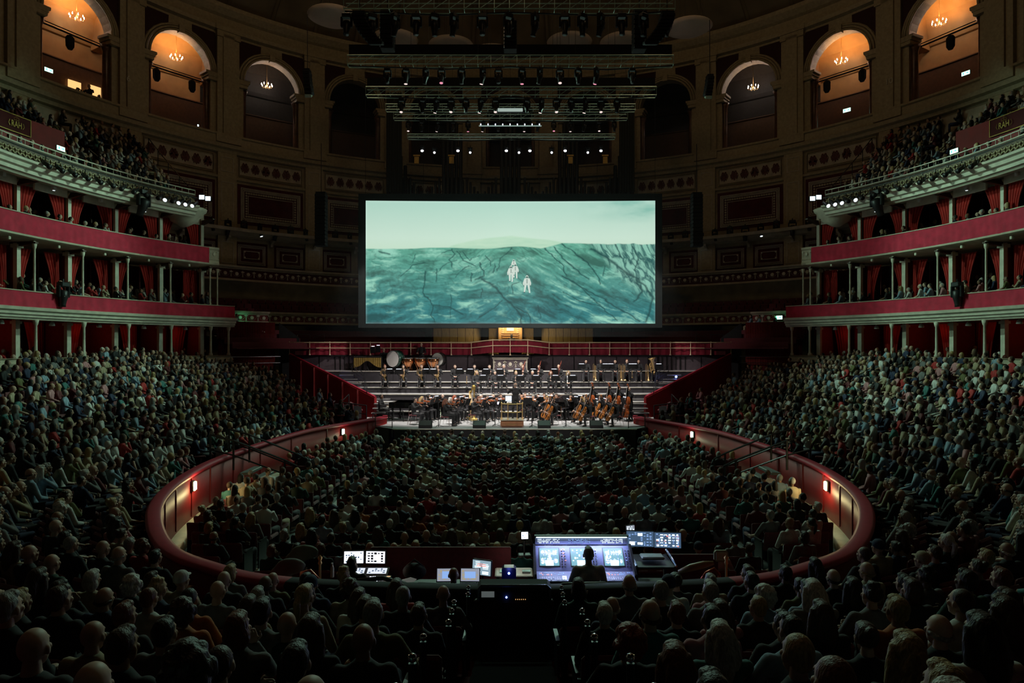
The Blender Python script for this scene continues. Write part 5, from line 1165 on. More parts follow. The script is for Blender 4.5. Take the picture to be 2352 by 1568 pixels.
# musicians
PO['violin'] = sit('violin', arms2(((-.18, -.02, 1.03), (-.26, .2, .88), (-.27, .4, 1.02), (.1, .3, .9), (1, 0, .2)), ((.18, -.02, 1.03), (.36, .16, .86), (.13, .36, .98), (-.5, .6, -.2), (0, 0, -1))), .03, hrot=(-.12, -.15, .35), curls=(1., .9))
PO['violin_f'] = sit('violin_f', arms2(((-.17, -.02, 1.02), (-.25, .2, .88), (-.27, .4, 1.02), (.1, .3, .9), (1, 0, .2)), ((.17, -.02, 1.02), (.34, .14, .84), (.2, .38, .9), (-.5, .6, -.2), (0, 0, -1))), .02, fem=True, hrot=(-.12, -.15, .35), curls=(1., .9), skirt=False)
PO['viola_rest'] = sit('viola_rest', arms2(((-.18, -.02, 1.02), (-.25, .1, .76), (-.14, .3, .7), (.3, 1, 0), (1, 0, 0)), ((.18, -.02, 1.02), (.25, .1, .76), (.16, .32, .68), (-.3, 1, 0), (0, 0, -1))), .03, hrot=(-.05, 0, .3), curls=(1, 1))
CL = [((-.1, .02, .52), (-.3, .38, .5), (-.32, .36, .1), (-.38, .48, .05)), ((.1, .02, .52), (.3, .38, .5), (.32, .36, .1), (.38, .48, .05))]
PO['cello'] = sit('cello', arms2(((-.18, -.01, 1.02), (-.36, .16, .95), (-.2, .3, 1.08), (.7, .2, .4), (0, -1, 0)), ((.18, -.01, 1.02), (.36, .14, .8), (.27, .42, .66), (-.3, .7, -.4), (0, -1, -.5))), .05, hrot=(-.1, 0, .15), legs=CL, curls=(1.1, 1.))
PO['wind'] = sit('wind', arms2(((-.18, -.02, 1.02), (-.26, .12, .8), (-.06, .3, .92), (.6, .5, .2), (0, -1, 0)), ((.18, -.02, 1.02), (.26, .12, .78), (.06, .28, .78), (-.6, .5, .1), (0, -1, 0))), .02, curls=(1, 1))
PO['sit_rest'] = sit('sit_rest', LAP, 0, curls=(.8, .8)); PO['sit_rest_f'] = sit('sit_rest_f', LAP, 0, fem=True, curls=(.8, .8))
PO['horn'] = sit('horn', arms2(((-.18, -.02, 1.02), (-.28, .12, .82), (-.08, .3, 1.0), (.6, .4, .4), (0, -1, 0)), ((.18, -.02, 1.02), (.3, .06, .76), (.2, .24, .72), (-.2, .6, .1), (-1, 0, 0))), .0, hrot=(-.08, 0, .1), curls=(1, .5))
PO['piano'] = sit('piano', arms2(((-.18, 0, 1.02), (-.26, .1, .78), (-.16, .38, .77), (0, 1, -.1), (0, 0, -1)), ((.18, 0, 1.02), (.26, .1, .78), (.16, .38, .77), (0, 1, -.1), (0, 0, -1))), .03, curls=(.5, .5))
STL = [((-.1, 0, .9), (-.12, .03, .5), (-.13, -.02, .09), (-.15, .13, .05)), ((.1, 0, .9), (.12, .03, .5), (.13, -.02, .09), (.15, .13, .05))]
def stand(name, arms, fem=False, hrot=(0, 0, 0), lean=0., **k): return make_pose(name, (0, 0, .96), (0, -.01 + lean * .5, 1.27), (0, -.02 + lean, 1.48), (0, .02 + lean * 1.2, 1.63), hrot, arms, STL, fem, **k)
PO['conductor'] = stand('conductor', arms2(((-.19, -.01, 1.42), (-.34, .2, 1.24), (-.3, .46, 1.36), (-.05, 1, .2), (0, 0, -1)), ((.19, -.01, 1.42), (.34, .16, 1.2), (.26, .42, 1.28), (.05, 1, .2), (0, 0, -1))), hrot=(-.1, 0, .5), curls=(.4, 1.1))
PO['bass'] = stand('bass', arms2(((-.19, 0, 1.42), (-.42, .12, 1.38), (-.24, .28, 1.6), (.8, .2, .3), (0, -1, 0)), ((.19, 0, 1.42), (.34, .14, 1.16), (.26, .38, .98), (-.2, .6, -.5), (0, -1, 0))), hrot=(-.15, 0, .2), lean=.06, curls=(1.1, 1))
PO['drum'] = stand('drum', arms2(((-.19, 0, 1.42), (-.28, .1, 1.14), (-.2, .36, 1.1), (0, 1, 0), (0, 0, -1)), ((.19, 0, 1.42), (.28, .1, 1.14), (.2, .36, 1.12), (0, 1, 0), (0, 0, -1))), hrot=(-.2, 0, 0), curls=(1.1, 1.1))
PO['desk'] = stand('desk', arms2(((-.19, 0, 1.42), (-.27, .1, 1.14), (-.2, .34, 1.06), (0, 1, 0), (0, 0, -1)), ((.19, 0, 1.42), (.27, .1, 1.14), (.22, .36, 1.06), (0, 1, 0), (0, 0, -1))), hrot=(.08, 0, 0), curls=(.4, .4), short=True)

SKINS = [(.52, .33, .24, 1), (.45, .28, .2, 1), (.56, .38, .29, 1), (.3, .17, .1, 1), (.16, .085, .05, 1)]
HAIRC = {'dark': (.012, .009, .008, 1), 'brown': (.06, .032, .018, 1), 'auburn': (.16, .045, .015, 1), 'fair': (.42, .3, .13, 1), 'grey': (.3, .3, .29, 1), 'white': (.62, .6, .55, 1), 'red': (.3, .06, .02, 1)}
CLOTHC = {'black': (.012, .013, .015, 1), 'charcoal': (.035, .036, .04, 1), 'navy': (.015, .025, .07, 1), 'dark green': (.02, .06, .04, 1), 'teal': (.04, .16, .15, 1), 'grey': (.17, .17, .17, 1), 'white': (.6, .6, .57, 1), 'beige': (.38, .31, .2, 1), 'maroon': (.12, .015, .02, 1), 'red': (.4, .02, .02, 1), 'olive': (.12, .12, .04, 1), 'pale blue': (.25, .36, .46, 1), 'orange': (.45, .12, .02, 1), 'pink': (.5, .22, .24, 1)}
def person(pose, loc, rz, label, group=None, skin=0, top='black', legs='black', hair='short', hc='dark', sc=1., shoes=False, cat='person'):
    P = PO[pose]; b = ob('person', P['body'], None, loc, (0, 0, rz)); b.scale = (sc,) * 3; b.color = SKINS[skin]; tag(b, label, cat, group)
    t = ob('top', P['top'], b); t.color = CLOTHC[top]
    l = ob('trousers', P['legs'], b); l.color = CLOTHC[legs]
    if shoes: ob('shoes', P['shoes'], b)
    if hair and hair != 'bald':
        h = ob('hat' if hair == 'cap' else 'hair', HK[hair], b); h.matrix_local = P['HM']; h.color = HAIRC[hc] if hair != 'cap' else CLOTHC[hc]
    return b

# ---------------------------------------------------------------- instruments
def outline_violin(L):            # body outline of a violin-family instrument, length L
    h = []
    for t, w_ in ((0, .0), (.0, .1), (.03, .2), (.1, .27), (.2, .3), (.3, .275), (.38, .22), (.42, .235), (.5, .17), (.58, .17), (.65, .24), (.68, .23), (.74, .24), (.82, .225), (.9, .19), (.96, .12), (1, .05)): h.append((w_ * L * .92, t * L))
    return [(x, z) for x, z in h] + [(-x, z) for x, z in h[::-1]]
def fiddle(name, label, L, mt, group=None, cat=None):    # local: body in XZ plane from origin up the Z axis, front towards -Y
    o = thing(name, label, cat or name, group=group); ol = outline_violin(L)[1:-1]; th = L * .12
    m = MB(); m.prism(ol, th); m.prism([(x * .9, z * .94 + L * .03) for x, z in ol], th * 1.25); m.build('body', mt, o)
    m = MB(); m.box((0, -th * .85, L * .98), (L * .09, th * .25, L * .75)); m.tube((0, -th * .5, L), (0, -th * .6, L * 1.42), L * .045, L * .035, 8); m.box((0, -th * .75, L * .2), (L * .1, th * .2, L * .26)); m.build('fingerboard', EBONY, o)
    m = MB(); m.path([(0, -th * .6, L * 1.4), (0, -th * .5, L * 1.52), (0, -th * 1.0, L * 1.58), (0, -th * 1.2, L * 1.52)], L * .03, 6)
    for i in range(4): m.tube((-L * .09 if i % 2 else 0, -th * .6, L * (1.43 + .025 * i)), (0 if i % 2 else L * .09, -th * .6, L * (1.43 + .025 * i)), L * .012, n=5)
    m.build('scroll', mt, o)
    m = MB(); m.box((0, -th * .9, L * .42), (L * .16, L * .02, L * .02)); m.prism([(-L * .08, 0), (L * .08, 0), (L * .05, th * .5), (-L * .05, th * .5)], L * .02, Matrix.Translation((0, -th * .75, L * .42)) @ Matrix.Rotation(pi / 2, 4, 'X'))
    for x in (-.03, -.01, .01, .03): m.tube((x * L, -th * 1.05, L * .3), (x * L * .7, -th * 1.0, L * 1.4), L * .004, n=3)
    m.build('bridge_and_strings', PAPER, o)
    m = MB()
    for s in (-1, 1): m.path([(s * L * .09, -th * .68, L * .34), (s * L * .115, -th * .68, L * .38), (s * L * .1, -th * .68, L * .44), (s * L * .075, -th * .68, L * .49)], L * .01, 4)
    m.build('sound_hole', EBONY, o); return o
def bow(label, L=.74, group=None):
    o = thing('bow', label, 'bow', group=group); m = MB(); m.path([(0, 0, 0), (0, .012, L * .5), (0, 0, L)], [.006, .005, .004], 5); m.build('stick', VARN, o); m = MB(); m.box((0, -.02, L * .5), (.008, .003, L * .92)); m.build('hair', PAPER, o); m = MB(); m.box((0, -.012, .04), (.012, .025, .05)); m.build('frog', EBONY, o); return o
def set_axes(o, p, z, front, sc=1.):     # origin p, local Z along z, local -Y towards front
    z = Vector(z).normalized(); y = -(Vector(front)); y = (y - z * y.dot(z)).normalized(); x = y.cross(z)
    o.matrix_world = Matrix.Translation(p) @ Matrix((x, y, z)).transposed().to_4x4() @ Matrix.Scale(sc, 4)
def W(P, rz, v): return Vector(P) + Matrix.Rotation(rz, 3, 'Z') @ Vector(v)
def Wd(rz, v): return Matrix.Rotation(rz, 3, 'Z') @ Vector(v)
PROTO = {}
def proto(key, fn, label, group=None):
    if key not in PROTO: o = fn(label); PROTO[key] = o
    else: o = dup(PROTO[key], label=label)
    if group: o['group'] = group
    return o
def mk_chair(label):
    o = thing('orchestra_chair', label, 'chair'); m = MB(); m.bbox((0, 0, .45), (.42, .42, .05), bv=.02); m.build('seat', REDSEAT, o); m = MB(); m.bbox((0, -.21, .78), (.4, .03, .26), bv=.015); m.build('backrest', BLACKM, o)
    for sx in (-1, 1): m = MB(); m.path([(sx * .19, .19, .43), (sx * .2, .22, 0)], .011, 5); m.build('leg', CHROME, o); m = MB(); m.path([(sx * .19, -.21, .9), (sx * .19, -.2, .43), (sx * .2, -.28, 0)], .011, 5); m.build('leg', CHROME, o)
    return o
def mk_stand(label):
    o = thing('music_stand', label, 'music stand'); m = MB(); m.box((0, 0, 1.08), (.5, .012, .34), rot=Matrix.Rotation(-.35, 3, 'X')); m.box((0, -.08, .93), (.5, .07, .012)); dk = m.build('desk', BLACKM, o)
    m = MB(); m.tube((0, 0.02, .1), (0, .02, 1.0), .012, n=6); m.build('pole', BLACK, o)
    m = MB()
    for k in range(3): a = k * 2.1 + .5; m.path([(0, .02, .12), (.28 * cos(a), .28 * sin(a), .01)], .01, 5)
    m.build('base', BLACK, o); m = MB(); m.box((0, -.03, 1.08), (.44, .006, .3), rot=Matrix.Rotation(-.35, 3, 'X')); m.build('sheet_music', PAPER, dk)
    m = MB(); m.bbox((0, -.09, 1.28), (.3, .03, .025), bv=.006); m.build('stand_lamp', GSTAND, o); return o
def brass_path(m, pts, r=.012): m.path(pts, r, 7)
def mk_trombone(label):
    o = thing('trombone', label, 'trombone'); m = MB(); brass_path(m, [(-.04, 0, .1), (-.04, 0, 1.1), (0, 0, 1.16), (.04, 0, 1.1), (.04, 0, .1), (0, 0, .05), (-.04, 0, .1)], .009); m.build('slide', BRASS, o); m = MB(); m.path([(.06, .05, .35), (.06, .05, 1.0), (.1, .05, 1.06), (.13, .05, 1.0), (.13, .05, .5)], [.01, .012, .012, .016, .02], 7); m.lathe([(.02, .5), (.03, .3), (.05, .18), (.11, .1), (.1, .1), (.04, .2)], (.13, .05, 0), 14); m.build('bell', BRASS, o); m = MB(); m.path([(0, 0, .05), (0, 0, .0)], .01)
    for k in range(3): m.path([(0.05, 0, .12), (.05 + .2 * cos(k * 2.1), .2 * sin(k * 2.1), 0.01)], .008, 4)
    m.build('floor_stand', BLACK, o); return o
def mk_trumpet(label):
    o = thing('trumpet', label, 'trumpet'); m = MB(); m.lathe([(.062, 0.02), (.03, .07), (.014, .14), (.01, .4), (.012, .44)], n=12); m.path([(0, 0, .4), (.0, .03, .46), (0, .07, .4), (0, .07, .15), (0, .04, .12)], .008, 6); m.build('tubing', BRASS, o, True); m = MB()
    for k in range(3): m.tube((0, .035, .22 + .035 * k), (0.06, .035, .22 + .035 * k), .012, n=8)
    m.build('valve', SILVER, o); return o
def mk_horn(label):
    o = thing('french_horn', label, 'french horn'); m = MB(); m.path([(.14 * cos(a), 0, .14 * sin(a)) for a in [i * 2 * pi / 20 for i in range(21)]], .014, 7); m.path([(.09 * cos(a), .02, .09 * sin(a)) for a in [i * 2 * pi / 14 for i in range(15)]], .011, 6); m.path([(-.14, 0, 0), (-.1, -.02, .2), (-.02, -.06, .27)], [.012, .008, .006], 6); m.build('coil', BRASS, o, True)
    m = MB(); m.lathe([(.02, .22), (.03, .12), (.06, .04), (.15, 0), (.14, 0), (.05, .05)], (.12, 0, -.12), 16, R=Matrix.Rotation(2.2, 3, 'Y')); m.build('bell', BRASS, o, True); return o
def mk_tuba(label):
    o = thing('tuba', label, 'tuba'); m = MB(); m.lathe([(.22, .95), (.17, .88), (.1, .78), (.075, .6), (.06, .3), (.05, .1)], (.08, 0, 0), 18); m.build('bell', BRASS, o, True); m = MB(); m.path([(.08, 0, .12), (.02, 0, .0), (-.1, 0, .03), (-.13, 0, .2), (-.12, 0, .6), (-.05, 0, .7), (-.02, 0, .5), (-.02, 0, .25)], [.055, .055, .05, .045, .035, .03, .025, .02], 10); m.path([(-.04 + .07 * cos(a), -.06, .36 + .14 * sin(a)) for a in [i * 2 * pi / 14 for i in range(15)]], .016, 6); m.build('tubing', BRASS, o, True); return o
def mk_wood(label, L=.62, mt=None, name='clarinet', r=.013):
    o = thing(name, label, name); mt = mt or EBONY; m = MB(); m.lathe([(.004, L), (r * .7, L - .06), (r, L - .1), (r, .08), (r * 1.6, .03), (r * 2.3, 0)], n=10); m.build('tube', mt, o, True); m = MB()
    for k in range(7): m.tube((-r * 1.3, -r, .12 + k * (L - .25) / 7), (r * 1.3, -r, .12 + k * (L - .25) / 7), .004, n=5)
    m.tube((r * .8, -r, .1), (r * .8, -r, L - .15), .003, n=4); m.build('keywork', SILVER, o); return o
def mk_bassoon(label): 
    o = thing('bassoon', label, 'bassoon'); m = MB(); m.tube((0, 0, 0), (0, 0, 1.3), .026, .02, 10); m.tube((.05, 0, 0), (.05, 0, .9), .022, .018, 10); m.lathe([(.02, 1.3), (.028, 1.33), (.02, 1.35)], n=10); m.build('tube', mat('plum_maple', (.16, .03, .015), .25), o, True); m = MB(); m.path([(.05, 0, .9), (.09, -.1, 1.0), (.08, -.22, .98)], .005, 5); m.box((.025, -.03, .5), (.012, .01, .7)); m.build('crook_and_keys', SILVER, o); return o
def mk_flute(label):
    o = thing('flute', label, 'flute'); m = MB(); m.tube((0, 0, 0), (0, 0, .66), .01, n=8); m.build('tube', SILVER, o, True); m = MB()
    for k in range(10): m.ell((0, -.01, .08 + k * .035), .009, 6, 4)
    m.build('key', SILVER, o); return o
def mk_basscl(label):
    o = thing('bass_clarinet', label, 'bass clarinet'); m = MB(); m.tube((0, 0, .2), (0, 0, 1.05), .018, n=10); m.build('tube', EBONY, o); m = MB(); m.path([(0, 0, .2), (0, -.04, .12), (0, -.12, .14)], [.02, .03, .03], 8); m.lathe([(.03, 0), (.07, .14)], (0, -.12, .14), 12); m.path([(0, 0, 1.05), (0, -.05, 1.12), (0, -.12, 1.08)], .01, 6)
    for k in range(9): m.tube((-.025, -.015, .3 + k * .08), (.025, -.015, .3 + k * .08), .005, n=5)
    m.build('bell_and_keys', SILVER, o); return o
def mk_wedge(label):
    o = thing('stage_monitor', label, 'stage monitor'); m = MB(); m.prism([(-.18, 0), (.2, 0), (.2, .12), (-.05, .36), (-.18, .3)], .62, Matrix.Rotation(pi / 2, 4, 'Z')); m.build('cabinet', BLACKM, o)
    m = MB(); m.box((0, -.0 + .09, .25), (.56, .01, .3), rot=Matrix.Rotation(.8, 3, 'X')); m.build('grille', BLACK, o); return o
# ================================================================ ORCHESTRA
CON = (0.3, 32.6)
def X(px, d): return (px - EX) / F * d
def face(x, y, tx=CON[0], ty=CON[1]): return -atan2(tx - x, ty - y)
def P_chair(x, y, z, rz, lab): c = proto('chair', mk_chair, lab, 'orchestra chairs'); c.location = (x, y, z); c.rotation_euler = (0, 0, rz); c.scale = (1, 1, 1.04); return c
def P_stand(x, y, z, rz, lab, h=1.): c = proto('stand', mk_stand, lab, 'music stands'); c.location = (x, y, z); c.rotation_euler = (0, 0, rz); c.scale = (1, 1, h); return c
def P_violin(x, y, z, rz, lab, L=.36, mt=None):
    key = 'viola' if L > .37 else 'violin'
    if key not in PROTO: PROTO[key] = fiddle(key, lab, L, VARN if key == 'violin' else AMBER)
    o = PROTO[key] if key + 'u' not in PROTO else dup(PROTO[key], label=lab); PROTO[key + 'u'] = 1; o['group'] = key + 's'
    P = (x, y, z); set_axes(o, W(P, rz, (-.05, .1, 1.115)), Wd(rz, (-.5, .86, -.12)), Wd(rz, (.25, .1, 1)))
    b = proto('bow', lambda l: bow(l), 'bow of the ' + lab.replace(' of the cellist', '').replace(' held by the player', ''), 'bows'); h = Vector((.13, .37, .98)); c = Vector((-.13, .23, 1.13)); set_axes(b, W(P, rz, h - (c - h).normalized() * .05), Wd(rz, c - h), Wd(rz, (0, .3, -1)))
def P_cello(x, y, z, rz, lab, L=.76, bass=False):
    key = 'double_bass' if bass else 'cello'
    if key not in PROTO: PROTO[key] = fiddle(key, lab, L, VARN if bass else AMBER, cat='double bass' if bass else 'cello'); o = PROTO[key]; m = MB(); m.tube((0, 0, 0), (0, .0, -.2), .008, n=5); m.build('spike', STEEL, o)
    else: o = dup(PROTO[key], label=lab)
    o['group'] = 'double basses' if bass else 'cellos'; P = (x, y, z)
    if bass: set_axes(o, W(P, rz, (-.12, .42, .2)), Wd(rz, (-.08, -.13, 1)), Wd(rz, (.15, 1, .1)))
    else: set_axes(o, W(P, rz, (.06, .5, .26)), Wd(rz, (-.14, -.42, 1)), Wd(rz, (.1, 1, .4)))
    b = proto('bow', lambda l: bow(l), 'bow of the ' + lab.replace(' of the cellist', '').replace(' held by the player', ''), 'bows'); h = Vector((.26, .38 if bass else .43, .96 if bass else .64)); set_axes(b, W(P, rz, h + Vector((.06, 0, 0))), Wd(rz, (-1, .16, -.12)), Wd(rz, (0, .3, 1)))
SZ = 1.2
# strings: (px, depth, kind, hair, colour, skin, note)
left = [(951, 33.0, 'v', 'short', 'dark', 0, 'at the front left corner of the stage'), (968, 33.9, 'vf', 'long', 'fair', 2, 'fair-haired, second at the front left'), (983, 35.1, 'v', 'curly', 'dark', 3, 'dark curly-haired, third desk on the left'), (1022, 32.2, 'vf', 'long', 'auburn', 1, 'with long auburn hair, front left of centre'), (1033, 33.2, 'vf', 'bob', 'white', 2, 'pale-haired, just behind the auburn one'), (1043, 34.6, 'vf', 'long', 'red', 1, 'with long reddish hair, behind the pale-haired one'),
        (1064, 35.4, 'v', 'short', 'brown', 1, 'left of the harp'), (1088, 33.2, 'v', 'short', 'dark', 0, 'dark-suited, nearest left of the podium'), (1099, 33.9, 'vf', 'bob', 'auburn', 2, 'beside the dark-suited one by the podium'), (1104, 35.3, 'v', 'short', 'white', 2, 'white-haired, right of the harp'), (1118, 34.6, 'v', 'short', 'dark', 0, 'second row left of the podium'), (1132, 35.5, 'v', 'fringe', 'grey', 0, 'balding, behind the second row left of the podium'), (1150, 35.6, 'vf', 'bun', 'brown', 0, 'behind the conductor screen')]
for px, d, k, hr, hc, sk, note in left:
    x, y = X(px, d), d; rz = face(x, y) - .12
    person('violin' if k == 'v' else 'violin_f', (x, y, SZ), rz, 'violinist in black %s' % note, 'violinists', sk, 'black', 'charcoal' if k == 'v' else 'black', hr, hc, shoes=True)
    P_violin(x, y, SZ, rz, 'violin held by the player %s' % note.replace('pale-haired, ', '').replace('dark curly-haired, ', '')); P_chair(x, y, SZ, rz, 'chrome-legged chair of the violinist %s' % note.split(', ')[-1])
right = [(1198, 35.8, 'v', 'bun', 'auburn', 'just right of the conductor'), (1206, 36.3, 'v', 'tousled', 'brown', 'behind the conductor on the right'), (1225, 34.9, 'v', 'short', 'grey', 'grey-haired, nearest right of the podium'), (1237, 35.9, 'v', 'short', 'dark', 'dark-haired, second row right of podium'), (1250, 36.4, 'vf', 'bob', 'brown', 'highest in the middle of the right side'), (1257, 34.2, 'vf', 'long', 'fair', 'with long fair hair behind the first cello'), (1279, 35.8, 'v', 'short', 'brown', 'behind the dark cellist pair'), (1313, 35.3, 'v', 'short', 'dark', 'alone in the gap between the cello pairs')]
for px, d, k, hr, hc, note in right:
    x, y = X(px, d), d; rz = face(x, y)
    person('violin' if k == 'v' else 'violin_f', (x, y, SZ), rz, 'viola player in black %s' % note, 'viola players', 0, 'black', 'black', hr, hc, shoes=True)
    P_violin(x, y, SZ, rz, 'viola held by the player %s' % note, .41); P_chair(x, y, SZ, rz, 'chair of the viola player %s' % note.split(', ')[-1])
for px, d, hr, hc, note in ((1266, 33.9, 'short', 'brown', 'inner one of the first pair'), (1276, 32.9, 'bob', 'dark', 'outer one of the first pair, nearest the camera'), (1340, 33.6, 'long', 'fair', 'inner one of the second pair'), (1354, 32.4, 'long', 'brown', 'outer one of the second pair'), (1348, 35.0, 'short', 'brown', 'behind the second pair'), (1383, 34.6, 'curly', 'brown', 'curly-haired, left of the last pair'), (1400, 33.4, 'short', 'auburn', 'inner one of the last pair'), (1417, 32.3, 'fringe', 'dark', 'bald and bearded, nearest the right stage edge')):
    x, y = X(px, d), d; rz = face(x, y, -3, 31.5) + .15
    person('cello', (x, y, SZ), rz, 'cellist in black, %s' % note, 'cellists', 0, 'black', 'black', hr, hc, shoes=True)
    P_cello(x, y, SZ, rz, 'orange-brown cello of the cellist, %s' % note); P_chair(x, y, SZ, rz, 'chair of the cellist, %s' % note)
for i, (px, d, hr, hc) in enumerate(((1364, 35.9, 'short', 'brown'), (1403, 35.8, 'short', 'dark'), (1425, 35.4, 'short', 'auburn'), (1448, 34.6, 'fringe', 'brown'))):
    x, y = X(px, d), d; rz = face(x, y, -5, 30)
    person('bass', (x, y, SZ), rz, '%s double bass player from the left, standing in black' % nth(i + 1), 'double bass players', 0, 'black', 'black', hr, hc, shoes=True)
    P_cello(x, y, SZ, rz, '%s double bass from the left, held upright' % nth(i + 1), 1.12, True)
# conductor and podium
o = thing('podium', 'brown wooden conductor podium with brass rail', 'podium', (X(1176, 31.9), 32.1, SZ)); m = MB(); m.bbox((0, 0, .18), (1.12, 1.0, .34), bv=.08); m.build('base', mat('brown_podium_panel', (.36, .16, .08), .45, var=.2), o); m = MB(); m.bbox((0, 0, .365), (1.16, 1.04, .04), bv=.01); m.build('top_board', mat('pale_podium_top', (.7, .62, .5), .5), o)
m = MB(); m.box((-.03, -.51, .17), (.5, .015, .02)); m.build('front_inlay', BRASS, o)
m = MB()
for z in (.76, 1.16): m.path([(-.52, .1, z), (-.5, -.38, z), (-.2, -.46, z - .02), (.2, -.46, z - .02), (.5, -.38, z), (.52, .1, z)], .024, 7)
m.build('brass_rail', BRASS, o, True)
for x, y in ((-.52, .1), (-.5, -.38), (-.2, -.46), (.25, -.46), (.5, -.38), (.52, .1)): m = MB(); m.lathe([(.05, .38), (.045, .42), (.02, .46), (.018, 1.12), (.035, 1.15), (.03, 1.19), (0, 1.21)], (x, y, 0), 8); m.build('rail_post', BRASS, o)
person('conductor', (X(1184, 32.3), 32.3, SZ + .385), .15, 'conductor in a dark suit standing on the podium, back turned', None, 0, 'charcoal', 'charcoal', 'fringe', 'grey', shoes=True)
o = mk_wood('white baton raised by the conductor', .38, PAPER, 'baton', .004); o['category'] = 'baton'; set_axes(o, Vector((X(1184, 32.3) + .24, 32.3 + .52, SZ + .385 + 1.34)), (-.3, 1, .5), (0, 0, 1))
o = thing('conductor_monitor', 'bright blue-white monitor in front of the conductor', 'monitor', at(1168, 915, 33.4)); m = MB(); m.bbox((0, .02, 0), (.36, .04, .3)); m.build('housing', BLACK, o); m = MB(); m.box((0, -.005, 0), (.31, .01, .24)); m.build('display', glow('tablet_white', (.65, .85, 1), 1.8), o); m = MB(); m.tube((0, .03, -.2), (0, .03, -1.2), .018, n=6); m.build('stand', BLACK, o)
o = thing('small_monitor', 'small violet-white monitor left of the podium', 'monitor', at(1146, 925.5, 33.5)); m = MB(); m.bbox((0, .02, 0), (.2, .03, .15)); m.build('housing', BLACK, o); m = MB(); m.box((0, -.002, 0), (.17, .008, .12)); m.build('display', glow('tablet_violet', (.8, .75, 1), 3), o); m = MB(); m.tube((0, .02, -.07), (0, .02, -1.0), .015, n=6); m.build('stand', BLACK, o)
# music stands of the strings
for i, (px, d) in enumerate(((993, 33.9), (1006, 35.0), (1050, 33.3), (1063, 34.6), (1112, 33.2), (1128, 34.6), (1152, 33.0), (1213, 34.3), (1224, 32.8), (1240, 34.9), (1262, 35.4), (1300, 33.2), (1320, 34.6), (1366, 33.2), (1330, 35.4), (1385, 33.4), (1431, 34.3), (1075, 33.8))):
    x, y = X(px, d), d; P_stand(x, y, SZ, face(x, y) + (pi if False else 0), 'black music stand among the strings, %s from the left' % nth(i + 1))
# harp
o = thing('harp', 'gilded concert harp left of the podium', 'harp', (X(1083, 35.0), 35.0, SZ), -1.2)
m = MB(); m.lathe([(.12, 0), (.12, .1), (.07, .16), (.045, .24), (.04, 1.6), (.075, 1.7), (.06, 1.76), (.1, 1.82), (.0, 1.9)], (.45, 0, 0), 12); m.path([(.45, 0, 1.78), (.3, 0, 1.84), (.15, 0, 1.68), (0, 0, 1.5), (-.15, 0, 1.46), (-.25, 0, 1.5)], [.05, .06, .05, .04, .045, .06], 8); m.bbox((.1, 0, .07), (.95, .34, .14)); m.build('frame', GILT, o, True)
m = MB(); m.path([(.3, 0, .12), (-.28, 0, 1.5)], [.16, .06], 10); m.build('soundbox', mat('spruce', (.6, .4, .18), .35), o, True); m = MB()
for k in range(24): t_ = k / 23; m.tube((.28 - .52 * t_, 0, .3 + 1.15 * t_), (.42 - .62 * t_, 0, 1.72 - .24 * t_), .003, n=3)
m.build('string', PAPER, o)
# pianos and celesta
def grand(label, p, rz, lid=.45):
    o = thing('grand_piano', label, 'piano', p, rz); pts = [(-.75, 0), (.75, 0), (.75, .9), (.6, 1.35), (.3, 1.75), (-.05, 2.05), (-.45, 2.1), (-.75, 1.9)]
    m = MB(); M = Matrix(((1, 0, 0, 0), (0, 0, 1, 0), (0, 1, 0, .84), (0, 0, 0, 1))); m.prism(pts, .3, M); m.build('case', mat('black_lacquer', (.006, .006, .007), .08, var=0), o)
    m = MB(); m.prism(pts, .03, Matrix.Translation((-.74, 0, 0)) @ Matrix.Rotation(-lid, 4, 'Y') @ Matrix.Translation((.74, 0, 0)) @ Matrix(((1, 0, 0, 0), (0, 0, 1, 0), (0, 1, 0, 1.0), (0, 0, 0, 1)))); m.build('lid', MT['black_lacquer'], o)
    m = MB(); m.box((0, -.08, .74), (1.3, .2, .06)); kb = m.build('keyboard', WHITE, o); m = MB()
    for k in range(30): m.box((-.6 + k * .041, -.04, .78), (.018, .1, .02))
    tag(m.build('black_key', EBONY, kb), kind='stuff')
    for x, y in ((-.6, .15), (.6, .15), (-.35, 1.7)): m = MB(); m.lathe([(.03, 0), (.04, .1), (.05, .5), (.07, .7)], (x, y, 0), 8); m.build('leg', MT['black_lacquer'], o)
    return o
grand('black grand piano behind the left violins', (X(905, 35.2), 35.15, SZ), -1.75, .08)
grand('black grand piano behind the violas on the right', (X(1325, 36), 35.3, SZ), 1.75, .12).scale = (.7, .75, 1)
person('piano', (X(905, 35.2) - .75, 35.3, SZ), -1.75, 'pianist in black at the left grand piano', None, 4, 'black', 'black', 'crop', 'dark', shoes=True)
person('piano', (X(1018, 36.0), 35.75, SZ), pi, 'bespectacled keyboard player in black suit facing the camera', None, 2, 'black', 'black', 'crop', 'grey', shoes=True)
person('piano', (X(1266, 36.3), 36.1, SZ), pi, 'keyboard player in black behind the violas', None, 2, 'black', 'black', 'tousled', 'brown', shoes=True)
o = thing('celesta', 'black upright celesta in front of the bespectacled player', 'celesta', (X(1022, 35.5), 35.4, SZ)); m = MB(); m.bbox((0, 0, .5), (1.2, .35, 1.0)); m.bbox((0, .28, .7), (1.2, .3, .08)); m.build('case', MT['black_lacquer'], o); m = MB(); m.box((0, .3, .75), (1.05, .16, .02)); m.build('keyboard', WHITE, o)
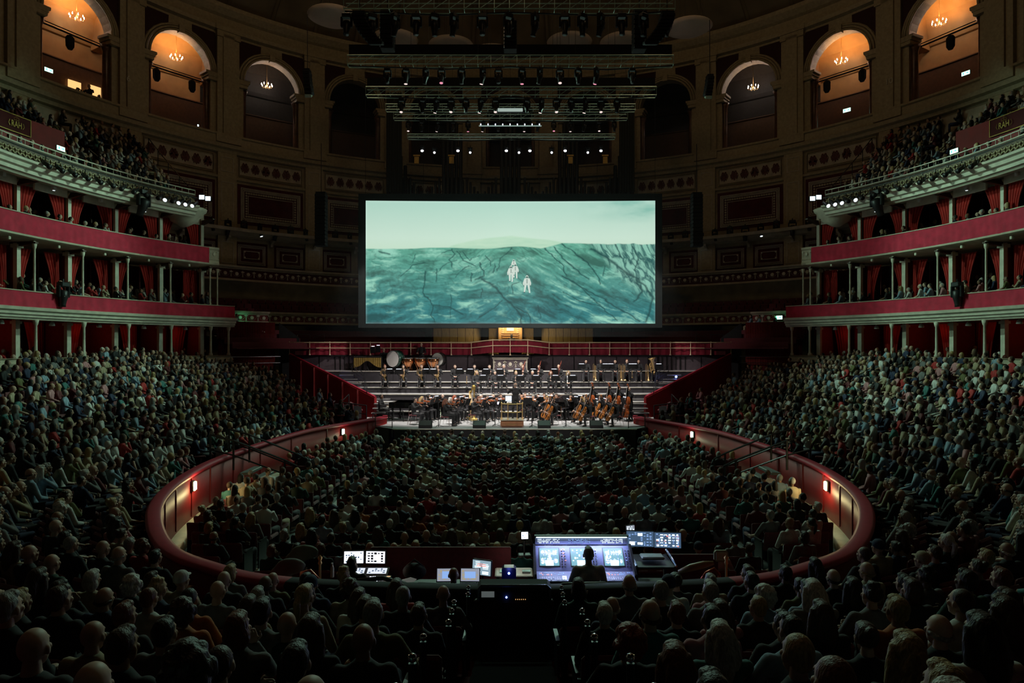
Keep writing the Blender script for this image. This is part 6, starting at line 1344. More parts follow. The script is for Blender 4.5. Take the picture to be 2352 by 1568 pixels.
# wind and brass: (px, riser index depth, z, pose, hair, hc, instrument, note)
L3, L2, L4, L5 = (38.75, 2.72), (37.7, 2.40), (39.65, 3.0), (40.9, 3.62)
winds = [(884, L3, 'horn', 'short', 'auburn', 'horn', 'first from the left'), (926, L3, 'horn', 'long', 'dark', 'horn', 'second from the left'), (968, L3, 'horn', 'short', 'brown', 'horn', 'third from the left'), (1005, L3, 'horn', 'short', 'dark', 'horn', 'fourth from the left'), (1045, L3, 'sit_rest', 'short', 'brown', None, 'resting, right of the horns'),
         (1090, L3, 'wind', 'short', 'dark', 'clarinet', 'left of the woodwinds, upper row'), (1095, L2, 'sit_rest_f', 'long', 'fair', 'flute', 'fair-haired, lower row left'), (1124, L3, 'wind', 'short', 'dark', 'clarinet', 'second in the upper row'), (1137, L2, 'sit_rest_f', 'bun', 'dark', 'flute', 'second in the lower row'), (1157, L3, 'wind', 'short', 'white', 'clarinet', 'white-haired, third in the upper row'),
         (1185, L2, 'wind', 'bob', 'fair', 'oboe', 'above the conductor, lower row'), (1201, L3, 'wind', 'short', 'auburn', 'bassoon', 'fourth in the upper row'), (1223, L2, 'sit_rest', 'short', 'white', None, 'hands on knees, lower row'), (1238, L3, 'wind', 'short', 'dark', 'bassoon', 'fifth in the upper row'), (1265, L2, 'wind', 'long', 'auburn', 'oboe', 'with long hair in the lower row'), (1283, L3, 'sit_rest', 'fringe', 'white', 'bassoon', 'balding, last of the upper row'), (1305, L2, 'sit_rest_f', 'long', 'fair', 'bass clarinet', 'fair-haired with bare arms, lower row right'),
         (1346, L4, 'sit_rest_f', 'bun', 'dark', 'trombone', 'first brass player from the left'), (1380, L4, 'sit_rest', 'curly', 'dark', 'trumpet', 'curly-haired, second brass player'), (1413, L4, 'sit_rest', 'short', 'dark', 'trombone', 'third brass player'), (1440, L4, 'sit_rest', 'tousled', 'auburn', 'trombone', 'fourth brass player'), (1467, L4, 'sit_rest', 'short', 'brown', 'trombone', 'leaning fifth brass player'), (1503, L4, 'horn', 'cap', 'charcoal', 'tuba', 'in a cap at the right end of the brass')]
for i, (px, (d, z), pose, hr, hc, ins, note) in enumerate(winds):
    x, y = X(px, d), d; rz = face(x, y, CON[0] + (x * .75 if abs(x) > 2 else 0), 30)
    kind = {'horn': 'horn player', 'clarinet': 'clarinettist', 'flute': 'flautist', 'oboe': 'oboist', 'bassoon': 'bassoonist', 'bass clarinet': 'bass clarinettist', 'trombone': 'trombonist', 'trumpet': 'trumpeter', 'tuba': 'tuba player', None: 'wind player'}[ins]
    person(pose, (x, y, z), rz, '%s in black, %s' % (kind, note), 'wind and brass players', 2 if i % 3 else 0, 'black', 'charcoal' if i % 2 else 'black', hr, hc, shoes=True)
    P_chair(x, y, z, rz, 'red-seated chair of the %s, %s' % (kind, note)); fx_ = Wd(rz, (.28 if i % 2 else -.25, .62, 0)); P_stand(x + fx_.x, y + fx_.y, z, rz, 'music stand before the %s, %s' % (kind, note), .86)
    P = (x, y, z); lab = '%s of the %s, %s' % ({'horn': 'brass french horn', 'tuba': 'gleaming tuba', 'trombone': 'upright trombone', 'trumpet': 'brass trumpet', 'clarinet': 'black clarinet', 'flute': 'silver flute', 'oboe': 'black oboe', 'bassoon': 'dark red bassoon', 'bass clarinet': 'bass clarinet'}.get(ins, ''), kind, note.split(', ')[0])
    if ins == 'horn': o = proto('horn', mk_horn, lab, 'horns'); set_axes(o, W(P, rz, (.1, .22, .86)), Wd(rz, (-.5, .2, .85)), Wd(rz, (.2, 1, .1)), 1.25)
    elif ins == 'tuba': o = proto('tuba', mk_tuba, lab); set_axes(o, W(P, rz, (.05, .32, .5)), Wd(rz, (.2, .1, 1)), Wd(rz, (0, 1, 0)))
    elif ins == 'trombone': o = proto('trombone', mk_trombone, lab, 'trombones'); set_axes(o, W(P, rz, (-.45 if i % 2 else .45, .35, .0)), (0, 0, 1), Wd(rz, (0, 1, 0)), .95)
    elif ins == 'trumpet': o = proto('trumpet', mk_trumpet, lab); set_axes(o, W(P, rz, (.4, .4, .25)), (0, 0, 1), Wd(rz, (0, 1, 0)), 1.1); q = MB(); q.tube((0, 0, -.25 / 1.1), (0, 0, .02), .01); q.build('peg', BLACK, o)
    elif ins in ('clarinet', 'oboe'): o = proto(ins, (lambda l: mk_wood(l)) if ins == 'clarinet' else (lambda l: mk_wood(l, .6, EBONY, 'oboe', .009)), lab, ins + 's'); mo = Vector((0, .13, 1.2)); e = Vector((0, .42, .72)); set_axes(o, W(P, rz, e), Wd(rz, mo - e), Wd(rz, (0, 1, .5)))
    elif ins == 'bassoon': o = proto('bassoon', mk_bassoon, lab, 'bassoons'); set_axes(o, W(P, rz, (.22, .12, .3)), Wd(rz, (-.3, .2, 1)), Wd(rz, (0, 1, 0)))
    elif ins == 'flute': o = proto('flute', mk_flute, lab, 'flutes'); set_axes(o, W(P, rz, (-.33, .36, .72)), Wd(rz, (1, 0, .05)), Wd(rz, (0, .3, 1)))
    elif ins == 'bass clarinet': o = proto('bcl', mk_basscl, lab); set_axes(o, W(P, rz, (.05, .34, .25)), Wd(rz, (0, -.2, 1)), Wd(rz, (0, 1, 0)))
for i, (px, d, z) in enumerate(((1072 - 0, 38.4, 2.72), (1390 - 22, 39.4, 3.0), (1426, 39.4, 3.0), (1452, 39.4, 3.0))):
    o = proto('tpt2', mk_trumpet, 'bell-down trumpet on a peg, %s of the spare brass' % nth(i + 1), 'spare trumpets'); o.location = (X(px, d), d, z + .22); o.scale = (1, 1, 1)
    if i == 0: q = MB(); q.tube((0, 0, -.22), (0, 0, .05), .01); q.lathe([(.1, -.22), (.1, -.2), (.02, -.18)], n=8); q.build('peg', BLACK, o)
# percussion
PZ = 3.62
o = thing('vibraphone', 'percussion bar instrument with gold resonator pipes', 'vibraphone', (X(845, 41.0), 41.0, PZ)); m = MB()
for k in range(26):
    x = -.82 + k * .066; L = .62 - .42 * math.exp(-((x + .0) / .42) ** 2) ; m = MB(); m.tube((x, -.2, .82), (x, -.2, .82 - L), .028, n=8); m.build('resonator_pipe', GILT if k % 2 else mat('gold_pipe', (.8, .55, .15), .3, .9), o)
m = MB(); m.box((0, -.12, .86), (1.8, .06, .05)); m.box((0, .22, .86), (1.2, .06, .05))
for s in (-1, 1): m.tube((s * .85, .1, .86), (s * .85, .1, 0), .03); m.path([(s * .1, -.25, 0), (0, -.25, .28), (s * .12, -.25, .04)], .02, 5)
m.build('frame', BLACK, o); m = MB()
for k in range(26): m.bbox((-.82 + k * .066, 0, .9), (.05, .36 - k * .005, .02), bv=.005)
m.build('tone_bar', SILVER, o)
def drum(name, label, p, r, w_, axis, mt, rz=0):
    o = thing(name, label, 'drum', p, rz); R = Matrix.Rotation(pi / 2, 3, 'Y') if axis == 'x' else Matrix.Rotation(0, 3, 'X')
    m = MB(); m.lathe([(r, -w_ / 2), (r, w_ / 2)], (0, 0, 0), 28, R=R); m.build('shell', mt, o, True); m = MB(); m.lathe([(r * .98, -w_ / 2 - .005), (r * .98, -w_ / 2)], (0, 0, 0), 28, R=R); m.lathe([(r * .98, w_ / 2), (r * .98, w_ / 2 + .005)], (0, 0, 0), 28, R=R); m.build('drum_head', SKINH, o)
    for s in (-1, 1): m = MB(); m.lathe([(r * 1.03, s * w_ / 2 - .025), (r * 1.05, s * w_ / 2), (r * 1.03, s * w_ / 2 + .025), (r * .98, s * w_ / 2)], (0, 0, 0), 28, R=R, caps=False); m.build('hoop', BLACK if axis == 'x' else CHROME, o)
    m = MB()
    for k in range(10): a = k * 2 * pi / 10; m.tube(R @ Vector((r * 1.04 * cos(a), r * 1.04 * sin(a), -w_ / 2)), R @ Vector((r * 1.04 * cos(a), r * 1.04 * sin(a), w_ / 2)), .01, n=5)
    m.build('tension_rod', CHROME, o); m = MB()
    for s in (-1, 1): m.path([(s * w_ * .4, -r * .7, -p[2] + PZ), (0, -r * .3, -r * .95), (s * w_ * .4, r * .7, -p[2] + PZ)], .02, 5)
    m.build('stand', BLACK, o); return o
GSH = mat('dark_green_drum_shell', (.02, .07, .05), .25)
drum('bass_drum', 'tilted bass drum with white head and dark green shell', (X(908, 41.0), 41.0, PZ + .75), .52, .5, 'x', GSH, 1.0)
drum('bass_drum', 'second bass drum with chrome rim behind the timpani', (X(1008, 41.4), 41.5, PZ + .7), .42, .42, 'x', BLACK, 1.15)
for i, px in enumerate((938, 966, 995)):
    o = thing('timpani', 'copper kettledrum, %s' % ('left one of three', 'middle one of three', 'right one of three')[i], 'kettledrum', (X(px, 40.8), 40.8, PZ), 0, 'copper kettledrums'); m = MB(); m.lathe([(.06, .2), (.18, .26), (.3, .4), (.36, .6), (.37, .8)], n=24); m.build('copper_bowl', COPPER, o, True); m = MB(); m.lathe([(.385, .8), (.385, .83)], n=24); m.build('drum_head', SKINH, o)
    m = MB(); m.lathe([(.39, .77), (.41, .79), (.41, .83), (.385, .84)], n=24, caps=False); m.build('hoop', CHROME, o)
    m = MB()
    for k in range(7): a = k * 2 * pi / 7; m.path([(.4 * cos(a), .4 * sin(a), .8), (.39 * cos(a), .39 * sin(a), .55), (.2 * cos(a), .2 * sin(a), .15), (.3 * cos(a), .3 * sin(a), .02)], .014, 5)
    m.build('strut', COPPER if i < 2 else CHROME, o); m = MB(); m.prism([(-.06, 0), (.06, 0), (.04, .16), (-.04, .16)], .1); m.build('pedal', STEEL, o)
person('drum', (X(881, 41.6), 41.7, PZ - .35), pi, 'percussionist in black behind the gold-piped instrument', None, 0, 'black', 'black', 'bald', 'dark')
person('drum', (X(967, 41.6), 41.75, PZ - .0), pi, 'timpanist in black behind the copper drums', None, 2, 'black', 'black', 'fringe', 'brown')
for i, (px, d, h) in enumerate(((856, 41.2, 1.2), (868, 41.3, 1.25))): P_stand(X(px, d), d, PZ, pi - .1, 'music stand above the gold-piped instrument, %s' % ('left' if i == 0 else 'right'), h).scale = (.65, .65, h)
for i, px in enumerate((977, 1101, 1250, 1370)):
    o = proto('wedge', mk_wedge, 'black wedge monitor on the stage front edge, %s from the left' % nth(i + 1), 'wedge monitors'); o.location = (X(px, 31.5), 31.55, SZ); o.rotation_euler = (0, 0, pi)
# conductor rail stands, tall mic stands
for i, (px, py0, py1, d) in enumerate(((1007, 928, 979, 32.0), (1137, 930, 975, 32.3), (1222, 930, 981, 31.8), (1300, 930, 980, 31.9), (1366, 925, 975, 32.4))):
    b_ = Vector((X(px, d), d, SZ)); o = thing('microphone_stand', 'thin black microphone stand near the stage edge, %s from the left' % nth(i + 1), 'microphone stand', b_); m = MB(); m.tube((0, 0, .02), (0, 0, 1.15), .02, .014, 6); m.path([(0, 0, 1.15), (.1, .1, 1.3), (.3, .25, 1.25)], .01, 5); m.build('pole', BLACK, o); m = MB()
    for k in range(3): m.path([(0, 0, .1), (.25 * cos(k * 2.1), .25 * sin(k * 2.1), .01)], .012, 4)
    m.build('base', BLACK, o); m = MB(); m.ell((.32, .27, 1.24), (.025, .05, .025), 8, 6); m.build('microphone', STEEL, o)
# organist, seen from behind
person('piano', (X(1175, 44.3), 44.3, 5.1 - (797 - 787) / F * -44.3 - .5 - .25), 0, 'organist silhouetted at the lit console, seen from behind', None, 0, 'black', 'black', 'bob', 'dark')
# ================================================================ MIXING POSITION
class Pan:          # flat working face: origin, right vector, up-slope vector, parent
    def __init__(s, A, U, V, par): s.A, s.U, s.V = Vector(A), Vector(U).normalized(), Vector(V).normalized(); s.N = s.U.cross(s.V).normalized(); s.R = Matrix((s.U, s.V, s.N)).transposed(); s.par = par
    def box(s, m, u, v, w_, h_, t=.006, n=0., mi=0): m.box(s.A + s.U * u + s.V * v + s.N * (n + t / 2), (w_, h_, t), rot=s.R, mi=mi)
RK = random.Random(4)
def flick(name, pan, u0, v0, w_, h_, rows, cols_, mt, par, fill=.7, n=.004, seed=1):      # rows of small lit marks on a display
    r = random.Random(seed); m = MB()
    for i in range(rows):
        for j in range(cols_):
            if r.random() < fill: pan.box(m, u0 + w_ * (j + .5) / cols_, v0 + h_ * (i + .5) / rows, w_ / cols_ * r.uniform(.45, .85), h_ / rows * r.uniform(.35, .8), .002, n)
    return tag(m.build(name, mt, par), kind='stuff')
def screen_panel(pan, u0, v0, w_, h_, par, base=GSCD, marks=((GSCR, 5, 7, .5),), seed=1, frame=True):
    m = MB(); 
    if frame: pan.box(m, u0 + w_ / 2, v0 + h_ / 2, w_ + .03, h_ + .03, .006, -.002)
    if frame: m.build('bezel', BLACK, par)
    m = MB(); pan.box(m, u0 + w_ / 2, v0 + h_ / 2, w_, h_, .004, .002); d = m.build('display', base, par)
    for k, (mt, r, c, f) in enumerate(marks): flick('display_mark', pan, u0 + w_ * .06, v0 + h_ * .06, w_ * .88, h_ * .88, r, c, mt, d if False else par, f, .006 + .001 * k, seed + k)
DKB = mat('console_blue_grey', (.15, .16, .3), .45)
x0 = X(1346, 11)
mc = thing('mixing_console', 'large brightly lit sound mixing console before the standing engineer', 'mixing console', (x0, 11.2, 0))
WD = 1.66
lowp = Pan((-WD / 2, -.3, 1.2), (1, 0, 0), (0, .35, .04), mc); upp = Pan((-WD / 2, .06, 1.245), (1, 0, 0), (0, .42, .31), mc); top = Pan((-WD / 2, .5, 1.565), (1, 0, 0), (0, .03, .115), mc)
m = MB()
for p, h_ in ((lowp, .36), (upp, .52), (top, .12)): p.box(m, WD / 2, h_ / 2, WD, h_, .01, -.012)
m.build('work_surface', DKB, mc); m = MB(); m.box((0, .15, 1.12), (WD + .06, .9, .14)); m.box((-WD / 2 - .02, .2, 1.3), (.04, .7, .3), rot=Matrix.Rotation(.5, 3, 'X')); m.box((WD / 2 + .02, .2, 1.3), (.04, .7, .3), rot=Matrix.Rotation(.5, 3, 'X')); m.build('housing', BLACK, mc)
m = MB()
for s in (-1, 1):
    for y in (-.1, .5): m.box((s * .75, y, .55), (.06, .06, 1.05))
m.box((0, .2, .3), (1.5, .05, .05)); m.build('table_leg', BLACK, mc)
m = MB(); m.box((0, .54, 1.71), (WD + .02, .08, .025)); m.build('lamp_hood', BLACK, mc); m = MB(); m.box((0, .5, 1.695), (WD - .04, .03, .01)); m.build('light_bar', glow('light_bar_mint', (.75, 1, .92), 4), mc)
lamp('AREA', 'console_light', (x0, 11.62, 1.72), 18, (.5, .6, 1), 1.5, size_y=.05, target=(x0, 11.1, 1.15)); 
for i, u in enumerate((.07, .62, 1.2)):
    screen_panel(upp, u, .1, .34, .36, mc, glow('display_teal', (.14, .36, .42), 1.2), ((GSCR, 2, 14, .9), (GSCR, 3, 5, .55), (GSCB, 8, 10, .3)) if i != 1 else ((GSCB, 3, 4, .4), (GSCR, 6, 8, .3)), seed=10 + i)
    m = MB(); upp.box(m, u + .17, .15, .14, .11, .003, .012); m.build('bright_field', GSCR, mc)
    flick('meter_segment', top, u - .03, .02, .4, .08, 4, 16, GSCR if i != 1 else GSCB, mc, .75, .004, 20 + i)
    flick('fader_mark', lowp, u - .03, .02, .44, .11, 2, 12, mat('fader_cap_pale', (.5, .5, .7), .4), mc, .95, .01, 30 + i)
    flick('button_row', lowp, u - .03, .2, .44, .11, 3, 15, GSCB, mc, .5, .004, 40 + i); flick('red_button', lowp, u, .19, .2, .1, 2, 8, glow('button_orange', (1, .3, .2), 1.6), mc, .45, .006, 50 + i)
    m = MB(); lowp.box(m, u + .4, .1, .07, .13, .004, .006); m.build('small_touch_panel', GSCR, mc)
    m = MB()
    for r in range(7):
        for c in range(2): p = upp.A + upp.U * (u + .39 + .05 * c) + upp.V * (.08 + .055 * r); m.tube(p, p + upp.N * .02, .012, n=7)
    m.build('knob', STEEL, mc); flick('channel_led', upp, u + .37, .06, .1, .42, 14, 3, MT['button_orange'] if i == 0 else GSCB, mc, .16, .022, 60 + i)
m = MB(); m.box((0, -.33, 1.03), (WD, .02, .03)); m.build('green_under_light', glow('under_green', (.05, .9, .3), .8), mc)
person('desk', (X(1352, 10.35), 10.35, .12), 0.05, 'sound engineer with grey hair and pale shirt standing at the big mixing console', None, 0, 'white', 'black', 'short', 'grey', 1.03)
# small bright screen left of the console top
def monitor(label, px, py, d, w_, h_, rz, marks, base, tilt=-.12, stand=True, seed=1, cat='monitor', name='computer_monitor'):
    o = thing(name, label, cat, at(px, py, d), rz); R = Matrix.Rotation(tilt, 3, 'X'); pn = Pan(R @ Vector((-w_ / 2, -.015, -h_ / 2)), R @ Vector((1, 0, 0)), R @ Vector((0, 0, 1)), o)
    m = MB(); m.bbox(R @ Vector((0, .01, 0)), (w_ + .03, .03, h_ + .03), bv=.008, rot=R); m.build('housing', BLACK, o); screen_panel(pn, 0, 0, w_, h_, o, base, marks, seed, False)
    if stand: m = MB(); m.tube((0, .03, -h_ * .3), (0, .05, -h_ / 2 - .3), .018, n=6); m.bbox((0, .03, -h_ / 2 - .3), (.24, .18, .02)); m.build('stand', BLACK, o)
    return o
monitor('tiny bright white screen left of the mixing console top', 1205, 1229, 11.9, .12, .12, .1, ((GSCB, 3, 3, .3),), glow('screen_very_white', (.9, .95, 1), 3), seed=70)
monitor('wide dark blue monitor right of the console, left of a pair', 1470, 1237, 12.0, .49, .27, -.1, ((GSCB, 9, 8, .45), (GSCR, 3, 3, .4)), GSCD, seed=71); monitor('wide dark blue monitor right of the console, right of a pair', 1533, 1240, 12.0, .48, .27, -.1, ((GSCR, 5, 6, .8), (glow('mark_red', (1, .3, .25), 1), 8, 9, .12), (GSCB, 9, 10, .4)), GSCD, seed=72); monitor('small screen behind the pair of monitors', 1447, 1214, 12.8, .18, .13, .35, ((GSCR, 4, 5, .5),), GSCG, seed=73)
# rack cart under the monitor pair
o = thing('equipment_cart', 'black equipment cart with steel rails under the monitor pair', 'cart', (X(1497, 11.5), 11.5, 0)); m = MB()
for z in (1.33, .9, .5): m.box((0, 0, z), (.66, .7, .03))
for s in (-1, 1):
    for y in (-.33, .33): m.box((s * .32, y, .7), (.03, .03, 1.3))
m.build('frame', BLACK, o); m = MB()
for s in (-1, 1): m.tube((s * .34, -.38, 1.37), (s * .34, .36, 1.42), .02, n=6)
m.build('side_rail', CHROME, o); m = MB(); m.bbox((0, -.02, 1.42), (.4, .25, .05)); m.build('keyboard', mat('pale_keyboard', (.4, .45, .44), .5), o); m = MB(); m.ell((.2, -.36, .98), .012, 6, 4); m.ell((.26, -.36, .93), .01, 6, 4); m.build('status_led', GBLUE, o)
# left side: lighting desk with two monitors
monitor('white lit monitor of the lighting desk, left one behind the operator', 813, 1279, 11.4, .33, .2, .05, ((GSCD, 5, 7, .5),), glow('monitor_white', (.85, .88, 1), 1.6), seed=80); monitor('white lit monitor of the lighting desk, right one', 863, 1279, 11.4, .33, .2, -.05, ((mat('black_field', (.005, .005, .01), .5), 4, 5, .6),), glow('monitor_white', (1, 1, 1), 1), seed=81)
o = thing('lighting_desk', 'lighting control desk with lit faders below two monitors', 'lighting desk', (X(838, 11.1), 11.1, 0)); pn = Pan((-.36, -.28, 1.13), (1, 0, 0), (0, .5, .16), o); m = MB(); m.box((0, 0, 1.06), (.8, .62, .1)); pn.box(m, .36, .26, .76, .54, .03, -.035)
for s in (-1, 1): m.box((s * .36, 0, .5), (.05, .5, 1.0))
m.build('housing', BLACK, o)
for u in (.0, .38): screen_panel(pn, u, .34, .33, .15, o, glow('monitor_pale', (.8, .85, .95), 1.), ((GSCD, 3, 6, .4),), seed=82)
flick('fader', pn, .34, .03, .38, .24, 4, 14, GSTAND, o, .45, .01, 83); flick('button', pn, 0, .03, .3, .26, 5, 9, GSCG, o, .4, .008, 84)
m = MB(); m.lathe([(.035, 0), (.03, .1), (.035, .12)], (.42, -.1, 1.12), 10); m.build('cup', mat('warm_cup', (.8, .55, .35), .5), o)
lamp('POINT', 'desk_lamp', (X(885, 11), 11.0, 1.42), 1.1, (1, .75, .5), .04)
person('sit_a', (X(810, 10.75), 10.7, .32), 0.1, 'lighting operator with round dark hair, silhouetted before the left monitors', None, 0, 'black', 'black', 'bob', 'dark')
# two laptops and the tilted monitor
def laptop(label, px, d, rz, seed):
    o = thing('laptop', label, 'laptop', (X(px, d), d, 1.12), rz); m = MB(); m.bbox((0, 0, 0), (.34, .24, .02), bv=.006); m.build('keyboard_base', mat('laptop_grey', (.2, .22, .24), .35, .6), o)
    m = MB()
    for r in range(4):
        for c in range(12): m.box((-.14 + c * .0255, -.06 + r * .035, .014), (.019, .024, .006))
    tag(m.build('key', BLACK, o), kind='stuff'); pn = Pan((-.165, .115, .02), (1, 0, 0), (0, .06, .22), o); m = MB(); pn.box(m, .165, .11, .34, .23, .01, -.008); m.build('lid', MT['laptop_grey'], o); screen_panel(pn, .01, .015, .31, .2, o, glow('laptop_screen', (.42, .45, .55), .7), ((glow('laptop_tan', (.5, .42, .25), .8), 3, 9, .5), (GSCB, 1, 1, .9)), seed, False); return o
laptop('open laptop on the desk left of the bald technician', 1024, 10.9, .03, 90); laptop('open laptop on the desk right of the bald technician', 1078, 10.9, -.03, 91)
monitor('monitor with red stripes turned to the left of the white table', 1107, 1303, 11.1, .33, .24, -.35, ((GSCR, 8, 2, .8), (glow('mark_red', (1, 1, 1), 1), 7, 1, .3)), glow('monitor_grey_blue', (.35, .5, .6), .8), seed=92)
person('sit_a', (X(1042, 10.15), 10.15, .33), 0, 'technician with shaved head between two laptops, seen from behind', None, 3, 'black', 'black', 'bald', 'dark')
o = thing('technical_desk', 'long dark desk under the laptops', 'desk', (X(1060, 10.9), 10.9, 0)); m = MB(); m.box((-.1, .05, 1.08), (1.9, .62, .04)); m.build('desk_top', BLACK, o)
for s in (-1, 1): m = MB(); m.box((-.1 + s * .85, .05, .53), (.05, .5, 1.06)); m.build('leg', BLACK, o)
o = thing('white_table', 'white lit table top behind the blue-lit figure', 'table', (X(1180, 11.6), 11.6, 0)); m = MB(); m.bbox((0, 0, 1.1), (.66, .45, .03)); m.build('table_top', mat('lit_white_top', (.75, .75, .7), .6), o)
for s in (-1, 1): m = MB(); m.box((s * .28, 0, .54), (.05, .35, 1.08)); m.build('leg', BLACK, o)
m = MB(); m.box((-.2, .0, 1.12), (.1, .16, .02)); m.box((.22, -.05, 1.13), (.14, .1, .04)); q = m.build('paper_clutter', STEEL, None); q.location = o.location; tag(q, 'small grey devices scattered on the white table', 'devices'); q.parent = None
lamp('AREA', 'table_light', (X(1180, 11.6), 11.6, 1.6), 1.0, (1, .95, .8), .3, rot=(0, 0, 0))
o = thing('blue_lit_case', 'arched black device with blue light in the middle of the mixing desks', 'device', (X(1169, 10.9), 10.95, 1.1)); m = MB(); m.prism([(-.12, 0), (.12, 0), (.12, .3), (.08, .33), (-.08, .33), (-.12, .3)], .16); m.build('housing', mat('blue_black', (.01, .012, .05), .3), o); m = MB(); m.ell((0, -.09, .24), .02, 8, 6); m.build('blue_lens', GBLUE, o); m = MB(); m.box((0, -.083, .07), (.16, .01, .1)); m.build('blue_panel', glow('blue_dim', (.02, .05, .6), .8), o); lamp('POINT', 'blue_light', (X(1169, 10.7), 10.7, 1.36), .5, (.15, .2, 1), .03)
# rack case in the rear wall with label and leds, dark aisle front below it
o = thing('rack_case', 'low black rack case with white label and tiny lights, behind the desks', 'rack case', (X(1181, 9.4), 9.35, 1.55)); m = MB(); m.bbox((0, 0, .06), (1.05, .4, .24), bv=.05); m.build('housing', BLACKM, o); m = MB(); m.path([(-.5, -.18, .0), (-.5, -.18, .16), (-.46, -.18, .2), (.46, -.18, .2), (.5, -.18, .16), (.5, -.18, .0)], .02, 6); m.build('edge_tube', mat('edge_blue_steel', (.25, .3, .36), .3, .8), o)
m = MB(); m.box((-.37, -.205, .09), (.18, .01, .08)); m.build('white_label', mat('lit_label', (.7, .75, .75), .5, emit=(.6, .7, .7), es=.12), o); m = MB(); m.ell((-.11, -.21, .05), .014, 8, 6); m.build('blue_led', GBLUE, o); m = MB()
for k in range(6): m.ell((.02 + k * .027, -.208, .02), .006, 5, 4)
m.build('amber_led', GAMB, o)
m = MB(); m.bbox((X(1180, 9.2), 9.2, 1.12), (1.12, .1, .86), bv=.02); o = m.build('aisle_barrier', mat('dark_oxblood_panel', (.03, .006, .005), .6)); tag(o, 'dark panelled barrier closing the central aisle under the rack case', 'barrier')
for k in range(10):
    y = 8.9 - k * .85 / 2; zz = zst(9.6 - y, y) - .02
    m = MB(); m.box((X(1178, 9) + .0, y, zz), (.98, .42, .06)); o = m.build('aisle_step', mat('aisle_step_dark', (.008, .008, .008), 1.0)); m = MB(); m.box((X(1178, 9), y - .2, zz + .035), (.96, .05, .012)); m.build('metal_nosing', CHROME, o); tag(o, 'aisle stair step with metal nosing, %s down from the dark barrier' % nth(k + 1), 'step', 'central aisle steps')
lamp('SPOT', 'aisle_light', (0, 6.0, 4.6), 1.0, (.8, 1, .95), .05, spot=22, target=(0.05, 8.7, .95))
MT['aisle_step_dark'].node_tree.nodes['Principled BSDF'].inputs['Specular IOR Level'].default_value = .05; CARPET.node_tree.nodes['Principled BSDF'].inputs['Specular IOR Level'].default_value = .1
# curved padded rails of the rear boxes and bags
def pad_rail(label, pts, mt=BLACK, r=.035):
    o = thing('curved_rail', label, 'rail', (0, 0, 0)); m = MB(); m.path([Vector(p) for p in pts], r, 8); m.build('tube', mt, o, True); m = MB()
    for p in (pts[0], pts[-1]): m.tube(p, Vector(p) - Vector((0, 0, .35)), r * .8, n=7)
    m.build('post', mt, o); return o
A3 = lambda px, py, d: tuple(at(px, py, d))
ORM = mat('orange_red_tube', (.45, .07, .02), .3, .5)
pad_rail('black curved rail below the lighting desk', [A3(822, 1333, 9.9), A3(880, 1327, 9.9), A3(925, 1340, 9.8), A3(933, 1352, 9.8)]); pad_rail('black curved rail below the laptops', [A3(960, 1342, 9.8), A3(1060, 1345, 9.8), A3(1082, 1358, 9.8)]); pad_rail('black curved rail behind the sound engineer', [A3(1278, 1355, 9.6), A3(1292, 1343, 9.6), A3(1390, 1340, 9.7), A3(1402, 1352, 9.6)])
pad_rail('orange-red curved rail at the left end of the desks', [A3(690, 1345, 10.1), A3(693, 1315, 10.3), A3(712, 1310, 10.4), A3(742, 1342, 10.2)], ORM, .03); pad_rail('orange-red curved rail at the right end of the desks', [A3(1606, 1340, 10.4), A3(1622, 1316, 10.4), A3(1640, 1306, 10.5), A3(1652, 1320, 10.4)], ORM, .03)
for px, lab in ((735, 'left'), (1668, 'right')):
    o = thing('brass_post', 'brass rope post at the %s end of the mixing area' % lab, 'post', (X(px, 10.8), 10.8, 1.0)); m = MB(); m.lathe([(.03, 0), (.02, .03), (.018, .5), (.035, .53), (.02, .57), (.04, .62), (0, .67)], n=10); m.build('pole', BRASS, o, True)
# red desk fronts / chair backs behind the equipment
m = MB(); m.bbox((X(1010, 11.9), 12.1, 1.0), (2.6, .08, .8), bv=.02); o = m.build('red_screen', REDSEAT); tag(o, 'dark red padded screen behind the laptops', 'screen'); m = MB(); m.bbox((X(1590, 11.9), 12.0, .95), (1.0, .08, .7), bv=.02); o = m.build('red_screen', REDSEAT); tag(o, 'dark red padded screen right of the equipment cart', 'screen')
o = thing('camera_bag', 'black bag with open flap on the desk beside the lighting desk', 'bag', at(952, 1312, 11.0)); m = MB(); m.ell((0, 0, 0), (.2, .16, .14), 14, 9); m.path([(-.15, 0, .08), (0, 0, .2), (.16, 0, .08)], .014, 6); m.build('bag_body', BLACKM, o, True); m = MB(); m.prism([(-.14, -.02), (-.05, -.06), (.06, -.05), (.1, -.01), (0, .02)], .02, Matrix.Translation((-.04, -.17, -.06))); m.build('glowing_lining', mat('glowing_lining', (.8, .8, .7), .6, emit=(.8, .85, .75), es=.1), o)  # faint glow put into the lining, which is no lamp
o = thing('water_bottle', 'clear water bottle left of the lighting desk', 'bottle', at(763, 1325, 11.0)); m = MB(); m.lathe([(.032, 0), (.034, .02), (.03, .1), (.034, .15), (.014, .2), (.014, .22)], n=12); m.build('bottle_body', mat('clear_plastic', (.5, .52, .5), .15), o, True); m = MB(); m.lathe([(.017, .22), (.017, .24)], n=10); m.build('cap', WHITE, o)
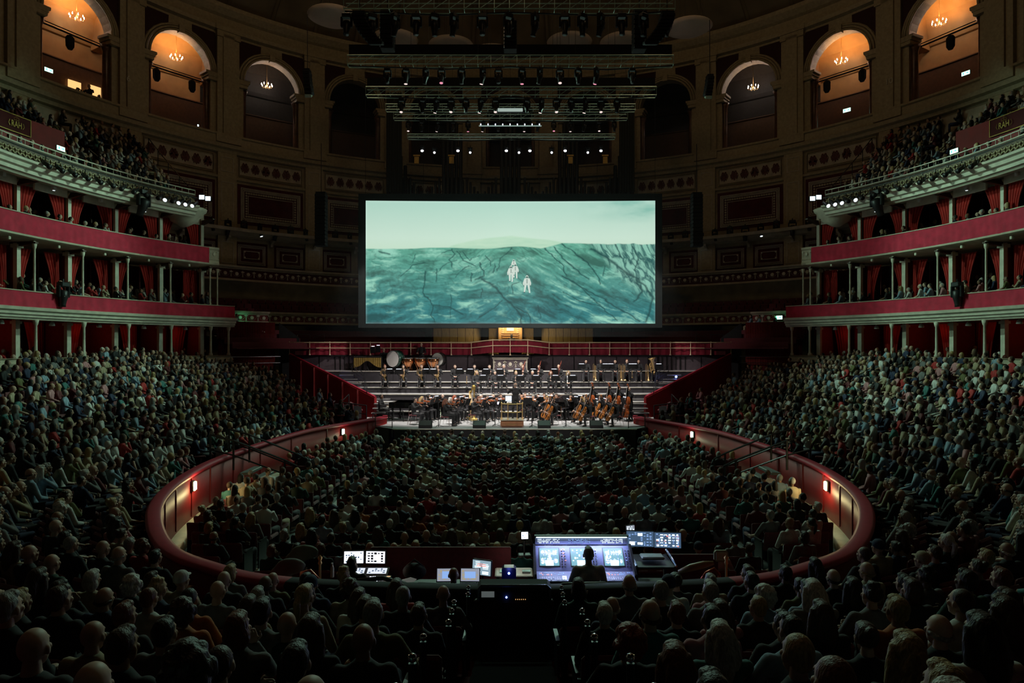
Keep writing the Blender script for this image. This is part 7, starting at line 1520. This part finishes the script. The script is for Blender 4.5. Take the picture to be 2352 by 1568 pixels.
for px, py, d, lab, mt_ in ((700, 1268, 11.8, 'pale green jacket over a chair back at the left end of the desks', mat('pale_green_cloth', (.14, .17, .12), .8)), (668, 1300, 11.0, 'grey folded coat over a rail at the far left of the desks', mat('grey_coat_cloth', (.16, .17, .15), .85))):
    m = MB(); m.ell(at(px, py, d), (.26, .1, .14), 14, 9); m.ell(at(px - 20, py + 14, d), (.2, .12, .12), 12, 8); v, f_ = remesh(m, .03, 3); o = ob('draped_coat', mk('coat', [(v, f_, 0)], [mt_])); tag(o, lab, 'coat')
m = MB(); m.bbox(at(1656, 1276, 11.3), (.25, .05, .2), bv=.04); o = m.build('white_chair_back', mat('white_chair', (.5, .55, .42), .5)); tag(o, 'pale chair back right of the dark-haired man by the cart', 'chair')
o = thing('brass_instrument_case', 'curved pale shoulder bag on the rail right of the cart', 'bag', at(1600, 1306, 10.8)); m = MB(); m.path([(-.3, 0, -.05), (-.1, 0, .02), (.12, 0, .07), (.28, 0, .1)], [.03, .06, .06, .03], 10); m.build('bag_body', mat('tan_leather', (.35, .25, .12), .4), o, True); m = MB(); m.path([(-.3, 0, -.05), (-.34, 0, -.25)], .015, 5); m.build('strap', BLACK, o)
# ================================================================ AUDIENCE
CR = random.Random(21)
seatm = None
seatk = None
def place_seat(x, y, z, rz, label):
    global seatm
    if seatm is None:
        o = seatm = thing('audience_seat', label, 'seat'); m = MB(); m.bbox((0, .05, .43), (.5, .46, .1), bv=.03); m.build('cushion', REDSEAT, o); m = MB(); m.bbox((0, -.24, .63), (.52, .07, .44), bv=.03, rot=Matrix.Rotation(.12, 3, 'X')); m.build('backrest', REDSEAT, o)
        m = MB()
        for s in (-1, 1): m = MB(); m.box((s * .27, 0, .3), (.03, .4, .6)); m.box((s * .27, .04, .61), (.05, .34, .03)); m.build('armrest', BLACK, o); o['group'] = 'audience seats'
    else: o = dup(seatm, label=label)
    o.location = (x, y, z); o.rotation_euler = (0, 0, rz); return o
# --- all occupied places: (x, y, z floor, body rz, block, row, seat)
PL = []
# arena flat seats
AINN = lambda x, y: any(False for _ in ()) or True
def inside_arena(x, y, mg):
    best = 9e9; sg = 1
    for i in range(0, len(AW)):
        d_ = hypot(x - AW[i][0], y - AW[i][1])
        if d_ < best: best = d_; k = i
    out = (x - AW[k][0]) * AN[k][0] + (y - AW[k][1]) * AN[k][1]
    return out < 0 and best > mg
row = 0; y = 29.9
while y > 12.2:
    row += 1
    xs_ = [i * .49 + .245 for i in range(0, 10)]
    for s in (-1, 1):
        for j, x in enumerate(xs_): PL.append((s * x, y, 0, 0, 'centre arena block', row, j + 1 if s > 0 else -j - 1))
        for j in range(7):
            x = 6.1 + j * .5
            if inside_arena(s * x, y, .75) and abs(y - 22.0) > (1.4 if j > 1 else 0): PL.append((s * x, y, 0, s * .07, SIDE[s] + ' arena block', row, j + 1))
    y -= .86
# stalls
def offset_row(dist):
    out = []; acc = 0; prev = None
    for p, n in zip(ROWP, ROWN):
        q = (p[0] + n[0] * dist, p[1] + n[1] * dist)
        if prev: acc += hypot(q[0] - prev[0], q[1] - prev[1])
        out.append((q, n, acc)); prev = q
    return out
for i in range(15):
    dist = .8 + i * .85; z = zst((i + 0) * .85); R_ = offset_row(dist); L_ = R_[-1][2]; n_ = int(L_ / .56)
    for k in range(n_):
        s_ = (k + .5) * L_ / n_; j = next(a for a in range(1, len(R_)) if R_[a][2] >= s_); (q0, m0, a0), (q1, m1, a1) = R_[j - 1], R_[j]; t_ = (s_ - a0) / max(1e-6, a1 - a0)
        x, y = q0[0] + (q1[0] - q0[0]) * t_, q0[1] + (q1[1] - q0[1]) * t_; nx, ny = m0[0] + (m1[0] - m0[0]) * t_, m0[1] + (m1[1] - m0[1]) * t_
        if not stalls_ok(x, y) or y < 1.5 or hallR(x, y) > 20.6: continue
        if abs(x - .04) < .72 and y < 9.7: continue                               # central aisle
        if i < 1 and abs(x) < 1.9 and y < 9.8: continue
        th_ = math.degrees(atan2(x, y - 20)); 
        if any(abs(abs(th_) - g) < (1.1 + .9 / (1 + i * .3)) for g in (35, 82, 122, 155)) and hypot(x, y) > 3: continue     # radial gangways
        rz_in = -atan2(-nx, -ny); rz_s = -atan2(0 - x, 38 - y)
        dlt = (rz_s - rz_in + pi) % (2 * pi) - pi
        PL.append((x, y, zst(i * .85, y), rz_in + dlt * .55, 'stalls', i + 1, k, rz_s))
# boxes and circle
BXP = []
for s in (-1, 1):
    for tier, z0, R0, a0, prob in (('loggia', 3.5, RB + .8, AG + 1, .62), ('grand', 6.95, RB + .8, AG - 0, .85), ('second', 10.1, RB + .8, AS - .3, .6)):
        for r in range(3):
            R = R0 + r * .68; a = a0
            while a < AEND:
                a += math.degrees(.62 / R) * CR.uniform(.85, 1.25)
                if CR.random() < prob: p = pol(R, s * a); BXP.append((p.x, p.y, z0 + .16 * r, s))
    for r in range(9):
        R = RC + .55 + r * .74; a = ACI + .6 - .25 * r
        while a < AEND:
            a += math.degrees(.56 / R)
            if CR.random() < .93 and not (abs(a - abs(ang(235, 23))) < 1.3 and r > 2) and not (abs(a - (ap + .3)) < 7.3 and 0 < r < 6): p = pol(R, s * a); BXP.append((p.x, p.y, 12.95 + r * .52, s))
    for r in range(2):      # a few on the choir side behind the grand tier end
        for j in range(7):
            if CR.random() < .4: p = pol(23 + r, s * (AG - 2 - j * 1.3)); BXP.append((p.x, p.y, 5.4 + .6 * r, s))
allp = []
for p in PL:
    x, y, z = p[:3]; x += CR.uniform(-.05, .05); y += CR.uniform(-.05, .05)
    hz = z + 1.28; d = max(.5, y); px, py = EX + F * x / d, EY + F * (CZ - hz) / d
    allp.append([x, y, z, p[3], p[4], p[5], p[6], px, py, p[7] if len(p) > 7 else -atan2(-x, 38 - y)])
inv = [p for p in allp if -60 < p[7] < 2412 and p[8] < 1720 and p[1] > 1.75]
inv = [p for p in inv if CR.random() < .965 or p[1] < 9]
inv.sort(key=lambda p: p[1]); near, far = inv[:296], inv[296:]
# people the photograph shows clearly: (px, py of head, hair, hair colour, top, skin)
hints = [(215, 1530, 'bald', 'dark', 'black', 0), (575, 1535, 'long', 'fair', 'black', 0), (830, 1482, 'bald', 'dark', 'charcoal', 3), (418, 1285, 'cap', 'white', 'beige', 0), (215, 1395, 'bald', 'dark', 'beige', 1), (380, 1440, 'short', 'dark', 'grey', 0), (962, 1430, 'short', 'brown', 'black', 0), (680, 1475, 'short', 'dark', 'charcoal', 0), (610, 1420, 'short', 'dark', 'grey', 0), (838, 1390, 'short', 'brown', 'black', 0), (660, 1370, 'bald', 'dark', 'dark green', 1), (700, 1375, 'ponytail', 'fair', 'beige', 0), (1018, 1362, 'bald', 'dark', 'grey', 1),
         (1388, 1400, 'short', 'white', 'black', 0), (1443, 1460, 'curly', 'red', 'black', 1), (1548, 1500, 'long', 'auburn', 'navy', 0), (1655, 1465, 'long', 'white', 'teal', 0), (1445, 1362, 'fringe', 'grey', 'grey', 0), (1572, 1395, 'short', 'auburn', 'black', 0), (1517, 1380, 'crop', 'grey', 'charcoal', 0), (1655, 1350, 'long', 'brown', 'pink', 0), (2155, 1420, 'fringe', 'grey', 'black', 0), (2080, 1530, 'long', 'fair', 'black', 0), (1740, 1385, 'crop', 'fair', 'charcoal', 0), (1815, 1400, 'short', 'dark', 'pale blue', 0), (1885, 1420, 'long', 'brown', 'charcoal', 0), (2075, 1310, 'short', 'dark', 'grey', 0), (2000, 1350, 'tousled', 'dark', 'grey', 0), (2260, 1230, 'short', 'fair', 'red', 0),
         (275, 1270, 'fringe', 'grey', 'grey', 0), (240, 1258, 'bald', 'dark', 'black', 1), (305, 1320, 'curly', 'white', 'charcoal', 0), (435, 1315, 'crop', 'dark', 'orange', 0), (530, 1310, 'bob', 'fair', 'grey', 0), (120, 1245, 'bald', 'grey', 'dark green', 0), (20, 1390, 'short', 'grey', 'black', 0), (365, 1335, 'tousled', 'fair', 'navy', 0), (100, 1300, 'long', 'brown', 'black', 0), (1650, 1230, 'crop', 'dark', 'white', 0), (905, 1253, 'bald', 'dark', 'maroon', 1), (1568, 1215, 'bald', 'dark', 'black', 1), (1620, 1220, 'bald', 'dark', 'black', 1), (955, 1255, 'short', 'fair', 'olive', 0), (2120, 1270, 'cap', 'beige', 'black', 0)]
att = {}
for h in hints:
    k = min(range(len(near)), key=lambda i: hypot(near[i][7] - h[0], near[i][8] - h[1]) + (1e5 if i in att else 0))
    if hypot(near[k][7] - h[0], near[k][8] - h[1]) < 90:
        att[k] = h; q = near[k]; d = q[1]; q[0] = max(q[0] - .16, min(q[0] + .16, (h[0] - EX) / F * d))
HN = {'short': '%s-haired', 'crop': 'cropped %s-haired', 'tousled': 'tousled %s-haired', 'curly': 'curly %s-haired', 'long': 'long %s-haired', 'bob': '%s bobbed', 'bun': '%s-bunned', 'ponytail': 'pony-tailed %s-haired', 'fringe': 'balding %s-haired', 'cap': 'capped', 'bald': 'bald'}
near.sort(key=lambda p: 0)
cnt = {}
def side_word(x): return 'left' if x < 0 else 'right'
rows_ = {}
for i, q in enumerate(near): rows_.setdefault((q[4], q[5], q[0] < 0), []).append(i)
rank = {}
for k, L_ in rows_.items():
    L_.sort(key=lambda i: abs(near[i][0]))
    for r, i in enumerate(L_): rank[i] = r + 1
hkinds = ['short'] * 6 + ['crop'] * 3 + ['tousled', 'curly'] + ['long'] * 4 + ['bob'] * 2 + ['bun', 'ponytail', 'fringe', 'fringe', 'bald', 'bald', 'cap']
hcols = ['dark'] * 6 + ['brown'] * 5 + ['auburn', 'fair', 'fair', 'grey', 'grey', 'white']
tcols = ['black'] * 6 + ['charcoal'] * 4 + ['navy', 'navy', 'dark green', 'teal', 'grey', 'grey', 'white', 'white', 'beige', 'beige', 'maroon', 'olive', 'pale blue', 'red', 'pink', 'orange']
for i, q in enumerate(near):
    hr, hc, tc_, sk = CR.choice(hkinds), CR.choice(hcols), CR.choice(tcols), CR.choice([0, 0, 0, 1, 1, 2, 3, 4])
    if i in att: _, _, hr, hc, tc_, sk = att[i]
    if hr == 'cap' and hc not in CLOTHC: hc = 'navy'
    look = HN[hr] % hc if '%' in HN[hr] else HN[hr]; look = look.replace('dark-haired', 'dark-haired')
    sd = side_word(q[0])
    if q[4] == 'stalls': pos = '%s %s of aisle, %s stalls row' % (nth(rank[i]), sd, nth(q[5]))
    elif q[4].startswith('centre'): pos = '%s %s of centre, %s arena row' % (nth(rank[i]), sd, nth(q[5]))
    else: pos = '%s in from %s aisle, %s arena row' % (nth(rank[i]), sd, nth(q[5]))
    fem = hr in ('long', 'bob', 'bun', 'ponytail'); pose = CR.choice(['sit_c', 'sit_e'] if fem else ['sit_a', 'sit_a', 'sit_b', 'sit_d'])
    lb = '%s person in %s, %s' % (look, tc_, pos)
    far_rot = q[9]; dlt = (far_rot - q[3] + pi) % (2 * pi) - pi; rz = q[3] + dlt * .6 + CR.uniform(-.12, .12)
    b = person(pose, (q[0], q[1], q[2] - .03 + CR.uniform(-.06, .03)), rz, lb, 'audience in the nearer seats', sk, tc_, CR.choice(['black', 'navy', 'charcoal']), hr, hc, CR.uniform(.95, 1.04))
    place_seat(q[0], q[1], q[2], q[3], 'seat under the person in %s, %s' % (tc_, pos))
# chrome knobs on the aisle-side seat ends
k = 0
for y in [8.9 - .85 * j for j in range(8)]:
    for s in (-1, 1):
        k += 1; z = zst(9.6 - y, y); o = thing('seat_end_post', 'black post with shiny knob, %s row from the desks, %s of the aisle' % (nth((k + 1) // 2), SIDE[s]), 'post', (.04 + s * (.56 + .05 * (k % 3)), y, z), 0, 'aisle seat-end posts'); m = MB(); m.tube((0, 0, 0), (0, 0, .9), .025, n=7); m.build('post', BLACK, o); m = MB(); m.ell((0, 0, .93), .028, 10, 7); m.build('knob', CHROME, o, True)
# empty red seats by the stage
for s in (-1, 1):
    for j in range(4):
        for r in range(2): x, y = s * (8.15 + j * .56), 33.7 + r * .9 + j * .15; place_seat(x, y, 1.05 + .3 * r + .05 * j, s * 1.1, 'empty red tip-up seat beside the %s stage rail, %s row, %s seat' % (SIDE[s], ('near', 'far')[r], nth(j + 1)))
# figures in the top left arch
for i, (px, hh) in enumerate(((178, 'short'), (205, 'tousled'), (228, 'short'))):
    p = on_wall(px, 240, 28.6); person('conductor' if i == 1 else 'sit_a', (p.x, p.y, 19.1), 2.2 + i, 'silhouetted person by the amber doorway in the top left arch, %s' % ('left one', 'middle one, standing', 'right one')[i], None, 1, 'black', 'black', hh, 'dark')

# --- the rest of the audience: one mesh
def lowpoly(arms):
    m = MB(); sp = {}
    def part(tagv, fn): a = len(m.v); fn(); sp.setdefault(tagv, []).append((a, len(m.v)))
    part(0, lambda: m.ell((0, .01, 1.2), (.075, .092, .115), 8, 6)); part(0, lambda: m.ell((0, .1, 1.18), (.014, .02, .02), 4, 3)); part(0, lambda: m.tube((0, -.02, 1.0), (0, -.01, 1.12), .055, .05, 6, caps=False))
    part(1, lambda: m.ell((0, -.018, 1.23), (.084, .092, .104), 8, 6))
    def torso():
        vs = []; fs = []; n = 8; rings = [(.5, .17, .13, .0), (.7, .16, .12, -.02), (.9, .19, .12, -.03), (1.0, .2, .1, -.03), (1.05, .13, .08, -.02), (1.08, .06, .06, -.02)]
        for z, rx, ry, yo in rings:
            for i in range(n): vs.append((rx * cos(2 * pi * i / n), yo + ry * sin(2 * pi * i / n), z))
        for k in range(5):
            for i in range(n): j = (i + 1) % n; fs.append((k * n + i, k * n + j, (k + 1) * n + j, (k + 1) * n + i))
        m.add(vs, fs)
    part(2, torso)
    for s, (E, Wr) in zip((-1, 1), arms):
        part(2, lambda: m.tube((s * .18, -.02, 1.0), E, .06, .048, 6)); part(4, lambda: m.tube(E, Wr, .046, .034, 6)); part(0, lambda: m.ell(Wr, (.035, .045, .03), 5, 4))
    for s in (-1, 1):
        part(3, lambda: m.tube((s * .09, 0, .52), (s * .13, .42, .52), .09, .068, 6)); part(3, lambda: m.tube((s * .13, .42, .54), (s * .14, .42, .06), .062, .045, 6)); part(5, lambda: m.ell((s * .14, .48, .05), (.04, .12, .04), 6, 4))
    V_ = np.array(m.v); cls = np.zeros(len(V_), int)
    for k, L_ in sp.items():
        for a, b in L_: cls[a:b] = k
    F_ = [];
    for f in m.f:
        for j in range(1, len(f) - 1): F_.append((f[0], f[j], f[j + 1]))
    return V_, np.array(F_), cls
LP = [lowpoly([((-.25, .06, .74), (-.08, .26, .66)), ((.25, .06, .74), (.08, .27, .67))]), lowpoly([((-.24, .1, .78), (.06, .2, .83)), ((.24, .1, .78), (-.06, .22, .86))]), lowpoly([((-.24, .08, .76), (.05, .22, .72)), ((.17, .2, .8), (.06, .13, 1.06))]), lowpoly([((-.3, .04, .78), (-.28, .3, .68)), ((.3, .04, .78), (.28, .3, .68))])]
rest = [(p[0], p[1], p[2], p[3], p[9]) for p in far] + [(x, y, z, -atan2(-x, 36 - y) * .8 - s * .25, -atan2(-x, 40 - y)) for x, y, z, s in BXP]
rest += [(p[0], p[1], p[2], p[3], p[9]) for p in allp if not (-60 < p[7] < 2412 and p[8] < 1720 and p[1] > 1.75) and abs(p[7] - EX) < 2200 and p[1] > 6]
VV, FF, CC = [], [], []; base = 0
sk_ = np.array([s_[:3] for s_ in SKINS]); hcv = {k: np.array(v[:3]) for k, v in HAIRC.items()}; tcv = {k: np.array(v[:3]) for k, v in CLOTHC.items()}
far_t = ['black'] * 5 + ['charcoal'] * 3 + ['navy'] * 2 + ['dark green', 'teal', 'grey', 'grey', 'white', 'white', 'white', 'beige', 'beige', 'olive', 'pale blue', 'pale blue', 'red', 'pink', 'maroon']
for (x, y, z, rz, hz) in rest:
    v, f, c = LP[CR.randrange(4)]; v = v.copy(); head = (c == 1) | ((c == 0) & (v[:, 2] > 1.1)); dh = (hz - rz + pi) % (2 * pi) - pi + CR.uniform(-.2, .2); dh = max(-1.1, min(1.1, dh)); ca, sa = cos(dh), sin(dh); hv_ = v[head]; v[head] = np.stack([hv_[:, 0] * ca - hv_[:, 1] * sa, hv_[:, 0] * sa + hv_[:, 1] * ca, hv_[:, 2]], 1)
    hk = CR.random(); hm = c == 1
    if hk < .14: v[hm] = (v[hm] - [0, 0, 1.2]) * .8 + [0, 0, 1.19]                         # bald: hair drawn inside the skull
    elif hk < .42:
        low = hm & (v[:, 2] < 1.22); v[low, 2] -= .16; v[low, :2] *= 1.12                   # long hair
    sc_ = CR.uniform(.94, 1.05); lean = CR.uniform(-.06, .1); v[:, 1] += (v[:, 2] - .5) * lean; v = v * sc_; ca, sa = cos(rz), sin(rz)
    vw = np.stack([v[:, 0] * ca - v[:, 1] * sa + x, v[:, 0] * sa + v[:, 1] * ca + y, v[:, 2] + z - .02], 1)
    col = np.ones((len(v), 4)); skc = sk_[CR.choice([0, 0, 0, 1, 2, 2, 3, 4])]; hcc = hcv[CR.choice(hcols)]; tcc = tcv[CR.choice(far_t)]; bare = CR.random() < .3
    col[:, :3] = skc; col[c == 1, :3] = hcc; col[c == 2, :3] = tcc; col[c == 4, :3] = skc if bare else tcc; col[c == 3, :3] = tcv[CR.choice(['black', 'navy', 'charcoal', 'beige'])]; col[c == 5, :3] = .02
    VV.append(vw); FF.append(f + base); CC.append(col); base += len(v)
VV = np.concatenate(VV); FF = np.concatenate(FF); CC = np.concatenate(CC)
me = bpy.data.meshes.new('audience'); me.vertices.add(len(VV)); me.vertices.foreach_set('co', VV.ravel().astype(np.float32)); me.loops.add(len(FF) * 3); me.loops.foreach_set('vertex_index', FF.ravel().astype(np.int32)); me.polygons.add(len(FF)); me.polygons.foreach_set('loop_start', (np.arange(len(FF)) * 3).astype(np.int32)); me.polygons.foreach_set('use_smooth', np.ones(len(FF), bool))
me.update(calc_edges=True); ca = me.color_attributes.new('Col', 'FLOAT_COLOR', 'POINT'); ca.data.foreach_set('color', CC.ravel().astype(np.float32)); me.materials.append(mat('audience_colours', (1, 1, 1), .75, attr='Col', var=.1, scale=3))
o = ob('audience', me); tag(o, 'seated concert audience filling the farther arena, stalls, boxes and circle', 'audience', kind='stuff')
# the rest of the seats: one mesh of red backs and cushions
base = MB(); base.bbox((0, .05, .43), (.48, .44, .08), bv=.02); base.bbox((0, -.24, .6), (.5, .06, .4), bv=.02); sv, sf = np.array(base.v), base.f
SV, SF = [], []; b = 0
seats_rest = [(p[0], p[1], p[2], p[3]) for p in allp if p not in near]
for j in range(4):
    for s in (-1, 1):
        for q in range(38): a = s * (9 + q * 1.15); p = pol(20.6 + j * .9, a); seats_rest.append((p.x, p.y, 4.6 + .28 * j, -radians(a) + pi))
for j in range(4):
    for s in (-1, 1):
        for q in range(34): a = s * (12 + q * 1.2); p = pol(25.3 + j * .5, a); seats_rest.append((p.x, p.y, 6.6 + .35 * j, -radians(a) + pi))
for x, y, z, rz in seats_rest:
    ca_, sa_ = cos(rz), sin(rz); SV.append(np.stack([sv[:, 0] * ca_ - sv[:, 1] * sa_ + x, sv[:, 0] * sa_ + sv[:, 1] * ca_ + y, sv[:, 2] + z], 1)); SF += [tuple(i + b for i in f) for f in sf]; b += len(sv)
me = bpy.data.meshes.new('seat_rows'); me.from_pydata(np.concatenate(SV).tolist(), [], SF); me.materials.append(REDSEAT); o = ob('seat_rows', me); tag(o, 'rows of red plush seats farther off', 'seats', kind='stuff')
